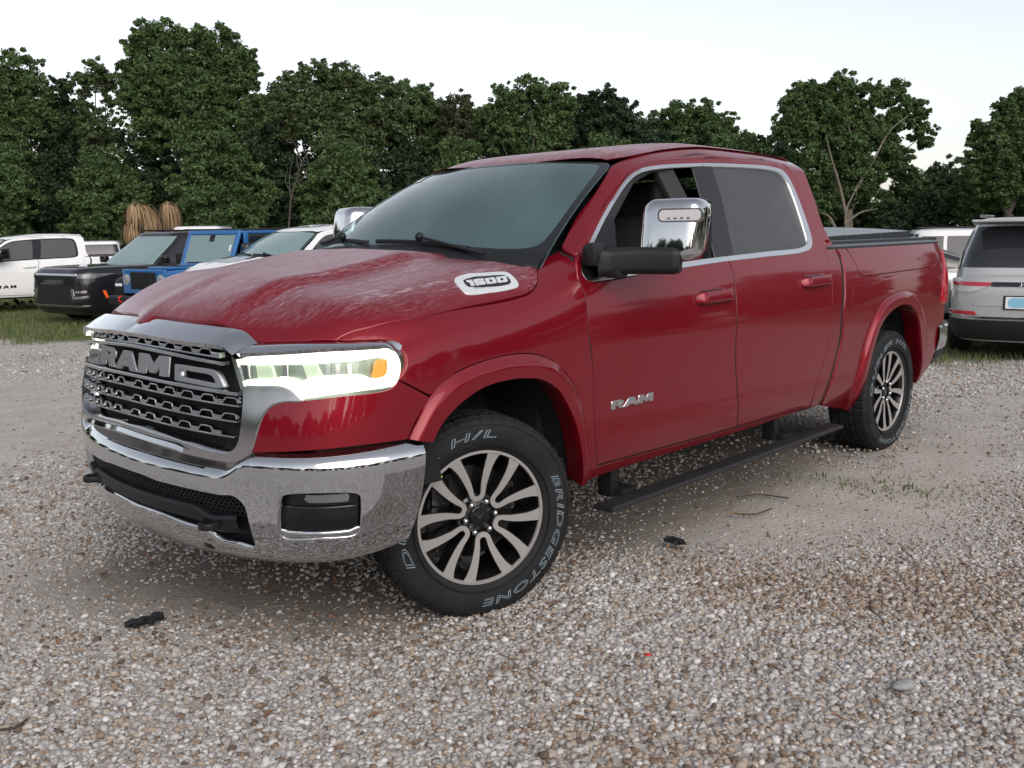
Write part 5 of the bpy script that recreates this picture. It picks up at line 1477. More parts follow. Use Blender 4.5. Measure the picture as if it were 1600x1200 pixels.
# ------------------------------------------------------------------ pebbles: points carrying size and turn, a few stone shapes set on them
def stone_mesh(name, seed, mat_, sub=1):
    r = random.Random(seed); bm = bmesh.new(); bmesh.ops.create_icosphere(bm, subdivisions=sub, radius=1.0)
    off = [r.uniform(-1, 1) for _ in range(9)]
    for v in bm.verts:
        c = v.co
        k = 1 + .16 * math.sin(c.x * 2.3 + off[0] * 3) + .14 * math.sin(c.y * 2.7 + off[1] * 3 + c.z) + .10 * math.sin(c.z * 3.1 + off[2] * 3) + r.uniform(-.06, .06)
        v.co = Vector((c.x * k * (1.15 + .2 * off[3]), c.y * k * (.88 + .15 * off[4]), c.z * k * (.60 + .12 * off[5])))
    me = bpy.data.meshes.new(name); bm.to_mesh(me); bm.free(); me.materials.append(mat_)
    me.polygons.foreach_set('use_smooth', [True] * len(me.polygons))
    return me
pm_ = bpy.data.materials.new('pebble_stone'); N, L = nt(pm_); b = N['Principled BSDF']; setp(b, rough=.78, spec=.3)
oi = N.new('ShaderNodeAttribute'); oi.attribute_type = 'INSTANCER'; oi.attribute_name = 'tone'; tc = N.new('ShaderNodeTexCoord')
cr = ramp(oi.outputs['Fac'], [(0, (.10, .075, .06)), (.12, (.20, .14, .10)), (.25, (.32, .245, .19)), (.38, (.39, .335, .28)), (.50, (.30, .285, .275)), (.62, (.40, .385, .375)), (.75, (.50, .485, .47)), (.90, (.60, .59, .575)), (1, (.68, .67, .655))])
cr.color_ramp.interpolation = 'LINEAR'
nz = N.new('ShaderNodeTexNoise'); nz.inputs['Scale'].default_value = 2.5; nz.inputs['Detail'].default_value = 5; L.new(tc.outputs['Object'], nz.inputs['Vector'])
mr_ = N.new('ShaderNodeMapRange'); mr_.inputs['To Min'].default_value = .72; mr_.inputs['To Max'].default_value = 1.22; L.new(nz.outputs['Fac'], mr_.inputs['Value'])
mm = N.new('ShaderNodeMix'); mm.data_type = 'RGBA'; mm.blend_type = 'MULTIPLY'; mm.inputs['Factor'].default_value = 1
L.new(cr.outputs['Color'], mm.inputs['A']); L.new(mr_.outputs[0], mm.inputs['B']); L.new(mm.outputs['Result'], b.inputs['Base Color'])
stone_col = bpy.data.collections.new('pebble_shapes')
for i in range(7):
    stone_col.objects.link(bpy.data.objects.new('pebble_shape', stone_mesh('pebble_shape', i, pm_)))
def scatter_pebbles(n_try, dmin, dmax, smin, smax, seed, keep):
    g = np.random.default_rng(seed)
    # uniform over the ground between two distances inside the view
    d_ = np.sqrt(g.uniform(dmin ** 2, dmax ** 2, n_try)); ang0 = math.atan2(-.69, -.724)
    a_ = ang0 + g.uniform(-rad(33), rad(33), n_try)
    x = CAM_LOC[0] + d_ * np.cos(a_); y = CAM_LOC[1] + d_ * np.sin(a_)
    sw = zone_w(Z_sand, x, y, .5); dw = zone_w(Z_dirt_shade, x, y, .4); gw = smooth(-2.0, .3, into_grass(x, y))
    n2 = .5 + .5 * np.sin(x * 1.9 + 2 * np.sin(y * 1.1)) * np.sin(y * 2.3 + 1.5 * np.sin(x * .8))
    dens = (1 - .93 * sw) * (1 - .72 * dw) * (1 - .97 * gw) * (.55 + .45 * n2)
    m = g.uniform(0, 1, n_try) < dens * keep
    x, y, sw = x[m], y[m], sw[m]
    s = (smin + (smax - smin) * g.beta(1.6, 4.0, len(x))) * (1 - .35 * sw)
    return x, y, s
sets = [scatter_pebbles(150000, 2.2, 6.2, .0055, .0205, 1, 1.0), scatter_pebbles(80000, 6.2, 13, .008, .024, 2, .9), scatter_pebbles(14000, 13, 22, .014, .034, 3, .8)]
px_, py_, ps_ = (np.concatenate([s[i] for s in sets]) for i in range(3))
g = np.random.default_rng(5)
lift = np.where(g.uniform(0, 1, len(ps_)) < .25, g.uniform(.3, .9, len(ps_)), g.uniform(-.1, .35, len(ps_)))
pz_ = gz(px_, py_) + ps_ * lift * .6 + .012 * np.sin(px_ * 1.7 + 1.3 * np.sin(py_ * .9)) * np.sin(py_ * 1.3 + .7) + .006 * np.sin(px_ * 4.1 + py_ * 3.3)
pme = bpy.data.meshes.new('gravel'); pme.vertices.add(len(px_)); pme.vertices.foreach_set('co', np.stack([px_, py_, pz_], 1).astype(np.float32).ravel())
a1 = pme.attributes.new('size', 'FLOAT', 'POINT'); a1.data.foreach_set('value', ps_.astype(np.float32))
rot = np.stack([g.normal(0, .35, len(px_)), g.normal(0, .35, len(px_)), g.uniform(0, 6.28, len(px_))], 1)
a2 = pme.attributes.new('turn', 'FLOAT_VECTOR', 'POINT'); a2.data.foreach_set('vector', rot.astype(np.float32).ravel())
a3 = pme.attributes.new('shape', 'INT', 'POINT'); a3.data.foreach_set('value', g.integers(0, 7, len(px_)).astype(np.int32))
Z_brown = [zone([(1050, 880), (1250, 885), (1600, 890), (1700, 1000), (1600, 1010), (1420, 980), (1200, 960), (1080, 920)]), zone([(350, 890), (700, 960), (640, 1010), (250, 990)]), zone([(900, 1140), (1200, 1120), (1250, 1250), (850, 1250)])]
bw2 = zone_w(Z_brown, px_, py_, .25)
tone = np.clip(np.where(g.uniform(0, 1, len(px_)) < .20 + .5 * bw2, g.uniform(.02, .42, len(px_)), g.normal(.60, .15, len(px_))) - .10 * zone_w(Z_sand, px_, py_, .4), 0, 1)
a4 = pme.attributes.new('tone', 'FLOAT', 'POINT'); a4.data.foreach_set('value', tone.astype(np.float32))
gravel = tag(link(bpy.data.objects.new('gravel', pme)), 'grey and brown pebbles covering the parking ground', 'gravel', kind='stuff')
tree = bpy.data.node_groups.new('set_pebbles', 'GeometryNodeTree')
tree.interface.new_socket('Geometry', in_out='INPUT', socket_type='NodeSocketGeometry'); tree.interface.new_socket('Geometry', in_out='OUTPUT', socket_type='NodeSocketGeometry')
gi = tree.nodes.new('NodeGroupInput'); go_ = tree.nodes.new('NodeGroupOutput')
iop = tree.nodes.new('GeometryNodeInstanceOnPoints'); ci = tree.nodes.new('GeometryNodeCollectionInfo')
ci.inputs['Collection'].default_value = stone_col; ci.inputs['Separate Children'].default_value = True; ci.inputs['Reset Children'].default_value = True
m2p = tree.nodes.new('GeometryNodeMeshToPoints')
def nattr(nm_, ty):
    q_ = tree.nodes.new('GeometryNodeInputNamedAttribute'); q_.data_type = ty; q_.inputs['Name'].default_value = nm_; return q_.outputs[0]
tl_ = tree.links
tl_.new(gi.outputs[0], m2p.inputs['Mesh']); tl_.new(m2p.outputs[0], iop.inputs['Points']); tl_.new(ci.outputs[0], iop.inputs['Instance'])
iop.inputs['Pick Instance'].default_value = True; tl_.new(nattr('shape', 'INT'), iop.inputs['Instance Index'])
tl_.new(nattr('turn', 'FLOAT_VECTOR'), iop.inputs['Rotation']); tl_.new(nattr('size', 'FLOAT'), iop.inputs['Scale']); tl_.new(iop.outputs[0], go_.inputs[0])
gravel.modifiers.new('pebbles', 'NODES').node_group = tree

# fallen leaves and bits
lf = bpy.data.materials.new('dry_leaf'); N, L = nt(lf); b = N['Principled BSDF']; setp(b, rough=.8)
ri = N.new('ShaderNodeNewGeometry'); L.new(ramp(ri.outputs['Random Per Island'], [(0, (.09, .045, .02)), (.5, (.20, .10, .05)), (.8, (.28, .17, .09)), (1, (.12, .10, .06))]).outputs['Color'], b.inputs['Base Color'])
g = np.random.default_rng(11); V, Fc = [], []
for i in range(420):
    d_ = math.sqrt(g.uniform(2.4 ** 2, 10.5 ** 2)); a_ = math.atan2(-.69, -.724) + g.uniform(-rad(32), rad(32))
    x, y = CAM_LOC[0] + d_ * math.cos(a_), CAM_LOC[1] + d_ * math.sin(a_)
    z = float(gz(x, y)) + .022; l_ = g.uniform(.014, .034); w_ = l_ * g.uniform(.25, .5); t_ = g.uniform(0, 6.28)
    c_, s_ = math.cos(t_), math.sin(t_); k = len(V)
    for u, v, h in ((-1, 0, .0), (0, -1, .004), (1, 0, .003), (0, 1, .006)):
        V.append((x + (u * l_ * c_ - v * w_ * s_), y + (u * l_ * s_ + v * w_ * c_), z + h + g.uniform(-.004, .006)))
    Fc += [(k, k + 1, k + 2), (k, k + 2, k + 3)]
tag(mesh_obj('leaf_litter', V, Fc, lf, smooth_=False), 'small dry brown leaves scattered over the gravel', 'leaves', kind='stuff')

def lump(name, px, py, size, mat_, label, cat, seed, flat=(1, 1, .6), sub=2):
    p = ground_hit(px, py); o = link(bpy.data.objects.new(name, stone_mesh(name, seed, mat_, sub)))
    o.location = (p[0], p[1], p[2] + size * flat[2] * .35 + .012); o.scale = (size * flat[0], size * flat[1], size * flat[2]); o.rotation_euler = (0, 0, seed)
    return tag(o, label, cat)
grey_stone = mat('grey_rock', base=(.30, .30, .30), rough=.85, noise=.35, nscale=3, bump=.4, bscale=14)
lump('rock', 1410, 1083, .042, grey_stone, 'fist sized grey rock lying on the pebbles', 'rock', 31, (1, .8, .8))
dark_rag = mat('black_rubber_scrap', base=(.012, .013, .016), rough=.8, bump=.5, bscale=60)
def scrap(name, pts_px, label):
    bm = bmesh.new()
    P = [ground_hit(*p) for p in pts_px]
    for a, b_ in zip(P[:-1], P[1:]):
        m = (a + b_) / 2; d_ = b_ - a; an = math.atan2(d_[1], d_[0]); l_ = np.linalg.norm(d_)
        add_box(bm, (m[0], m[1], m[2] + .028), (l_ * 1.25, .028, .014), Matrix.Rotation(an, 3, 'Z') @ Matrix.Rotation(.2, 3, 'X'))
        add_box(bm, (m[0], m[1], m[2] + .022), (l_ * .8, .05, .01), Matrix.Rotation(an + .7, 3, 'Z'))
    bmesh.ops.subdivide_edges(bm, edges=bm.edges[:], cuts=2, use_grid_fill=True)
    r = random.Random(3)
    for v in bm.verts: v.co += Vector((r.uniform(-.006, .006), r.uniform(-.006, .006), r.uniform(-.005, .007)))
    return tag(bm_obj(name, bm, dark_rag), label, 'scrap')
scrap('rubber_scrap', [(200, 986), (222, 982), (240, 975), (253, 972)], 'ragged black scrap on the dirt in front of the bumper')
scrap('rubber_scrap', [(1040, 852), (1052, 851), (1066, 857)], 'small black scrap on the gravel beside the running board')
lump('plastic_chip', 1013, 1029, .012, mat('red_plastic', base=(.55, .03, .02), rough=.5), 'tiny red chip of plastic among the pebbles', 'plastic chip', 5, (1, .7, .6), 1)
twig = mat('twig_bark', base=(.06, .045, .035), rough=.9)
for pts_, lb in (([(1150, 882 - 100), (1185, 778), (1232, 784)], 'thin dark twig on the sandy ground beside the rear wheel'), ([(1148, 808), (1180, 809), (1206, 800)], 'thin bent twig lying on the sand near the running board'), ([(0, 1150), (24, 1146), (44, 1133)], 'short dark twig on the pebbles of the foreground')):
    c_ = catmull([tuple(p) for p in pts_], False, 5); P = np.array([ground_hit(*p) for p in c_]); P[:, 2] += .02
    tag(sweep('twig', P, circ(.004, 6), twig), lb, 'twig')

# ------------------------------------------------------------------ grass
gb = bpy.data.materials.new('grass_blades'); N, L = nt(gb); b = N['Principled BSDF']; setp(b, rough=.7)
ri = N.new('ShaderNodeNewGeometry'); L.new(ramp(ri.outputs['Random Per Island'], [(0, (.050, .088, .020)), (.5, (.080, .120, .032)), (.8, (.13, .145, .055)), (1, (.22, .18, .10))]).outputs['Color'], b.inputs['Base Color'])
def grass_patch(name, n, px_rng, depth_rng, hmin, hmax, seed, label, tufts=None):
    g = np.random.default_rng(seed)
    if tufts is None:
        px = g.uniform(*px_rng, n); D = g.uniform(depth_rng[0] ** .5, depth_rng[1] ** .5, n) ** 2
        w = np.array([at_depth(a, 400, q) for a, q in zip(px, D)])
        x, y = w[:, 0], w[:, 1]
        gg = into_grass(x, y)
        nn2 = np.sin(x * 1.3 + 2 * np.sin(y * .7)) * np.sin(y * 1.7 + np.sin(x))
        m = (gg + .9 * nn2 > .1 + g.uniform(-1.0, .5, n)); x, y = x[m], y[m]
    else:
        x, y = [], []
        for px, py, r, k in tufts:
            p = ground_hit(px, py); x += list(p[0] + g.normal(0, r, k)); y += list(p[1] + g.normal(0, r, k))
        x, y = np.array(x), np.array(y)
    n = len(x); h = g.uniform(hmin, hmax, n) * g.uniform(.5, 1, n); a = g.uniform(0, 6.28, n); ln = g.normal(0, .35, (n, 2)) * h[:, None]
    wd = .0045 + .012 * h; z = gz(x, y)
    b0 = np.stack([x - wd * np.cos(a), y - wd * np.sin(a), z], 1); b1 = np.stack([x + wd * np.cos(a), y + wd * np.sin(a), z], 1)
    m0 = np.stack([x + ln[:, 0] * .4 - wd * .7 * np.cos(a), y + ln[:, 1] * .4 - wd * .7 * np.sin(a), z + h * .6], 1); m1 = np.stack([x + ln[:, 0] * .4 + wd * .7 * np.cos(a), y + ln[:, 1] * .4 + wd * .7 * np.sin(a), z + h * .6], 1)
    tp = np.stack([x + ln[:, 0], y + ln[:, 1], z + h], 1)
    V = np.stack([b0, b1, m0, m1, tp], 1).reshape(-1, 3); k = np.arange(n)[:, None] * 5
    F3 = np.concatenate([k + [0, 1, 3], k + [0, 3, 2], k + [2, 3, 4]])
    me = fast_mesh(name, V, F3, gb)
    return tag(link(bpy.data.objects.new(name, me)), label, 'grass', kind='stuff')
grass_patch('grass', 110000, (-80, 420), (12.5, 30), .05, .15, 1, 'short green and straw coloured grass in front of the parked cars')
grass_patch('grass', 26000, (1440, 1700), (9.0, 22), .03, .12, 2, 'rough grass under the silver wagon with the tail lamps')
grass_patch('grass_tufts', 0, None, None, .015, .045, 3, 'sparse tufts of low grass on the sandy track', tufts=[(1340, 757, .12, 60), (1420, 765, .15, 60), (1445, 772, .1, 40), (1240, 742, .1, 30), (1540, 785, .12, 30), (1500, 575, .25, 140), (1570, 570, .3, 140), (60, 560, .3, 120), (180, 545, .2, 80)])

# ------------------------------------------------------------------ trees
leafm = {}
def leaf_mat(name, cols, trans=.25):
    m = bpy.data.materials.new(name); N, L = nt(m); b = N['Principled BSDF']; setp(b, rough=.55, spec=.25)
    ri = N.new('ShaderNodeNewGeometry'); r = N.new('ShaderNodeValToRGB'); e = r.color_ramp.elements
    while len(e) < len(cols): e.new(.5)
    for i, c in enumerate(cols): e[i].position = i / (len(cols) - 1); e[i].color = (*c, 1)
    L.new(ri.outputs['Random Per Island'], r.inputs['Fac']); L.new(r.outputs['Color'], b.inputs['Base Color'])
    tr = N.new('ShaderNodeBsdfTranslucent'); L.new(r.outputs['Color'], tr.inputs['Color'])
    mx = N.new('ShaderNodeMixShader'); mx.inputs[0].default_value = trans; L.new(b.outputs[0], mx.inputs[1]); L.new(tr.outputs[0], mx.inputs[2])
    L.new(mx.outputs[0], N['Material Output'].inputs['Surface']); return m
leafm['oak'] = leaf_mat('oak_leaves', [(.042, .080, .033), (.074, .122, .045), (.112, .165, .058), (.060, .100, .042)])
leafm['dark'] = leaf_mat('dark_leaves', [(.020, .040, .022), (.034, .058, .028), (.050, .076, .034)])
leafm['olive'] = leaf_mat('olive_leaves', [(.055, .084, .037), (.086, .118, .050), (.112, .138, .058)])
leafm['pale'] = leaf_mat('pale_leaves', [(.07, .075, .042), (.10, .098, .056), (.06, .068, .034)])
bark = mat('tree_bark', base=(.05, .042, .036), rough=.9, noise=.35, nscale=4, bump=.5, bscale=12)
bark_pale = mat('pale_bark', base=(.15, .13, .105), rough=.9, noise=.3, nscale=4)
def crown_mesh(name, blobs, n_leaf, size, seed, mt, gap=.3):
    if size > .06: n_leaf = int(n_leaf * 3.3); size *= .60
    """blobs: (centre xyz, radius xyz); leaves sit in small clumps spread over and through the blobs"""
    g = np.random.default_rng(seed)
    vol = np.array([b[1][0] * b[1][2] for b in blobs]); pk = vol / vol.sum()
    C_, R_ = [], []
    for (c, r), w in zip(blobs, pk):
        k = max(6, int(n_leaf / 60 * w))
        d_ = g.normal(0, 1, (k, 3)); d_ /= np.linalg.norm(d_, axis=1)[:, None]
        rr = np.where(g.uniform(0, 1, k) < .28, g.uniform(.95, 1.30, k), g.uniform(.2, 1.0, k) ** .5)
        C_.append(np.array(c) + d_ * rr[:, None] * np.array(r) * .92); R_.append(np.where(rr > 1.0, g.uniform(.10, .24, k), g.uniform(.16, .42, k)) * min(r))
    C_ = np.concatenate(C_); R_ = np.concatenate(R_)
    per = max(6, int(n_leaf / len(C_)))
    cnt = np.maximum(5, (g.uniform(.5, 1.5, len(C_)) * per * np.clip(R_ / (.28 * min(min(b[1]) for b in blobs)), .25, 1.5)).astype(int)); idx = np.repeat(np.arange(len(C_)), cnt); n = len(idx)
    d_ = g.normal(0, 1, (n, 3)); d_ /= np.linalg.norm(d_, axis=1)[:, None]
    P = C_[idx] + d_ * (R_[idx] * g.uniform(.1, 1.0, n) ** .5)[:, None] * np.array([1, 1, .72])
    s = size * g.uniform(.6, 1.45, n)
    nrm = d_ * .5 + g.normal(0, .6, (n, 3)) + np.array([0, 0, .55]); nrm /= np.linalg.norm(nrm, axis=1)[:, None]
    t = np.cross(nrm, g.normal(0, 1, (n, 3))); t /= np.linalg.norm(t, axis=1)[:, None]; bt = np.cross(nrm, t)
    V = np.stack([P - t * s[:, None] - bt * (s * .35)[:, None], P + t * s[:, None] - bt * (s * .1)[:, None], P + bt * (s * .75)[:, None] + nrm * (s * .15)[:, None]], 1).reshape(-1, 3)
    return fast_mesh(name, V, np.arange(n * 3).reshape(-1, 3), mt)
def limb(P0, P1, r0, r1, bend, n=7, k=7, seed=0):
    g = np.random.default_rng(seed); t = np.linspace(0, 1, n)[:, None]
    P = np.array(P0) + (np.array(P1) - np.array(P0)) * t + np.sin(t * np.pi) * np.array(bend) + g.normal(0, .03, (n, 3)) * np.linalg.norm(np.array(P1) - np.array(P0)) * .35 * np.sin(t * np.pi)
    return P, np.linspace(r0, r1, n)
def tube_mesh(name, limbs, mt, k=7):
    V, Fq = [], []
    for P, r in limbs:
        T = np.gradient(P, axis=0); T /= np.linalg.norm(T, axis=1)[:, None]
        A_ = np.cross(T, [.31, .77, .55]); A_ /= np.linalg.norm(A_, axis=1)[:, None]; B_ = np.cross(T, A_)
        b0 = len(V); a = np.linspace(0, 2 * np.pi, k, endpoint=False)
        for p, A1, B1, q in zip(P, A_, B_, r):
            V += [p + (A1 * math.cos(t) + B1 * math.sin(t)) * q for t in a]
        for i in range(len(P) - 1):
            for j in range(k): Fq.append((b0 + i * k + j, b0 + i * k + (j + 1) % k, b0 + (i + 1) * k + (j + 1) % k, b0 + (i + 1) * k + j))
    me = fast_mesh(name, np.array(V), np.array(Fq), mt); me.polygons.foreach_set('use_smooth', [True] * len(me.polygons)); return me
def tree_at(name, D, base_px, blobs_px, n_leaf, size, mt, label, seed, group=None, trunk_r=.20, bk=None, limbs_px=()):
    """crown blobs read off the photograph as (x, y, r) at distance D"""
    sc = D / FPX
    c0 = at_depth(base_px, 420, D); base = np.array([c0[0], c0[1], float(gz(c0[0], c0[1]))])
    g = np.random.default_rng(seed)
    root = empty(name, base); tag(root, label, 'tree', group)
    bl = []
    for q in blobs_px:
        x, y, r = q[:3]; r2 = q[3] if len(q) > 3 else r
        c = at_depth(x, y, D + g.uniform(-.35, .35) * r * sc) - base
        bl.append((c, (r * sc, r * sc * .9, r2 * sc)))
    me = crown_mesh('crown', bl, n_leaf, size, seed, mt); link(bpy.data.objects.new('crown', me), root)
    top = max(b[0][2] for b in bl); cen = np.mean([b[0] for b in bl], 0)
    fork = np.array([cen[0] * .35, cen[1] * .35, top * .36])
    lm = [limb((0, 0, -.1), fork, trunk_r, trunk_r * .75, (.1, .1, 0), seed=seed)]
    for i, (c, r) in enumerate(bl[:9]):
        lm.append(limb(fork, np.array(c) * [.95, .95, 1.0], trunk_r * .34, .015, (0, 0, .25 * r[2]), seed=seed + i))
    for pts in limbs_px:
        P = np.array([at_depth(x, y, D - .9) - base for x, y in catmull(pts, False, 5)]); lm.append((P, np.linspace(.065, .015, len(P))))
    link(bpy.data.objects.new('trunk', tube_mesh('trunk', lm, bk or bark)), root)
    return root
UL = ['behind the hood of the white pickup with black trim', 'behind the cab of the white pickup with black trim', 'filling the wood behind the small white wagon', 'just left of the skirted palms', 'right behind the skirted palm', 'between the slim palm and the bare dead tree', 'at the foot of the tallest oak', 'under the wide rounded oak', 'just beside the bare dead tree', 'behind the roof of the white pickup with hood vents', 'under the medium oak left of the pale tree', 'straight behind the right door mirror of the truck', 'below the pale feathery tree', 'below the bushy oak above the red roof', 'seen just over the front of the red roof', 'seen over the middle of the red roof', 'below the dark oak behind the cab roof', 'under the low domed tree', 'in the dip beside the spreading oak', 'against the trunk side of the spreading oak nearest the cab']
SL = ['right of the spreading oak trunk', 'two crowns right of the spreading oak', 'below the gap of open sky', 'low over the end of the truck bed', 'behind the white wagon', 'behind the roof of the silver wagon', 'left of the spreading oak trunk', 'at the foot of the spreading oak', 'right behind the trunk of the spreading oak', 'behind the lowest limb of the spreading oak', 'showing between the cab corner and the spreading oak']
tree_at('oak_tree', 46, 35, [(30, 110, 34), (12, 150, 40), (58, 150, 30), (30, 190, 44), (70, 195, 28), (20, 240, 45)], 9000, .15, leafm['oak'], 'green broadleaf tree rising behind the white pickup with black trim', 1)
tree_at('thin_tree', 47, 95, [(95, 140, 20), (88, 175, 24), (108, 170, 18), (92, 215, 30)], 4200, .13, leafm['dark'], 'narrow dark tree between two taller leafy crowns', 2)
tree_at('open_tree', 46, 150, [(150, 120, 26), (175, 130, 22), (128, 135, 22), (172, 165, 18), (132, 178, 20), (155, 215, 34)], 4300, .13, leafm['olive'], 'loose crowned tree with sky showing through, beside the tallest oak', 3)
tree_at('oak_tree', 44, 300, [(245, 75, 42), (212, 110, 26), (300, 70, 32), (345, 78, 38), (385, 105, 26), (275, 115, 50), (350, 125, 48), (225, 150, 40), (395, 145, 20), (300, 165, 55), (370, 185, 38), (240, 200, 40), (320, 225, 50)], 26000, .15, leafm['oak'], 'tallest oak with a dense double crown standing above the tree line', 4, trunk_r=.34)
tree_at('oak_tree', 45, 480, [(455, 150, 38), (500, 130, 34), (545, 135, 36), (590, 150, 34), (440, 190, 34), (500, 180, 45), (570, 195, 45), (620, 185, 30), (540, 235, 48)], 16000, .15, leafm['olive'], 'wide rounded oak whose crown adjoins the tallest oak', 5, limbs_px=[[(520, 250), (512, 215), (528, 180)], [(515, 240), (505, 215), (500, 190)]])
tree_at('oak_tree', 47, 650, [(630, 155, 28), (660, 165, 30), (690, 180, 26), (640, 205, 40), (690, 225, 36)], 8000, .14, leafm['oak'], 'medium oak directly left of the pale feathery tree', 6)
tree_at('pale_tree', 46, 718, [(715, 165, 24), (735, 180, 20), (698, 190, 20), (720, 210, 26)], 3600, .13, leafm['pale'], 'pale yellowish tree with a feathery top among the oaks', 7)
tree_at('oak_tree', 44, 830, [(790, 160, 28), (830, 152, 32), (870, 160, 30), (805, 200, 34), (860, 200, 38), (760, 185, 24), (835, 235, 40)], 11000, .14, leafm['oak'], 'bushy oak rising right above the red roof', 8, limbs_px=[[(832, 236), (834, 200), (828, 165)]])
tree_at('oak_tree', 45, 945, [(915, 168, 24), (945, 165, 28), (975, 178, 26), (930, 200, 34), (985, 205, 24), (955, 230, 34)], 8000, .14, leafm['dark'], 'dark oak whose crown slopes down behind the cab roof', 9)
tree_at('oak_tree', 47, 1085, [(1035, 190, 24), (1065, 182, 26), (1100, 185, 28), (1135, 200, 24), (1060, 215, 30), (1115, 222, 34), (1150, 222, 18)], 8000, .13, leafm['oak'], 'low domed tree showing over the rear part of the roof', 10)
tree_at('shrub_tree', 49, 1195, [(1180, 225, 18), (1205, 232, 20), (1160, 240, 20), (1225, 245, 20)], 3000, .13, leafm['dark'], 'small dark tree in the dip beside the big spreading oak', 11)
tree_at('spreading_oak', 38, 1318, [(1245, 165, 30), (1275, 150, 28), (1320, 145, 30), (1360, 150, 24), (1400, 152, 26), (1425, 178, 26), (1445, 212, 22), (1230, 200, 26), (1275, 205, 40), (1390, 195, 28), (1320, 235, 36), (1395, 245, 30), (1270, 260, 34), (1345, 280, 40), (1410, 275, 22), (1290, 310, 34), (1370, 320, 30), (1340, 195, 30), (1300, 178, 34), (1365, 215, 30)], 27000, .125, leafm['oak'], 'big spreading oak with pale limbs standing behind the truck bed', 12, trunk_r=.22, bk=bark_pale,
        limbs_px=[[(1322, 358), (1322, 330), (1335, 300), (1345, 280)], [(1320, 350), (1345, 332), (1372, 326)], [(1305, 356), (1295, 338), (1282, 332)], [(1322, 335), (1312, 290), (1300, 250), (1290, 210)], [(1335, 300), (1365, 250), (1390, 205), (1420, 180)]])
tree_at('oak_tree', 34, 1575, [(1585, 178, 34), (1545, 205, 30), (1610, 215, 45), (1570, 240, 40), (1530, 225, 18), (1620, 280, 50), (1560, 290, 38), (1518, 262, 24), (1600, 165, 28)], 15000, .12, leafm['oak'], 'leafy oak behind the silver wagon, cut by the open sky beside it', 13, trunk_r=.25)
for i, (x, y, r, D) in enumerate([(1425, 300, 34, 40), (1475, 285, 36, 42), (1515, 300, 34, 38), (1450, 335, 34, 37), (1540, 330, 36, 36), (1590, 335, 34, 35), (1240, 300, 36, 42), (1395, 345, 26, 37), (1300, 345, 32, 41), (1350, 350, 30, 42), (1255, 345, 32, 43)]):
    tree_at('shrub_tree', D, x, [(x, y, r), (x - r * .6, y + r * .5, r * .7), (x + r * .6, y + r * .4, r * .75), (x, y + r * .9, r * .8)], 4200, .125, leafm['dark'] if i % 2 else leafm['oak'], 'dense shrubby tree ' + SL[i], 40 + i, group='shrubby trees below the oaks on the bed side', trunk_r=.12)
us_px = [(-20, 270), (40, 300), (100, 262), (165, 280), (225, 250), (280, 290), (345, 265), (410, 245), (470, 285), (535, 270), (600, 262), (660, 280), (730, 262), (800, 265), (870, 262), (940, 262), (1010, 240), (1080, 250), (1150, 262), (1215, 280)]
for i, (x, y) in enumerate(us_px):
    g = np.random.default_rng(100 + i); r = g.uniform(42, 56)
    tree_at('understory_tree', 43 + (i % 3) * 2.2, x, [(x, y, r), (x - r * .8, y + 30, r * .75), (x + r * .75, y + 34, r * .8), (x + g.uniform(-20, 20), y + 62, r * .9), (x - 30, y + 84, r * .7), (x + 34, y + 86, r * .7), (x, y + 118, r * .75), (x + 45, y + 112, r * .6)], 8600, .15, leafm['dark'] if i % 3 else leafm['oak'], 'dark dense low tree ' + UL[i], 200 + i, group='dark lower trees along the wood edge', trunk_r=.15)
for i, (x, y, r, lb) in enumerate([(420, 185, 36, 'between the tallest oak and the wide rounded oak'), (690, 205, 36, 'left behind the pale feathery tree'), (755, 200, 34, 'between the pale feathery tree and the bushy oak'), (905, 195, 36, 'between the bushy oak and the dark oak'), (1005, 208, 30, 'between the dark oak and the low domed tree'), (1170, 236, 24, 'between the low domed tree and the small dark tree'), (115, 200, 34, 'behind the narrow dark tree'), (1225, 262, 30, 'just left of the spreading oak')]):
    tree_at('background_oak', 49.5, x, [(x, y, r), (x - r * .7, y + 22, r * .75), (x + r * .7, y + 24, r * .75), (x, y + 50, r)], 5200, .15, leafm['olive'] if i % 2 else leafm['oak'], 'back row green tree ' + lb, 300 + i, group='back row of trees', trunk_r=.16)
# bare grey snag
for base_px, lbl, lines in ((452, 'bare pale dead tree against the dark wood', [[(452, 345), (455, 310), (462, 285), (470, 262), (480, 238)], [(455, 312), (452, 280), (458, 240)], [(462, 285), (472, 280), (485, 255)], [(468, 268), (464, 252), (466, 236)], [(456, 300), (446, 285), (450, 262)]]),):
    D = 37.5; c0 = at_depth(base_px, 420, D); base = np.array([c0[0], c0[1], float(gz(c0[0], c0[1]))])
    root = empty('dead_tree', base); tag(root, lbl, 'tree')
    lines[0] = [(449, 395), (450, 370)] + lines[0]
    lm = [(np.array([at_depth(x, y, D) - base for x, y in catmull(l, False, 4)]), np.linspace(.055 if j == 0 else .035, .010, len(catmull(l, False, 4)))) for j, l in enumerate(lines)]
    link(bpy.data.objects.new('trunk', tube_mesh('trunk', lm, bark, 6)), root)
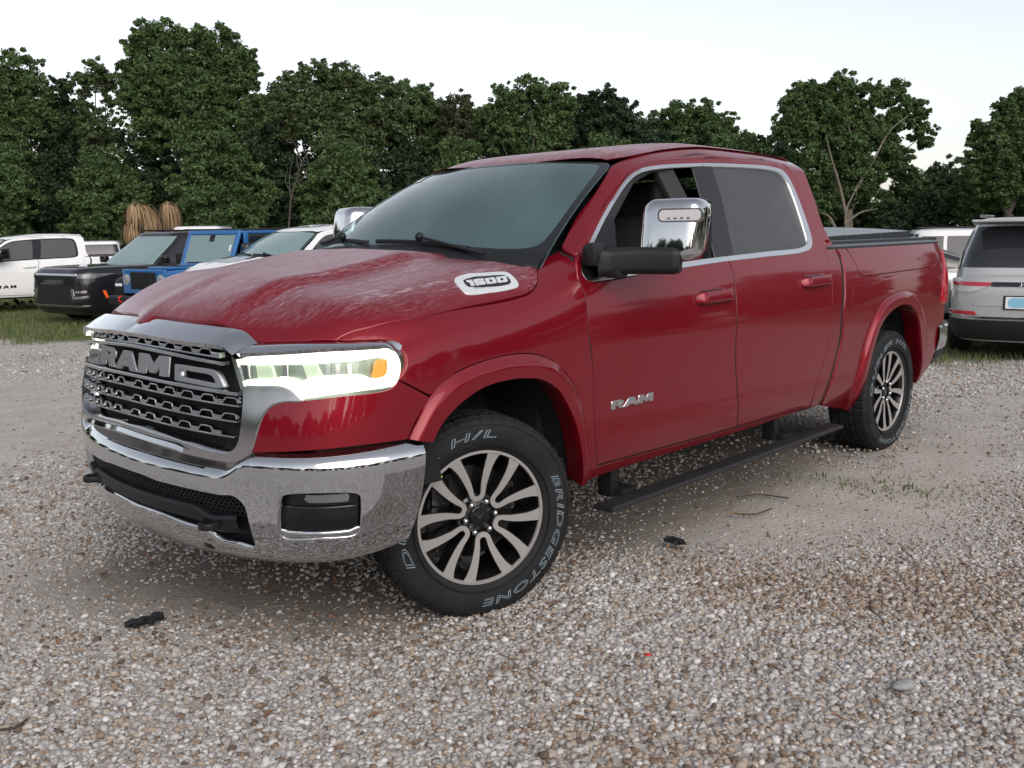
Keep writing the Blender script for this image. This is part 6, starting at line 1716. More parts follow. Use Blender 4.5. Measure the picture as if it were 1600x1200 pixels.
# palms wearing skirts of dead fronds
frond = bpy.data.materials.new('dead_palm_frond'); N, L = nt(frond); b = N['Principled BSDF']; setp(b, rough=.85)
ri = N.new('ShaderNodeNewGeometry'); L.new(ramp(ri.outputs['Random Per Island'], [(0, (.12, .075, .04)), (.5, (.25, .165, .09)), (1, (.36, .25, .14))]).outputs['Color'], b.inputs['Base Color'])
def palm(px, clumps, D, label, seed):
    g = np.random.default_rng(seed); c0 = at_depth(px, 420, D); base = np.array([c0[0], c0[1], float(gz(c0[0], c0[1]))]); sc = D / FPX
    root = empty('palm_tree', base); tag(root, label, 'palm tree')
    tops = []
    for ci_, (x, y, w, h, lean) in enumerate(clumps):
        V, F3 = [], []
        T0 = at_depth(x, y, D) - base; tops.append(T0)
        right = RM @ np.array([1, 0, 0]); fwd = np.array([-.724, -.69, 0])
        for j in range(420):
            a = g.uniform(0, 2 * np.pi); rr = g.uniform(.1, 1) ** .6
            out = (math.cos(a) * right * w + math.sin(a) * fwd * w * .8) * sc * rr + right * lean * sc * g.uniform(.2, 1)
            L_ = h * sc * g.uniform(.55, 1.05); k = len(V); wd = g.uniform(.012, .03)
            sd = np.cross(out / (np.linalg.norm(out) + 1e-6), [0, 0, 1])
            T1 = T0 + g.normal(0, 1, 3) * np.array([.05, .05, .06])
            for q, zz, ww in ((0, 0, .6), (.35, .10, 1), (.72, .02, 1), (.95, -.40, .9), (1.02, -1.0, .15)):
                c = T1 + out * q + np.array([0, 0, (zz if q > 0 else 0) * L_]); V += [c - sd * wd * ww, c + sd * wd * ww]
            for i in range(4): F3.append((k + 2 * i, k + 2 * i + 1, k + 2 * i + 3, k + 2 * i + 2))
        link(bpy.data.objects.new('dead_frond_skirt', fast_mesh('dead_frond_skirt', np.array(V), np.array(F3), frond)), root)
    T = np.mean(tops, 0)
    link(bpy.data.objects.new('trunk', tube_mesh('trunk', [limb((0, 0, -.1), T, .16, .13, (0, 0, 0))], bark)), root)
palm(212, [(212, 326, 24, 34, 14), (205, 356, 14, 26, 0), (232, 340, 12, 28, 6)], 33, 'palm with a drooping skirt of straw brown dead fronds behind the black wagon', 1)
palm(262, [(262, 325, 16, 42, 4)], 34, 'slimmer palm with a narrow brown skirt beside the other palm', 2)
# low leafy weeds at the verge
def weed(px, py, n, r, h, label, seed):
    p = ground_hit(px, py); root = empty('weed_clump', p); tag(root, label, 'weeds')
    me = crown_mesh('leaves', [((0, 0, h * .5), (r, r, h * .5)), ((r * .8, -.2 * r, h * .4), (r * .7, r * .7, h * .4))], n, .045, seed, leafm['oak']); link(bpy.data.objects.new('leaves', me), root)
    link(bpy.data.objects.new('stems', tube_mesh('stems', [limb((0, 0, 0), (.1, .1, h * .7), .01, .004, (0, 0, 0)), limb((0, 0, 0), (-.15, 0, h * .6), .01, .004, (0, 0, 0))], twig, 5)), root)
weed(38, 486, 900, .75, .38, 'low leafy weeds growing in front of the white pickup with black trim', 1)
# the wood goes on behind the camera; the chrome and the paint mirror it
src = [o for o in bpy.data.objects if o.type == 'EMPTY' and o.name.split('.')[0] in ('understory_tree',)]
ang0 = math.atan2(.69, .724)
ring = [(ang0 + rad(-92 + 6.7 * i), 29 + 5 * math.sin(i * 2.3)) for i in range(35)] + [(rad(q), 41 + 3 * math.sin(q)) for q in (261, 267, 273, 279, 285, 291, 297, 303, 309)] + [(rad(187), 46)]
for i, (a, d_) in enumerate(ring):
    s_ = src[(i * 5) % len(src)]
    x, y = CAM_LOC[0] + d_ * math.cos(a), CAM_LOC[1] + d_ * math.sin(a)
    o = s_.copy(); COL.objects.link(o); o.location = (x, y, GZ - .1); o.rotation_euler = (0, 0, i * 1.7); o.scale = (1.05, 1.05, 1.0)
    tag(o, 'broadleaf tree of the wood mirrored in the chrome and paint', 'tree', 'trees of the wood behind the viewer')
    o.name = 'mirrored_tree'
    for ch in s_.children:
        c = ch.copy(); COL.objects.link(c); c.parent = o
# ------------------------------------------------------------------ parked vehicles
def put(root, local, px, D, heading, py=None):
    """stand a vehicle on the ground so that its local point shows at image column px, D metres along the view"""
    w = at_depth(px, 400, D); a = rad(heading); c, s = math.cos(a), math.sin(a)
    x = w[0] - (local[0] * c - local[1] * s); y = w[1] - (local[0] * s + local[1] * c)
    root.location = (x, y, float(gz(w[0], w[1]))); root.rotation_euler = (0, 0, a)
    return root
class LSurf:
    def __init__(s, fn, ctr):
        s.fn = fn; s.sgn = 1; s.ctr = np.array(ctr, float)
        u = np.array([.3]); v = np.array([s.ctr[2]]); n = s.nrm(u, v)[0]
        if np.dot(n, fn(u, v)[0] - s.ctr) < 0: s.sgn = -1
    nrm = Surf.nrm
class Stack:
    """a shell of superellipse outlines stacked in z: front x, rear x, half width per height"""
    def __init__(s, z, xf, xr, hw, n):
        s.xf = pchip(z, xf); s.xr = pchip(z, xr); s.hw = pchip(z, hw); s.n = n; s.z0, s.z1 = z[0], z[-1]
        zm = (z[0] + z[-1]) / 2
        q = np.linspace(0, 1, 181)[1:-1] ** 1.0
        f = np.unique(np.concatenate([[0.0], np.arcsin(q ** (n / 2)), np.arccos(q ** (n / 2)), [np.pi / 2]]))
        h = np.concatenate([f, (np.pi - f[::-1])[1:]]); th = np.concatenate([-h[::-1][:-1], h])
        P = s.raw(th, np.full(len(th), zm))
        L_ = np.concatenate([[0], np.cumsum(np.linalg.norm(np.diff(P, axis=0), axis=1))]); s.per = L_[-1]; L_ -= L_[len(h) - 1]; s.L_ = L_; s.th = th
        s.surf = LSurf(s.fn, ((s.xf(zm) + s.xr(zm)) / 2, 0, zm))
    def raw(s, th, z):
        c, q = np.cos(th), np.sin(th); a = (s.xf(z) - s.xr(z)) / 2; m = (s.xf(z) + s.xr(z)) / 2
        return np.stack([m + a * np.sign(c) * np.abs(c) ** (2 / s.n), s.hw(z) * np.sign(q) * np.abs(q) ** (2 / s.n), z], -1)
    def fn(s, u, z):
        u = (np.asarray(u, float) + s.per / 2) % s.per - s.per / 2
        return s.raw(np.interp(u, s.L_, s.th), np.asarray(z, float))
    def side(s, x, z, sg=1):
        a = (s.xf(z) - s.xr(z)) / 2; m = (s.xf(z) + s.xr(z)) / 2; k = np.clip((x - m) / a, -1, 1)
        th = np.arccos(np.sign(k) * np.abs(k) ** (s.n / 2)); return float(np.interp(sg * th, s.th, s.L_))
    def end(s, y, z, front=True):
        k = np.clip(y / s.hw(z), -1, 1); th = np.arcsin(np.sign(k) * np.abs(k) ** (s.n / 2))
        if not front: th = (np.pi - abs(th)) * (1 if y >= 0 else -1)
        return float(np.interp(th, s.th, s.L_))
    def mesh(s, name, mt, parent, nz=14, nu=120, cap_h=.06, bottom=True):
        zz = np.linspace(s.z0, s.z1, nz); u = np.linspace(s.L_[0], s.L_[-1], nu, endpoint=False)
        rows = [s.fn(u, np.full(nu, z)) for z in zz]
        top = rows[-1]; ctr = np.array([(s.xf(s.z1) + s.xr(s.z1)) / 2, 0, s.z1])
        for k, h in ((.985, .30), (.95, .55), (.86, .78), (.66, .93), (.33, .99)):
            r = ctr + (top - ctr) * [k, k, 1]; r[:, 2] = s.z1 + cap_h * h; rows.append(r)
        V = np.concatenate(rows + [[ctr + [0, 0, cap_h]]]); m = len(rows)
        F_ = [(i * nu + j, i * nu + (j + 1) % nu, (i + 1) * nu + (j + 1) % nu, (i + 1) * nu + j) for i in range(m - 1) for j in range(nu)]
        F_ += [((m - 1) * nu + j, (m - 1) * nu + (j + 1) % nu, m * nu) for j in range(nu)]
        if bottom: F_.append(tuple(range(nu))[::-1])
        bm = bmesh.new(); vv = [bm.verts.new(v) for v in V]
        for f in F_:
            try: bm.faces.new([vv[i] for i in f])
            except ValueError: pass
        return bm_obj(name, bm, mt, parent)
    def patch(s, name, uv, mt, parent, off=.006, lip=.02, step=.06, smoothc=True, holes=(), rnd=.003):
        P = catmull(uv, True, 5) if smoothc else np.array([p[:2] for p in uv], float)
        return panel(name, s.surf, P, [catmull(h, True, 5) for h in holes], mat=mt, parent=parent, step=step, gap=0, lip=lip, off=off, rnd=rnd)
    def S(s, pts, sg=1): return [(s.side(p[0], p[1], sg), p[1]) + tuple(p[2:]) for p in pts]
    def E(s, pts, front=True): return [(s.end(p[0], p[1], front), p[1]) + tuple(p[2:]) for p in pts]
    def R(s, pts):                                                # rear face: keep the columns in one run across the seam at the back
        out = []
        for p in pts:
            u = s.end(p[0], p[1], False); out.append((u if u > 0 else u + s.per, p[1]) + tuple(p[2:]))
        return out
car_glass = mat('car_glass_dark', base=(.014, .016, .020), rough=.09, coat=.5)
car_glass_teal = mat('car_windshield_misted', base=(.17, .26, .26), rough=.22, coat=.6)
car_rim = mat('car_rim_dark', base=(.05, .05, .055), metal=.6, rough=.35)
white_car = paint('white_paint', (.74, .75, .76), metal=0.0)
black_car = paint('black_paint', (.010, .010, .012), metal=0.0)
blue_car = paint('blue_paint', (.022, .125, .34), metal=.1)
silver_car = paint('silver_paint', (.50, .50, .50), metal=.55)
def car_wheels(root, xs_, hw, r, w=.25):
    for x in xs_:
        for sg in (1, -1):
            e = empty('wheel', (x, sg * (hw - .015), r), 0, root); e.scale = (1, sg, 1)
            k = r / .40
            if 'car_tyre' not in MATS:
                t = lathe('tyre', [(.25, -.02), (.27, 0), (.33, .004), (.375, -.004), (.393, -.025), (.40, -.06), (.40, -.19), (.393, -.225), (.33, -.25), (.25, -.24)], rubber, e, n=40); MATS['car_tyre'] = t.data
                q = lathe('rim', [(0, -.045), (.05, -.045), (.06, -.06), (.10, -.065), (.225, -.035), (.235, -.012), (.255, -.008), (.256, -.03)], car_rim, e, n=40); MATS['car_rimm'] = q.data
                bm = bmesh.new()
                for i in range(5):
                    add_box(bm, (.145 * math.cos(rad(72 * i)), -.035, .145 * math.sin(rad(72 * i))), (.19, .03, .045), Matrix.Rotation(rad(-72 * i), 3, 'Y'))
                s_ = bm_obj('spokes', bm, alloy, e, bevel=.006); MATS['car_sp'] = s_.data
            else:
                for nm_, key in (('tyre', 'car_tyre'), ('rim', 'car_rimm'), ('spokes', 'car_sp')): link(bpy.data.objects.new(nm_, MATS[key]), e)
            e.scale = (k, sg, k)
def suv(name, label, cat, paint_, L=4.9, W=1.95, H=1.78, zb=1.04, hood=1.35, ws=.62, rear_slope=.28, wb=(1.45, -1.5), wr=.38, n_lo=7, n_up=7, trim=None, glass_m=None, side_glass=True, roof_m=None, chrome_line=True, rail=True):
    """generic wagon: x forward, origin mid-length on the ground"""
    root = empty(name); tag(root, label, cat)
    xf, xr, hw = L / 2, -L / 2, W / 2
    lo = Stack([.24, .34, .50, .75, zb - .10, zb], [xf - .16, xf - .05, xf, xf - .01, xf - .04, xf - .12], [xr + .14, xr + .04, xr, xr + .01, xr + .03, xr + .07], [hw - .10, hw - .03, hw - .01, hw, hw - .02, hw - .06], n_lo)
    lo.mesh('body', paint_, root, cap_h=.085)
    a0 = xf - hood                                              # windshield foot
    up = Stack([zb - .02, zb + .12, H - .22, H - .08], [a0 + .04, a0 - .16 * ws, a0 - ws, a0 - ws * 1.25], [xr + .10, xr + .13, xr + rear_slope, xr + rear_slope * 1.25], [hw - .065, hw - .085, hw - .20, hw - .25], n_up)
    up.mesh('cabin', paint_, root, cap_h=.085)
    zt, zl = H - .17, zb + .085
    fx = lambda z: float(up.xf(z)); rx_ = lambda z: float(up.xr(z))
    gm_ = glass_m or car_glass
    h2 = lambda z: float(up.hw(z))
    up.patch('windshield', up.E([(-(h2(zl) - .10), zl - .03, 'c'), (h2(zl) - .10, zl - .03, 'c'), (h2(zt) - .11, zt + .05, 'c'), (-(h2(zt) - .11), zt + .05, 'c')]), gm_, root)
    up.patch('rear_window', up.R([(h2(zl) - .12, zl + .03, 'c'), (h2(zt) - .10, zt + .05, 'c'), (-(h2(zt) - .10), zt + .05, 'c'), (-(h2(zl) - .12), zl + .03, 'c')]), car_glass, root)
    if side_glass:
        L_ = fx(zt) - rx_(zt); 
        x0, x3 = fx(zl) - .24, rx_(zl) + .20
        t0, t3 = fx(zt) - .20, rx_(zt) + .18
        xm = (x0 + x3) / 2 + .12; x2 = x3 + (xm - x3) * .42
        for sg in (1, -1):
            for pts in ([(x0, zl, 'c'), (t0, zt, 'c'), (xm + .04, zt, 'c'), (xm + .04, zl, 'c')], [(xm - .05, zl, 'c'), (xm - .05, zt, 'c'), (x2 + .05, zt, 'c'), (x2 + .03, zl, 'c')], [(x2 - .05, zl, 'c'), (x2 - .03, zt, 'c'), (t3, zt, 'c'), (x3, zl, 'c')]):
                up.patch('side_window', up.S(pts, sg), car_glass, root)
            for xx in (x0 - .02, xm - .01, x2):
                P = np.array([lo.fn(np.array([lo.side(xx, z, sg)]), np.array([z]))[0] for z in np.linspace(.40, zb - .04, 8)]); P[:, 1] += sg * .001
                sweep('door_seam', P, rrect(.006, .004, .001, 1), black_matte, root, up=(0, 1, 0))
            for xx in (xm + .16, x2 + .14):
                P = np.array([lo.fn(np.array([lo.side(xx + q, zb - .13, sg)]), np.array([zb - .13]))[0] for q in np.linspace(-.09, .09, 5)]); P[:, 1] += sg * .02
                sweep('door_handle', P, rrect(.025, .02, .006, 2), paint_ if trim is None else trim, root)
    for sg in (1, -1):
        for x in wb:
            c = [(x + (wr + .075) * math.cos(t), max(.245, wr + (wr + .075) * math.sin(t))) for t in np.linspace(-.35, np.pi + .35, 20)]
            lo.patch('wheel_arch', lo.S(c, sg), black_matte, root, off=.004, smoothc=False, lip=.004)
            a = np.linspace(0, np.pi, 16); P = np.array([lo.fn(np.array([lo.side(x + (wr + .085) * math.cos(t), max(.26, wr + (wr + .085) * math.sin(t)), sg)]), np.array([max(.26, wr + (wr + .085) * math.sin(t))]))[0] for t in a])
            sweep('arch_trim', P, rrect(.03, .035, .008, 2), trim or paint_, root, up=(0, 1, 0))
        mz = zb + .10; mx = a0 - .30
        bm = bmesh.new(); add_box(bm, (mx, sg * (hw + .07), mz + .06), (.13, .21, .16)); bm_obj('mirror', bm, trim or paint_, root, bevel=.04, seg=3)
        lo.patch('sill_trim', lo.S([(wb[0] - wr - .10, .26, 'c'), (wb[0] - wr - .10, .36, 'c'), (wb[1] + wr + .10, .36, 'c'), (wb[1] + wr + .10, .26, 'c')], sg), trim or black_plastic, root, smoothc=False)
        if rail:
            z_ = H + .02
            sweep('roof_rail', np.array([(x, sg * (hw - .30), z_) for x in np.linspace(fx(zt) - .35, rx_(zt) + .25, 8)]), rrect(.03, .035, .01, 3), black_gloss if trim is not None else silver_trim, root)
    car_wheels(root, wb, hw, wr)
    box_obj('underbody', (0, 0, .34), (L - .8, W - .35, .16), black_matte, root)
    return root, lo, up
# copies of the truck body in another paint
def truck_copy(label, group, swap, skip=()):
    r = empty('pickup_truck'); tag(r, label, 'pickup truck', group)
    def cp(o, par):
        base = o.name.split('.')[0]
        if base in skip: return
        c = o.copy(); COL.objects.link(c); c.parent = par
        if o.type == 'MESH':
            for sl in c.material_slots:
                if sl.material in swap:
                    m_ = swap[sl.material]; sl.link = 'OBJECT'; sl.material = m_
        for ch in list(o.children): cp(ch, c)
    for ch in list(truck.children): cp(ch, r)
    return r
lamp_off = mat('lamp_unlit', base=(.35, .37, .37), metal=.4, rough=.2)
drop_ = ('side_badge', 'badge_letter', 'badge_text', 'badge_field', 'badge_digit', 'lettering', 'rim_sticker', 'slat_loop', 'lug_nut', 'running_board', 'bed_cover', 'sticker', 'cap_emblem', 'cover_panel', 'cover_rail')
sw1 = {red: white_car, red_dew: white_car, chrome: black_gloss, silver_trim: black_gloss, chrome_soft: black_gloss, grille_metal: black_gloss, led: lamp_off, led_soft: lamp_off, amber: lamp_off, ws_glass: car_glass_teal, alloy: car_rim}
pk1 = truck_copy('white crew cab pickup with black trim and dark windows, parked on the grass', 'white pickups in the row', sw1, drop_)
put(pk1, (-1.95, .95), 74, 23.6, -4)
side_glass_mesh = [o for o in bpy.data.objects if o.name.startswith('window_glass') and o.parent is fdo_r][0].data
link(bpy.data.objects.new('window_glass', side_glass_mesh), pk1)
# small dark letters on its door
badge = empty('door_lettering', (0, 0, 0), 0, pk1)
for i, ch in enumerate('RAM'):
    L_ = LET[ch]; P = np.array([(-.72 - (p[0] * .105 + (0, .15, .31)[i]), .66 + p[1] * .07) for p in L_[0]])
    panel('badge_letter', S_cab, P, [np.array([(-.72 - (p[0] * .105 + (0, .15, .31)[i]), .66 + p[1] * .07) for p in q]) for q in L_[1:]], mat=black_gloss, parent=pk1, step=.05, gap=0, lip=.004, off=.006)
bpy.data.objects.remove(badge)
sw2 = {red: white_car, red_dew: white_car, chrome: black_gloss, silver_trim: white_car, chrome_soft: black_gloss, grille_metal: black_gloss, led: lamp_off, led_soft: lamp_off, amber: lamp_off, ws_glass: car_glass_teal, alloy: car_rim}
pk2 = truck_copy('white pickup with black hood vents seen over the red hood', 'white pickups in the row', sw2, drop_)
put(pk2, (-.70, 0), 432, 16.6, 6)
link(bpy.data.objects.new('window_glass', side_glass_mesh), pk2)
for y0, x0, l_, w_ in ((.33, .02, .34, .10), (-.33, .02, .34, .10), (0, -.16, .16, .52)):
    c = np.array([(x0 + l_ / 2, y0 - w_ / 2), (x0 + l_ / 2 - .06, y0 + w_ / 2), (x0 - l_ / 2, y0 + w_ / 2), (x0 - l_ / 2 + .04, y0 - w_ / 2)])
    panel('hood_vent', S_hood, c, mat=black_plastic, parent=pk2, step=.05, gap=0, lip=.004, off=.008)

# black full-size wagon
bw_, lo, up = suv('wagon', 'large black wagon with slim headlights and a bright strip over its grille', 'wagon', black_car, L=5.45, W=2.12, H=1.93, zb=1.16, hood=1.62, ws=.72, rear_slope=.22, wb=(1.62, -1.52), wr=.40, n_lo=9, n_up=8, glass_m=car_glass_teal, trim=black_gloss)
put(bw_, (2.6, .95), 128, 19.0, 9)
lo.patch('grille_strip', lo.E([(-.78, 1.085, 'c'), (.78, 1.085, 'c'), (.78, 1.045, 'c'), (-.78, 1.045, 'c')]), silver_trim, bw_, off=.012)
lo.patch('grille', lo.E([(-.76, 1.035, 'c'), (.76, 1.035, 'c'), (.74, .96, 'c'), (-.74, .96, 'c')]), black_matte, bw_, off=.006)
for i in range(13):
    y = -.70 + i * 1.4 / 12
    lo.patch('grille_tooth', lo.E([(y - .018, 1.03, 'c'), (y + .018, 1.03, 'c'), (y + .018, .965, 'c'), (y - .018, .965, 'c')]), black_gloss, bw_, off=.016, step=.2, smoothc=False)
for sg in (1, -1):
    lo.patch('headlight', lo.E([(sg * .80, 1.085, 'c'), (sg * 1.03, 1.075, 'c'), (sg * 1.0, .99, 'c'), (sg * .80, 1.0, 'c')]), mat('black_car_lamp', base=(.10, .105, .11), rough=.12, coat=1.0) if sg == 1 else bpy.data.materials['black_car_lamp'], bw_, off=.010)
    lo.patch('fog_bracket', lo.E([(sg * .62, .78, 'c'), (sg * .70, .78, 'c'), (sg * .74, .62, 'c'), (sg * .98, .64, 'c'), (sg * .98, .60, 'c'), (sg * .68, .57, 'c')]), chrome_soft, bw_, off=.010, smoothc=False)
    lo.patch('fog_bar', lo.E([(sg * .76, .74, 'c'), (sg * .96, .74, 'c'), (sg * .96, .70, 'c'), (sg * .76, .70, 'c')]), chrome_soft, bw_, off=.010, smoothc=False)
    lo.patch('side_marker', lo.S([(2.26, .74, 'c'), (2.20, .74, 'c'), (2.14, .58, 'c'), (2.20, .58, 'c')], sg), amber_off, bw_, off=.010, smoothc=False)
lo.patch('lower_intake', lo.E([(-.70, .86, 'c'), (.70, .86, 'c'), (.60, .52, 'c'), (-.60, .52, 'c')]), black_matte, bw_, off=.004)
lo.patch('chin_trim', lo.E([(-.98, .44, 'c'), (.98, .44, 'c'), (.94, .40, 'c'), (-.94, .40, 'c')]), chrome_soft, bw_, off=.010, smoothc=False)

# blue off-roader with a seven-slot grille
def offroader():
    r = empty('offroader'); tag(r, 'blue boxy off-roader with an upright slotted grille and red tow hooks', 'offroader')
    def bx(name, c, s, m_, bev=.03, rot=None): return box_obj(name, c, s, m_, r, bevel=bev, rot=rot, seg=3)
    bx('tub', (-.75, 0, .92), (2.5, 1.56, .66), blue_car, .06)
    bm = bmesh.new(); v = add_box(bm, (1.02, 0, 1.0), (1.30, 1.36, .46))
    for q in v:
        if q.co.x > 1.2: q.co.y *= .86; q.co.z -= .05 if q.co.z > 1 else 0
    bm_obj('hood', bm, blue_car, r, bevel=.06, seg=4)
    bx('hood_bulge', (.95, 0, 1.225), (.95, .62, .05), blue_car, .024)
    for sg in (1, -1): bx('hood_vent', (.95, sg * .20, 1.252), (.30, .16, .012), black_plastic, .004)
    # grille: panel with seven slots
    gy = [-.30 + .10 * i for i in range(7)]
    bx('grille_panel', (1.70, 0, 1.0), (.05, 1.26, .44), blue_car, .022)
    for y in gy:
        bx('grille_slot', (1.722, y, 1.02), (.02, .066, .30), black_matte, .008)
    for i in range(8): bx('grille_rib', (1.735, -.35 + .10 * i, 1.02), (.02, .026, .31), black_plastic, .006)
    for sg in (1, -1):
        l_ = lathe('headlight', [(0, .02), (.06, .018), (.088, .006), (.098, .012), (.102, -.01)], lamp_off, r, n=28); l_.location = (1.725, sg * .50, 1.04); l_.rotation_euler = (0, 0, rad(-90))
    for sg in (1, -1):
        # flat-topped fender flare with its lamp
        pth = catmull([(1.66, .72), (1.66, .98), (1.50, 1.06), (1.05, 1.07), (.78, .98), (.62, .62)], False, 6)
        sweep('fender_flare', np.array([(p[0], sg * .80, p[1]) for p in pth]), rrect(.30, .05, .018, 3), black_plastic, r, up=(.3, 0, 1), norms=None)
        bx('flare_lamp', (1.70, sg * .80, .93), (.03, .20, .05), mat('jeep_flare_lamp', base=(.75, .78, .8), rough=.2) if sg == 1 else bpy.data.materials['jeep_flare_lamp'], .012)
        bx('inner_fender', (1.10, sg * .70, .78), (1.0, .16, .40), black_matte, .02)
        pth = catmull([(-.72, .62), (-.86, .96), (-1.05, 1.03), (-1.45, 1.03), (-1.66, .94), (-1.80, .66)], False, 6)
        sweep('fender_flare', np.array([(p[0], sg * .84, p[1]) for p in pth]), rrect(.22, .05, .018, 3), black_plastic, r, up=(.3, 0, 1))
        h = sweep('tow_hook', np.array([(1.95 + .06 * math.cos(a), sg * .36, .70 + .05 * math.sin(a)) for a in np.linspace(-1.5, 1.5, 9)]), circ(.016, 8), mat('tow_hook_red', base=(.62, .02, .015), rough=.4) if sg == 1 else bpy.data.materials['tow_hook_red'], r)
        bx('door', (-.32, sg * .785, .98), (.98, .03, .60), blue_car, .02); bx('door_handle', (-.66, sg * .81, 1.12), (.14, .03, .04), black_plastic, .01)
        bx('mirror', (.22, sg * .97, 1.36), (.10, .20, .22), black_plastic, .03); bx('step_rail', (-.30, sg * .82, .46), (1.7, .10, .08), black_plastic, .02)
    bx('front_bumper', (1.86, 0, .66), (.16, 1.62, .19), black_plastic, .05)
    bx('winch_plate', (1.92, 0, .67), (.06, .7, .12), black_matte, .02)
    # windshield frame
    rot = Matrix.Rotation(rad(-22), 3, 'Y'); n_ = rot @ Vector((1, 0, 0)); u_ = rot @ Vector((0, 0, 1)); c0 = Vector((.26, 0, 1.535))
    for sg in (1, -1): bx('windshield_post', c0 + Vector((0, sg * .70, 0)), (.06, .10, .72), blue_car, .02, rot)
    bx('windshield_header', c0 + u_ * .33, (.07, 1.50, .10), blue_car, .03, rot); bx('windshield_sill', c0 - u_ * .33, (.08, 1.50, .10), blue_car, .03, rot)
    bx('windshield', c0 + n_ * .004, (.02, 1.32, .58), car_glass_teal, .004, rot)
    bx('sensor_pod', c0 + n_ * .018 + u_ * .22, (.01, .14, .14), black_plastic, .004, rot); bx('sticker', c0 + n_ * .017 + u_ * .02 + Vector((0, .58, 0)), (.004, .05, .12), sticker_white, 0, rot)
    for sg in (1, -1): bx('wiper', c0 + n_ * .02 - u_ * .27 + Vector((0, sg * .32, 0)), (.012, .46, .02), black_plastic, .004, rot)
    bx('roof', (-.86, 0, 1.88), (2.02, 1.44, .07), black_plastic, .03)
    for sg in (1, -1):
        for x, w_ in ((.02, .10), (-.86, .16), (-1.84, .20)): bx('roof_pillar', (x, sg * .73, 1.56), (w_, .06, .62), blue_car, .02)
        bx('side_window', (-.42, sg * .72, 1.55), (.74, .03, .52), car_glass, .01); bx('side_window', (-1.34, sg * .72, 1.55), (.80, .03, .52), car_glass, .01)
        bx('roof_edge', (-.86, sg * .725, 1.845), (2.0, .05, .06), blue_car, .02)
    bx('back_panel', (-1.98, 0, 1.3), (.06, 1.5, 1.2), blue_car, .02)
    bx('underbody', (-.2, 0, .55), (3.3, 1.0, .2), black_matte, .02)
    car_wheels(r, (1.22, -1.25), .90, .42)
    return r
jp = offroader(); put(jp, (1.72, 0), 222, 16.6, 9)
# things further back on the left
sc_, lo, up = suv('sedan', 'pale silver car whose windshield shows between the black wagon and the blue off-roader', 'car', silver_car, L=4.75, W=1.86, H=1.52, zb=.98, hood=1.45, ws=.80, rear_slope=.75, wb=(1.4, -1.4), wr=.34, glass_m=mat('pale_misted_glass', base=(.42, .50, .50), rough=.25), rail=False)
put(sc_, (.75, 0), 283, 22.5, 10)
vn, lo, up = suv('van', 'tall white van with its roof just showing above the black wagon', 'van', white_car, L=5.0, W=2.0, H=2.22, zb=1.15, hood=1.0, ws=.55, rear_slope=.10, wb=(1.6, -1.5), wr=.36, rail=False)
put(vn, (-.3, 0), 318, 31.0, 52)
fw, lo, up = suv('white_wagon', 'small white wagon far behind the white pickup with black trim', 'car', white_car, L=4.8, W=1.95, H=1.80, zb=1.05, wb=(1.45, -1.45), rail=True, trim=black_gloss)
put(fw, (0, 0), 160, 34.0, -118)

# silver wagon seen from behind on the right
gc, lo, up = suv('rear_facing_wagon', 'silver wagon showing its tail lamps, rear glass and blue number plate', 'wagon', silver_car, L=4.95, W=1.98, H=1.80, zb=1.06, hood=1.45, ws=.7, rear_slope=.42, wb=(1.5, -1.45), wr=.385, n_lo=6, n_up=6, trim=black_plastic)
put(gc, (-2.45, 0), 1612, 11.5, 191)
GP = lambda pts: lo.R(pts)
lo.patch('lower_bumper', GP([(.97, .52, 'c'), (-.97, .52, 'c'), (-.94, .27, 'c'), (.94, .27, 'c')]), black_plastic, gc, off=.012, smoothc=False)
lo.patch('bumper_line', GP([(.96, .575, 'c'), (.62, .575, 'c'), (.58, .565, 'c'), (-.58, .565, 'c'), (-.62, .575, 'c'), (-.96, .575, 'c'), (-.96, .55, 'c'), (-.60, .55, 'c'), (-.56, .54, 'c'), (.56, .54, 'c'), (.60, .55, 'c'), (.96, .55, 'c')]), chrome, gc, off=.020, smoothc=False)
for sg in (1, -1):
    q = lambda pts: GP([(sg * a, z, 'c') for a, z in pts])
    lo.patch('reflector', q([(.93, .625), (.60, .625), (.56, .585), (.93, .585)]), tail_red, gc, off=.018, smoothc=False)
    lo.patch('tail_lamp', q([(.97, .995), (.40, .985), (.46, .945), (.97, .945)]), tail_red, gc, off=.022, smoothc=False)
    lo.patch('tail_lamp_clear', q([(.965, .94), (.47, .94), (.58, .885), (.66, .865), (.965, .875)]), mat('lamp_clear_grey', base=(.50, .47, .46), rough=.25, coat=.6) if sg == 1 else bpy.data.materials['lamp_clear_grey'], gc, off=.018, smoothc=False)
lo.patch('lamp_bar', GP([(.42, .992, 'c'), (-.42, .992, 'c'), (-.42, .945, 'c'), (.42, .945, 'c')]), black_gloss, gc, off=.016, smoothc=False)
lo.patch('tailgate_recess', GP([(.44, .845, 'c'), (.40, .86, 'c'), (-.40, .86, 'c'), (-.44, .845, 'c'), (-.60, .72, 'c'), (-.60, .70, 'c'), (.60, .70, 'c'), (.60, .72, 'c')]), silver_car, gc, off=.010, smoothc=False)
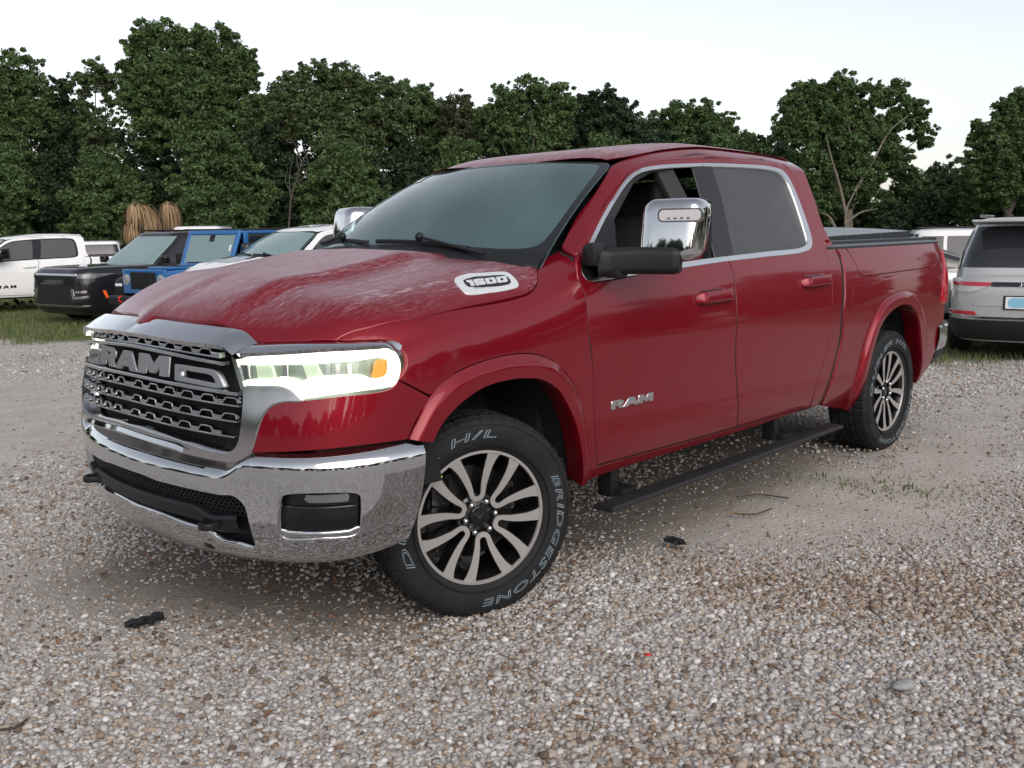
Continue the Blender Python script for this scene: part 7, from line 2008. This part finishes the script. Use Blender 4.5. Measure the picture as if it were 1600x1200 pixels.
lo.patch('plate_frame', GP([(.27, .83, 'c'), (-.27, .83, 'c'), (-.27, .66, 'c'), (.27, .66, 'c')]), black_plastic, gc, off=.020, smoothc=False)
lo.patch('number_plate', GP([(.245, .815, 'c'), (-.245, .815, 'c'), (-.245, .675, 'c'), (.245, .675, 'c')]), mat('plate_white', base=(.72, .75, .76), rough=.4), gc, off=.026, smoothc=False)
lo.patch('plate_field', GP([(.20, .795), (0, .80), (-.20, .795), (-.215, .745), (-.20, .70), (0, .695), (.20, .70), (.215, .745)]), mat('plate_blue', base=(.22, .47, .62), rough=.45), gc, off=.030, lip=.002)
up.patch('rear_wiper', up.R([(.02, 1.20, 'c'), (-.42, 1.17, 'c'), (-.42, 1.155, 'c'), (.02, 1.175, 'c')]), black_plastic, gc, off=.03, smoothc=False, step=.1)
bm = bmesh.new(); add_box(bm, (-2.12, 0, 1.735), (.30, 1.42, .035), Matrix.Rotation(rad(8), 3, 'Y')); bm_obj('roof_spoiler', bm, silver_car, gc, bevel=.014)
tv, tf = text_mesh('Jeep')
tw = tv[:, 0].max(); uu_ = np.array([GP([(.10 - v[0] / tw * .20, .953 + v[1] / .72 * .034)])[0] for v in tv])
mesh_obj('tailgate_lettering', lo.fn(uu_[:, 0], uu_[:, 1]) + lo.surf.nrm(uu_[:, 0], uu_[:, 1]) * .022, tf, white_badge, gc, smooth_=False)
sweep('tow_bar', np.array([(-2.30, y, .30) for y in np.linspace(-.5, .5, 7)]), circ(.03, 8), steel, gc)
# silver hatch and white wagon between the truck bed and the silver wagon
hs1, lo, up = suv('hatchback', 'pale silver car with an arched roof standing between the truck bed and the silver wagon', 'car', silver_car, L=4.5, W=1.86, H=1.60, zb=1.0, hood=1.25, ws=.95, rear_slope=.5, wb=(1.35, -1.35), wr=.34, n_up=5, rail=False)
put(hs1, (.9, .85), 1512, 17.0, 128)
hs2, lo, up = suv('white_wagon', 'white wagon half hidden behind the arched silver car', 'wagon', white_car, L=4.9, W=1.95, H=1.76, zb=1.04, hood=1.4, wb=(1.45, -1.5), wr=.37, trim=black_gloss)
put(hs2, (0, .9), 1560, 23.0, 118)
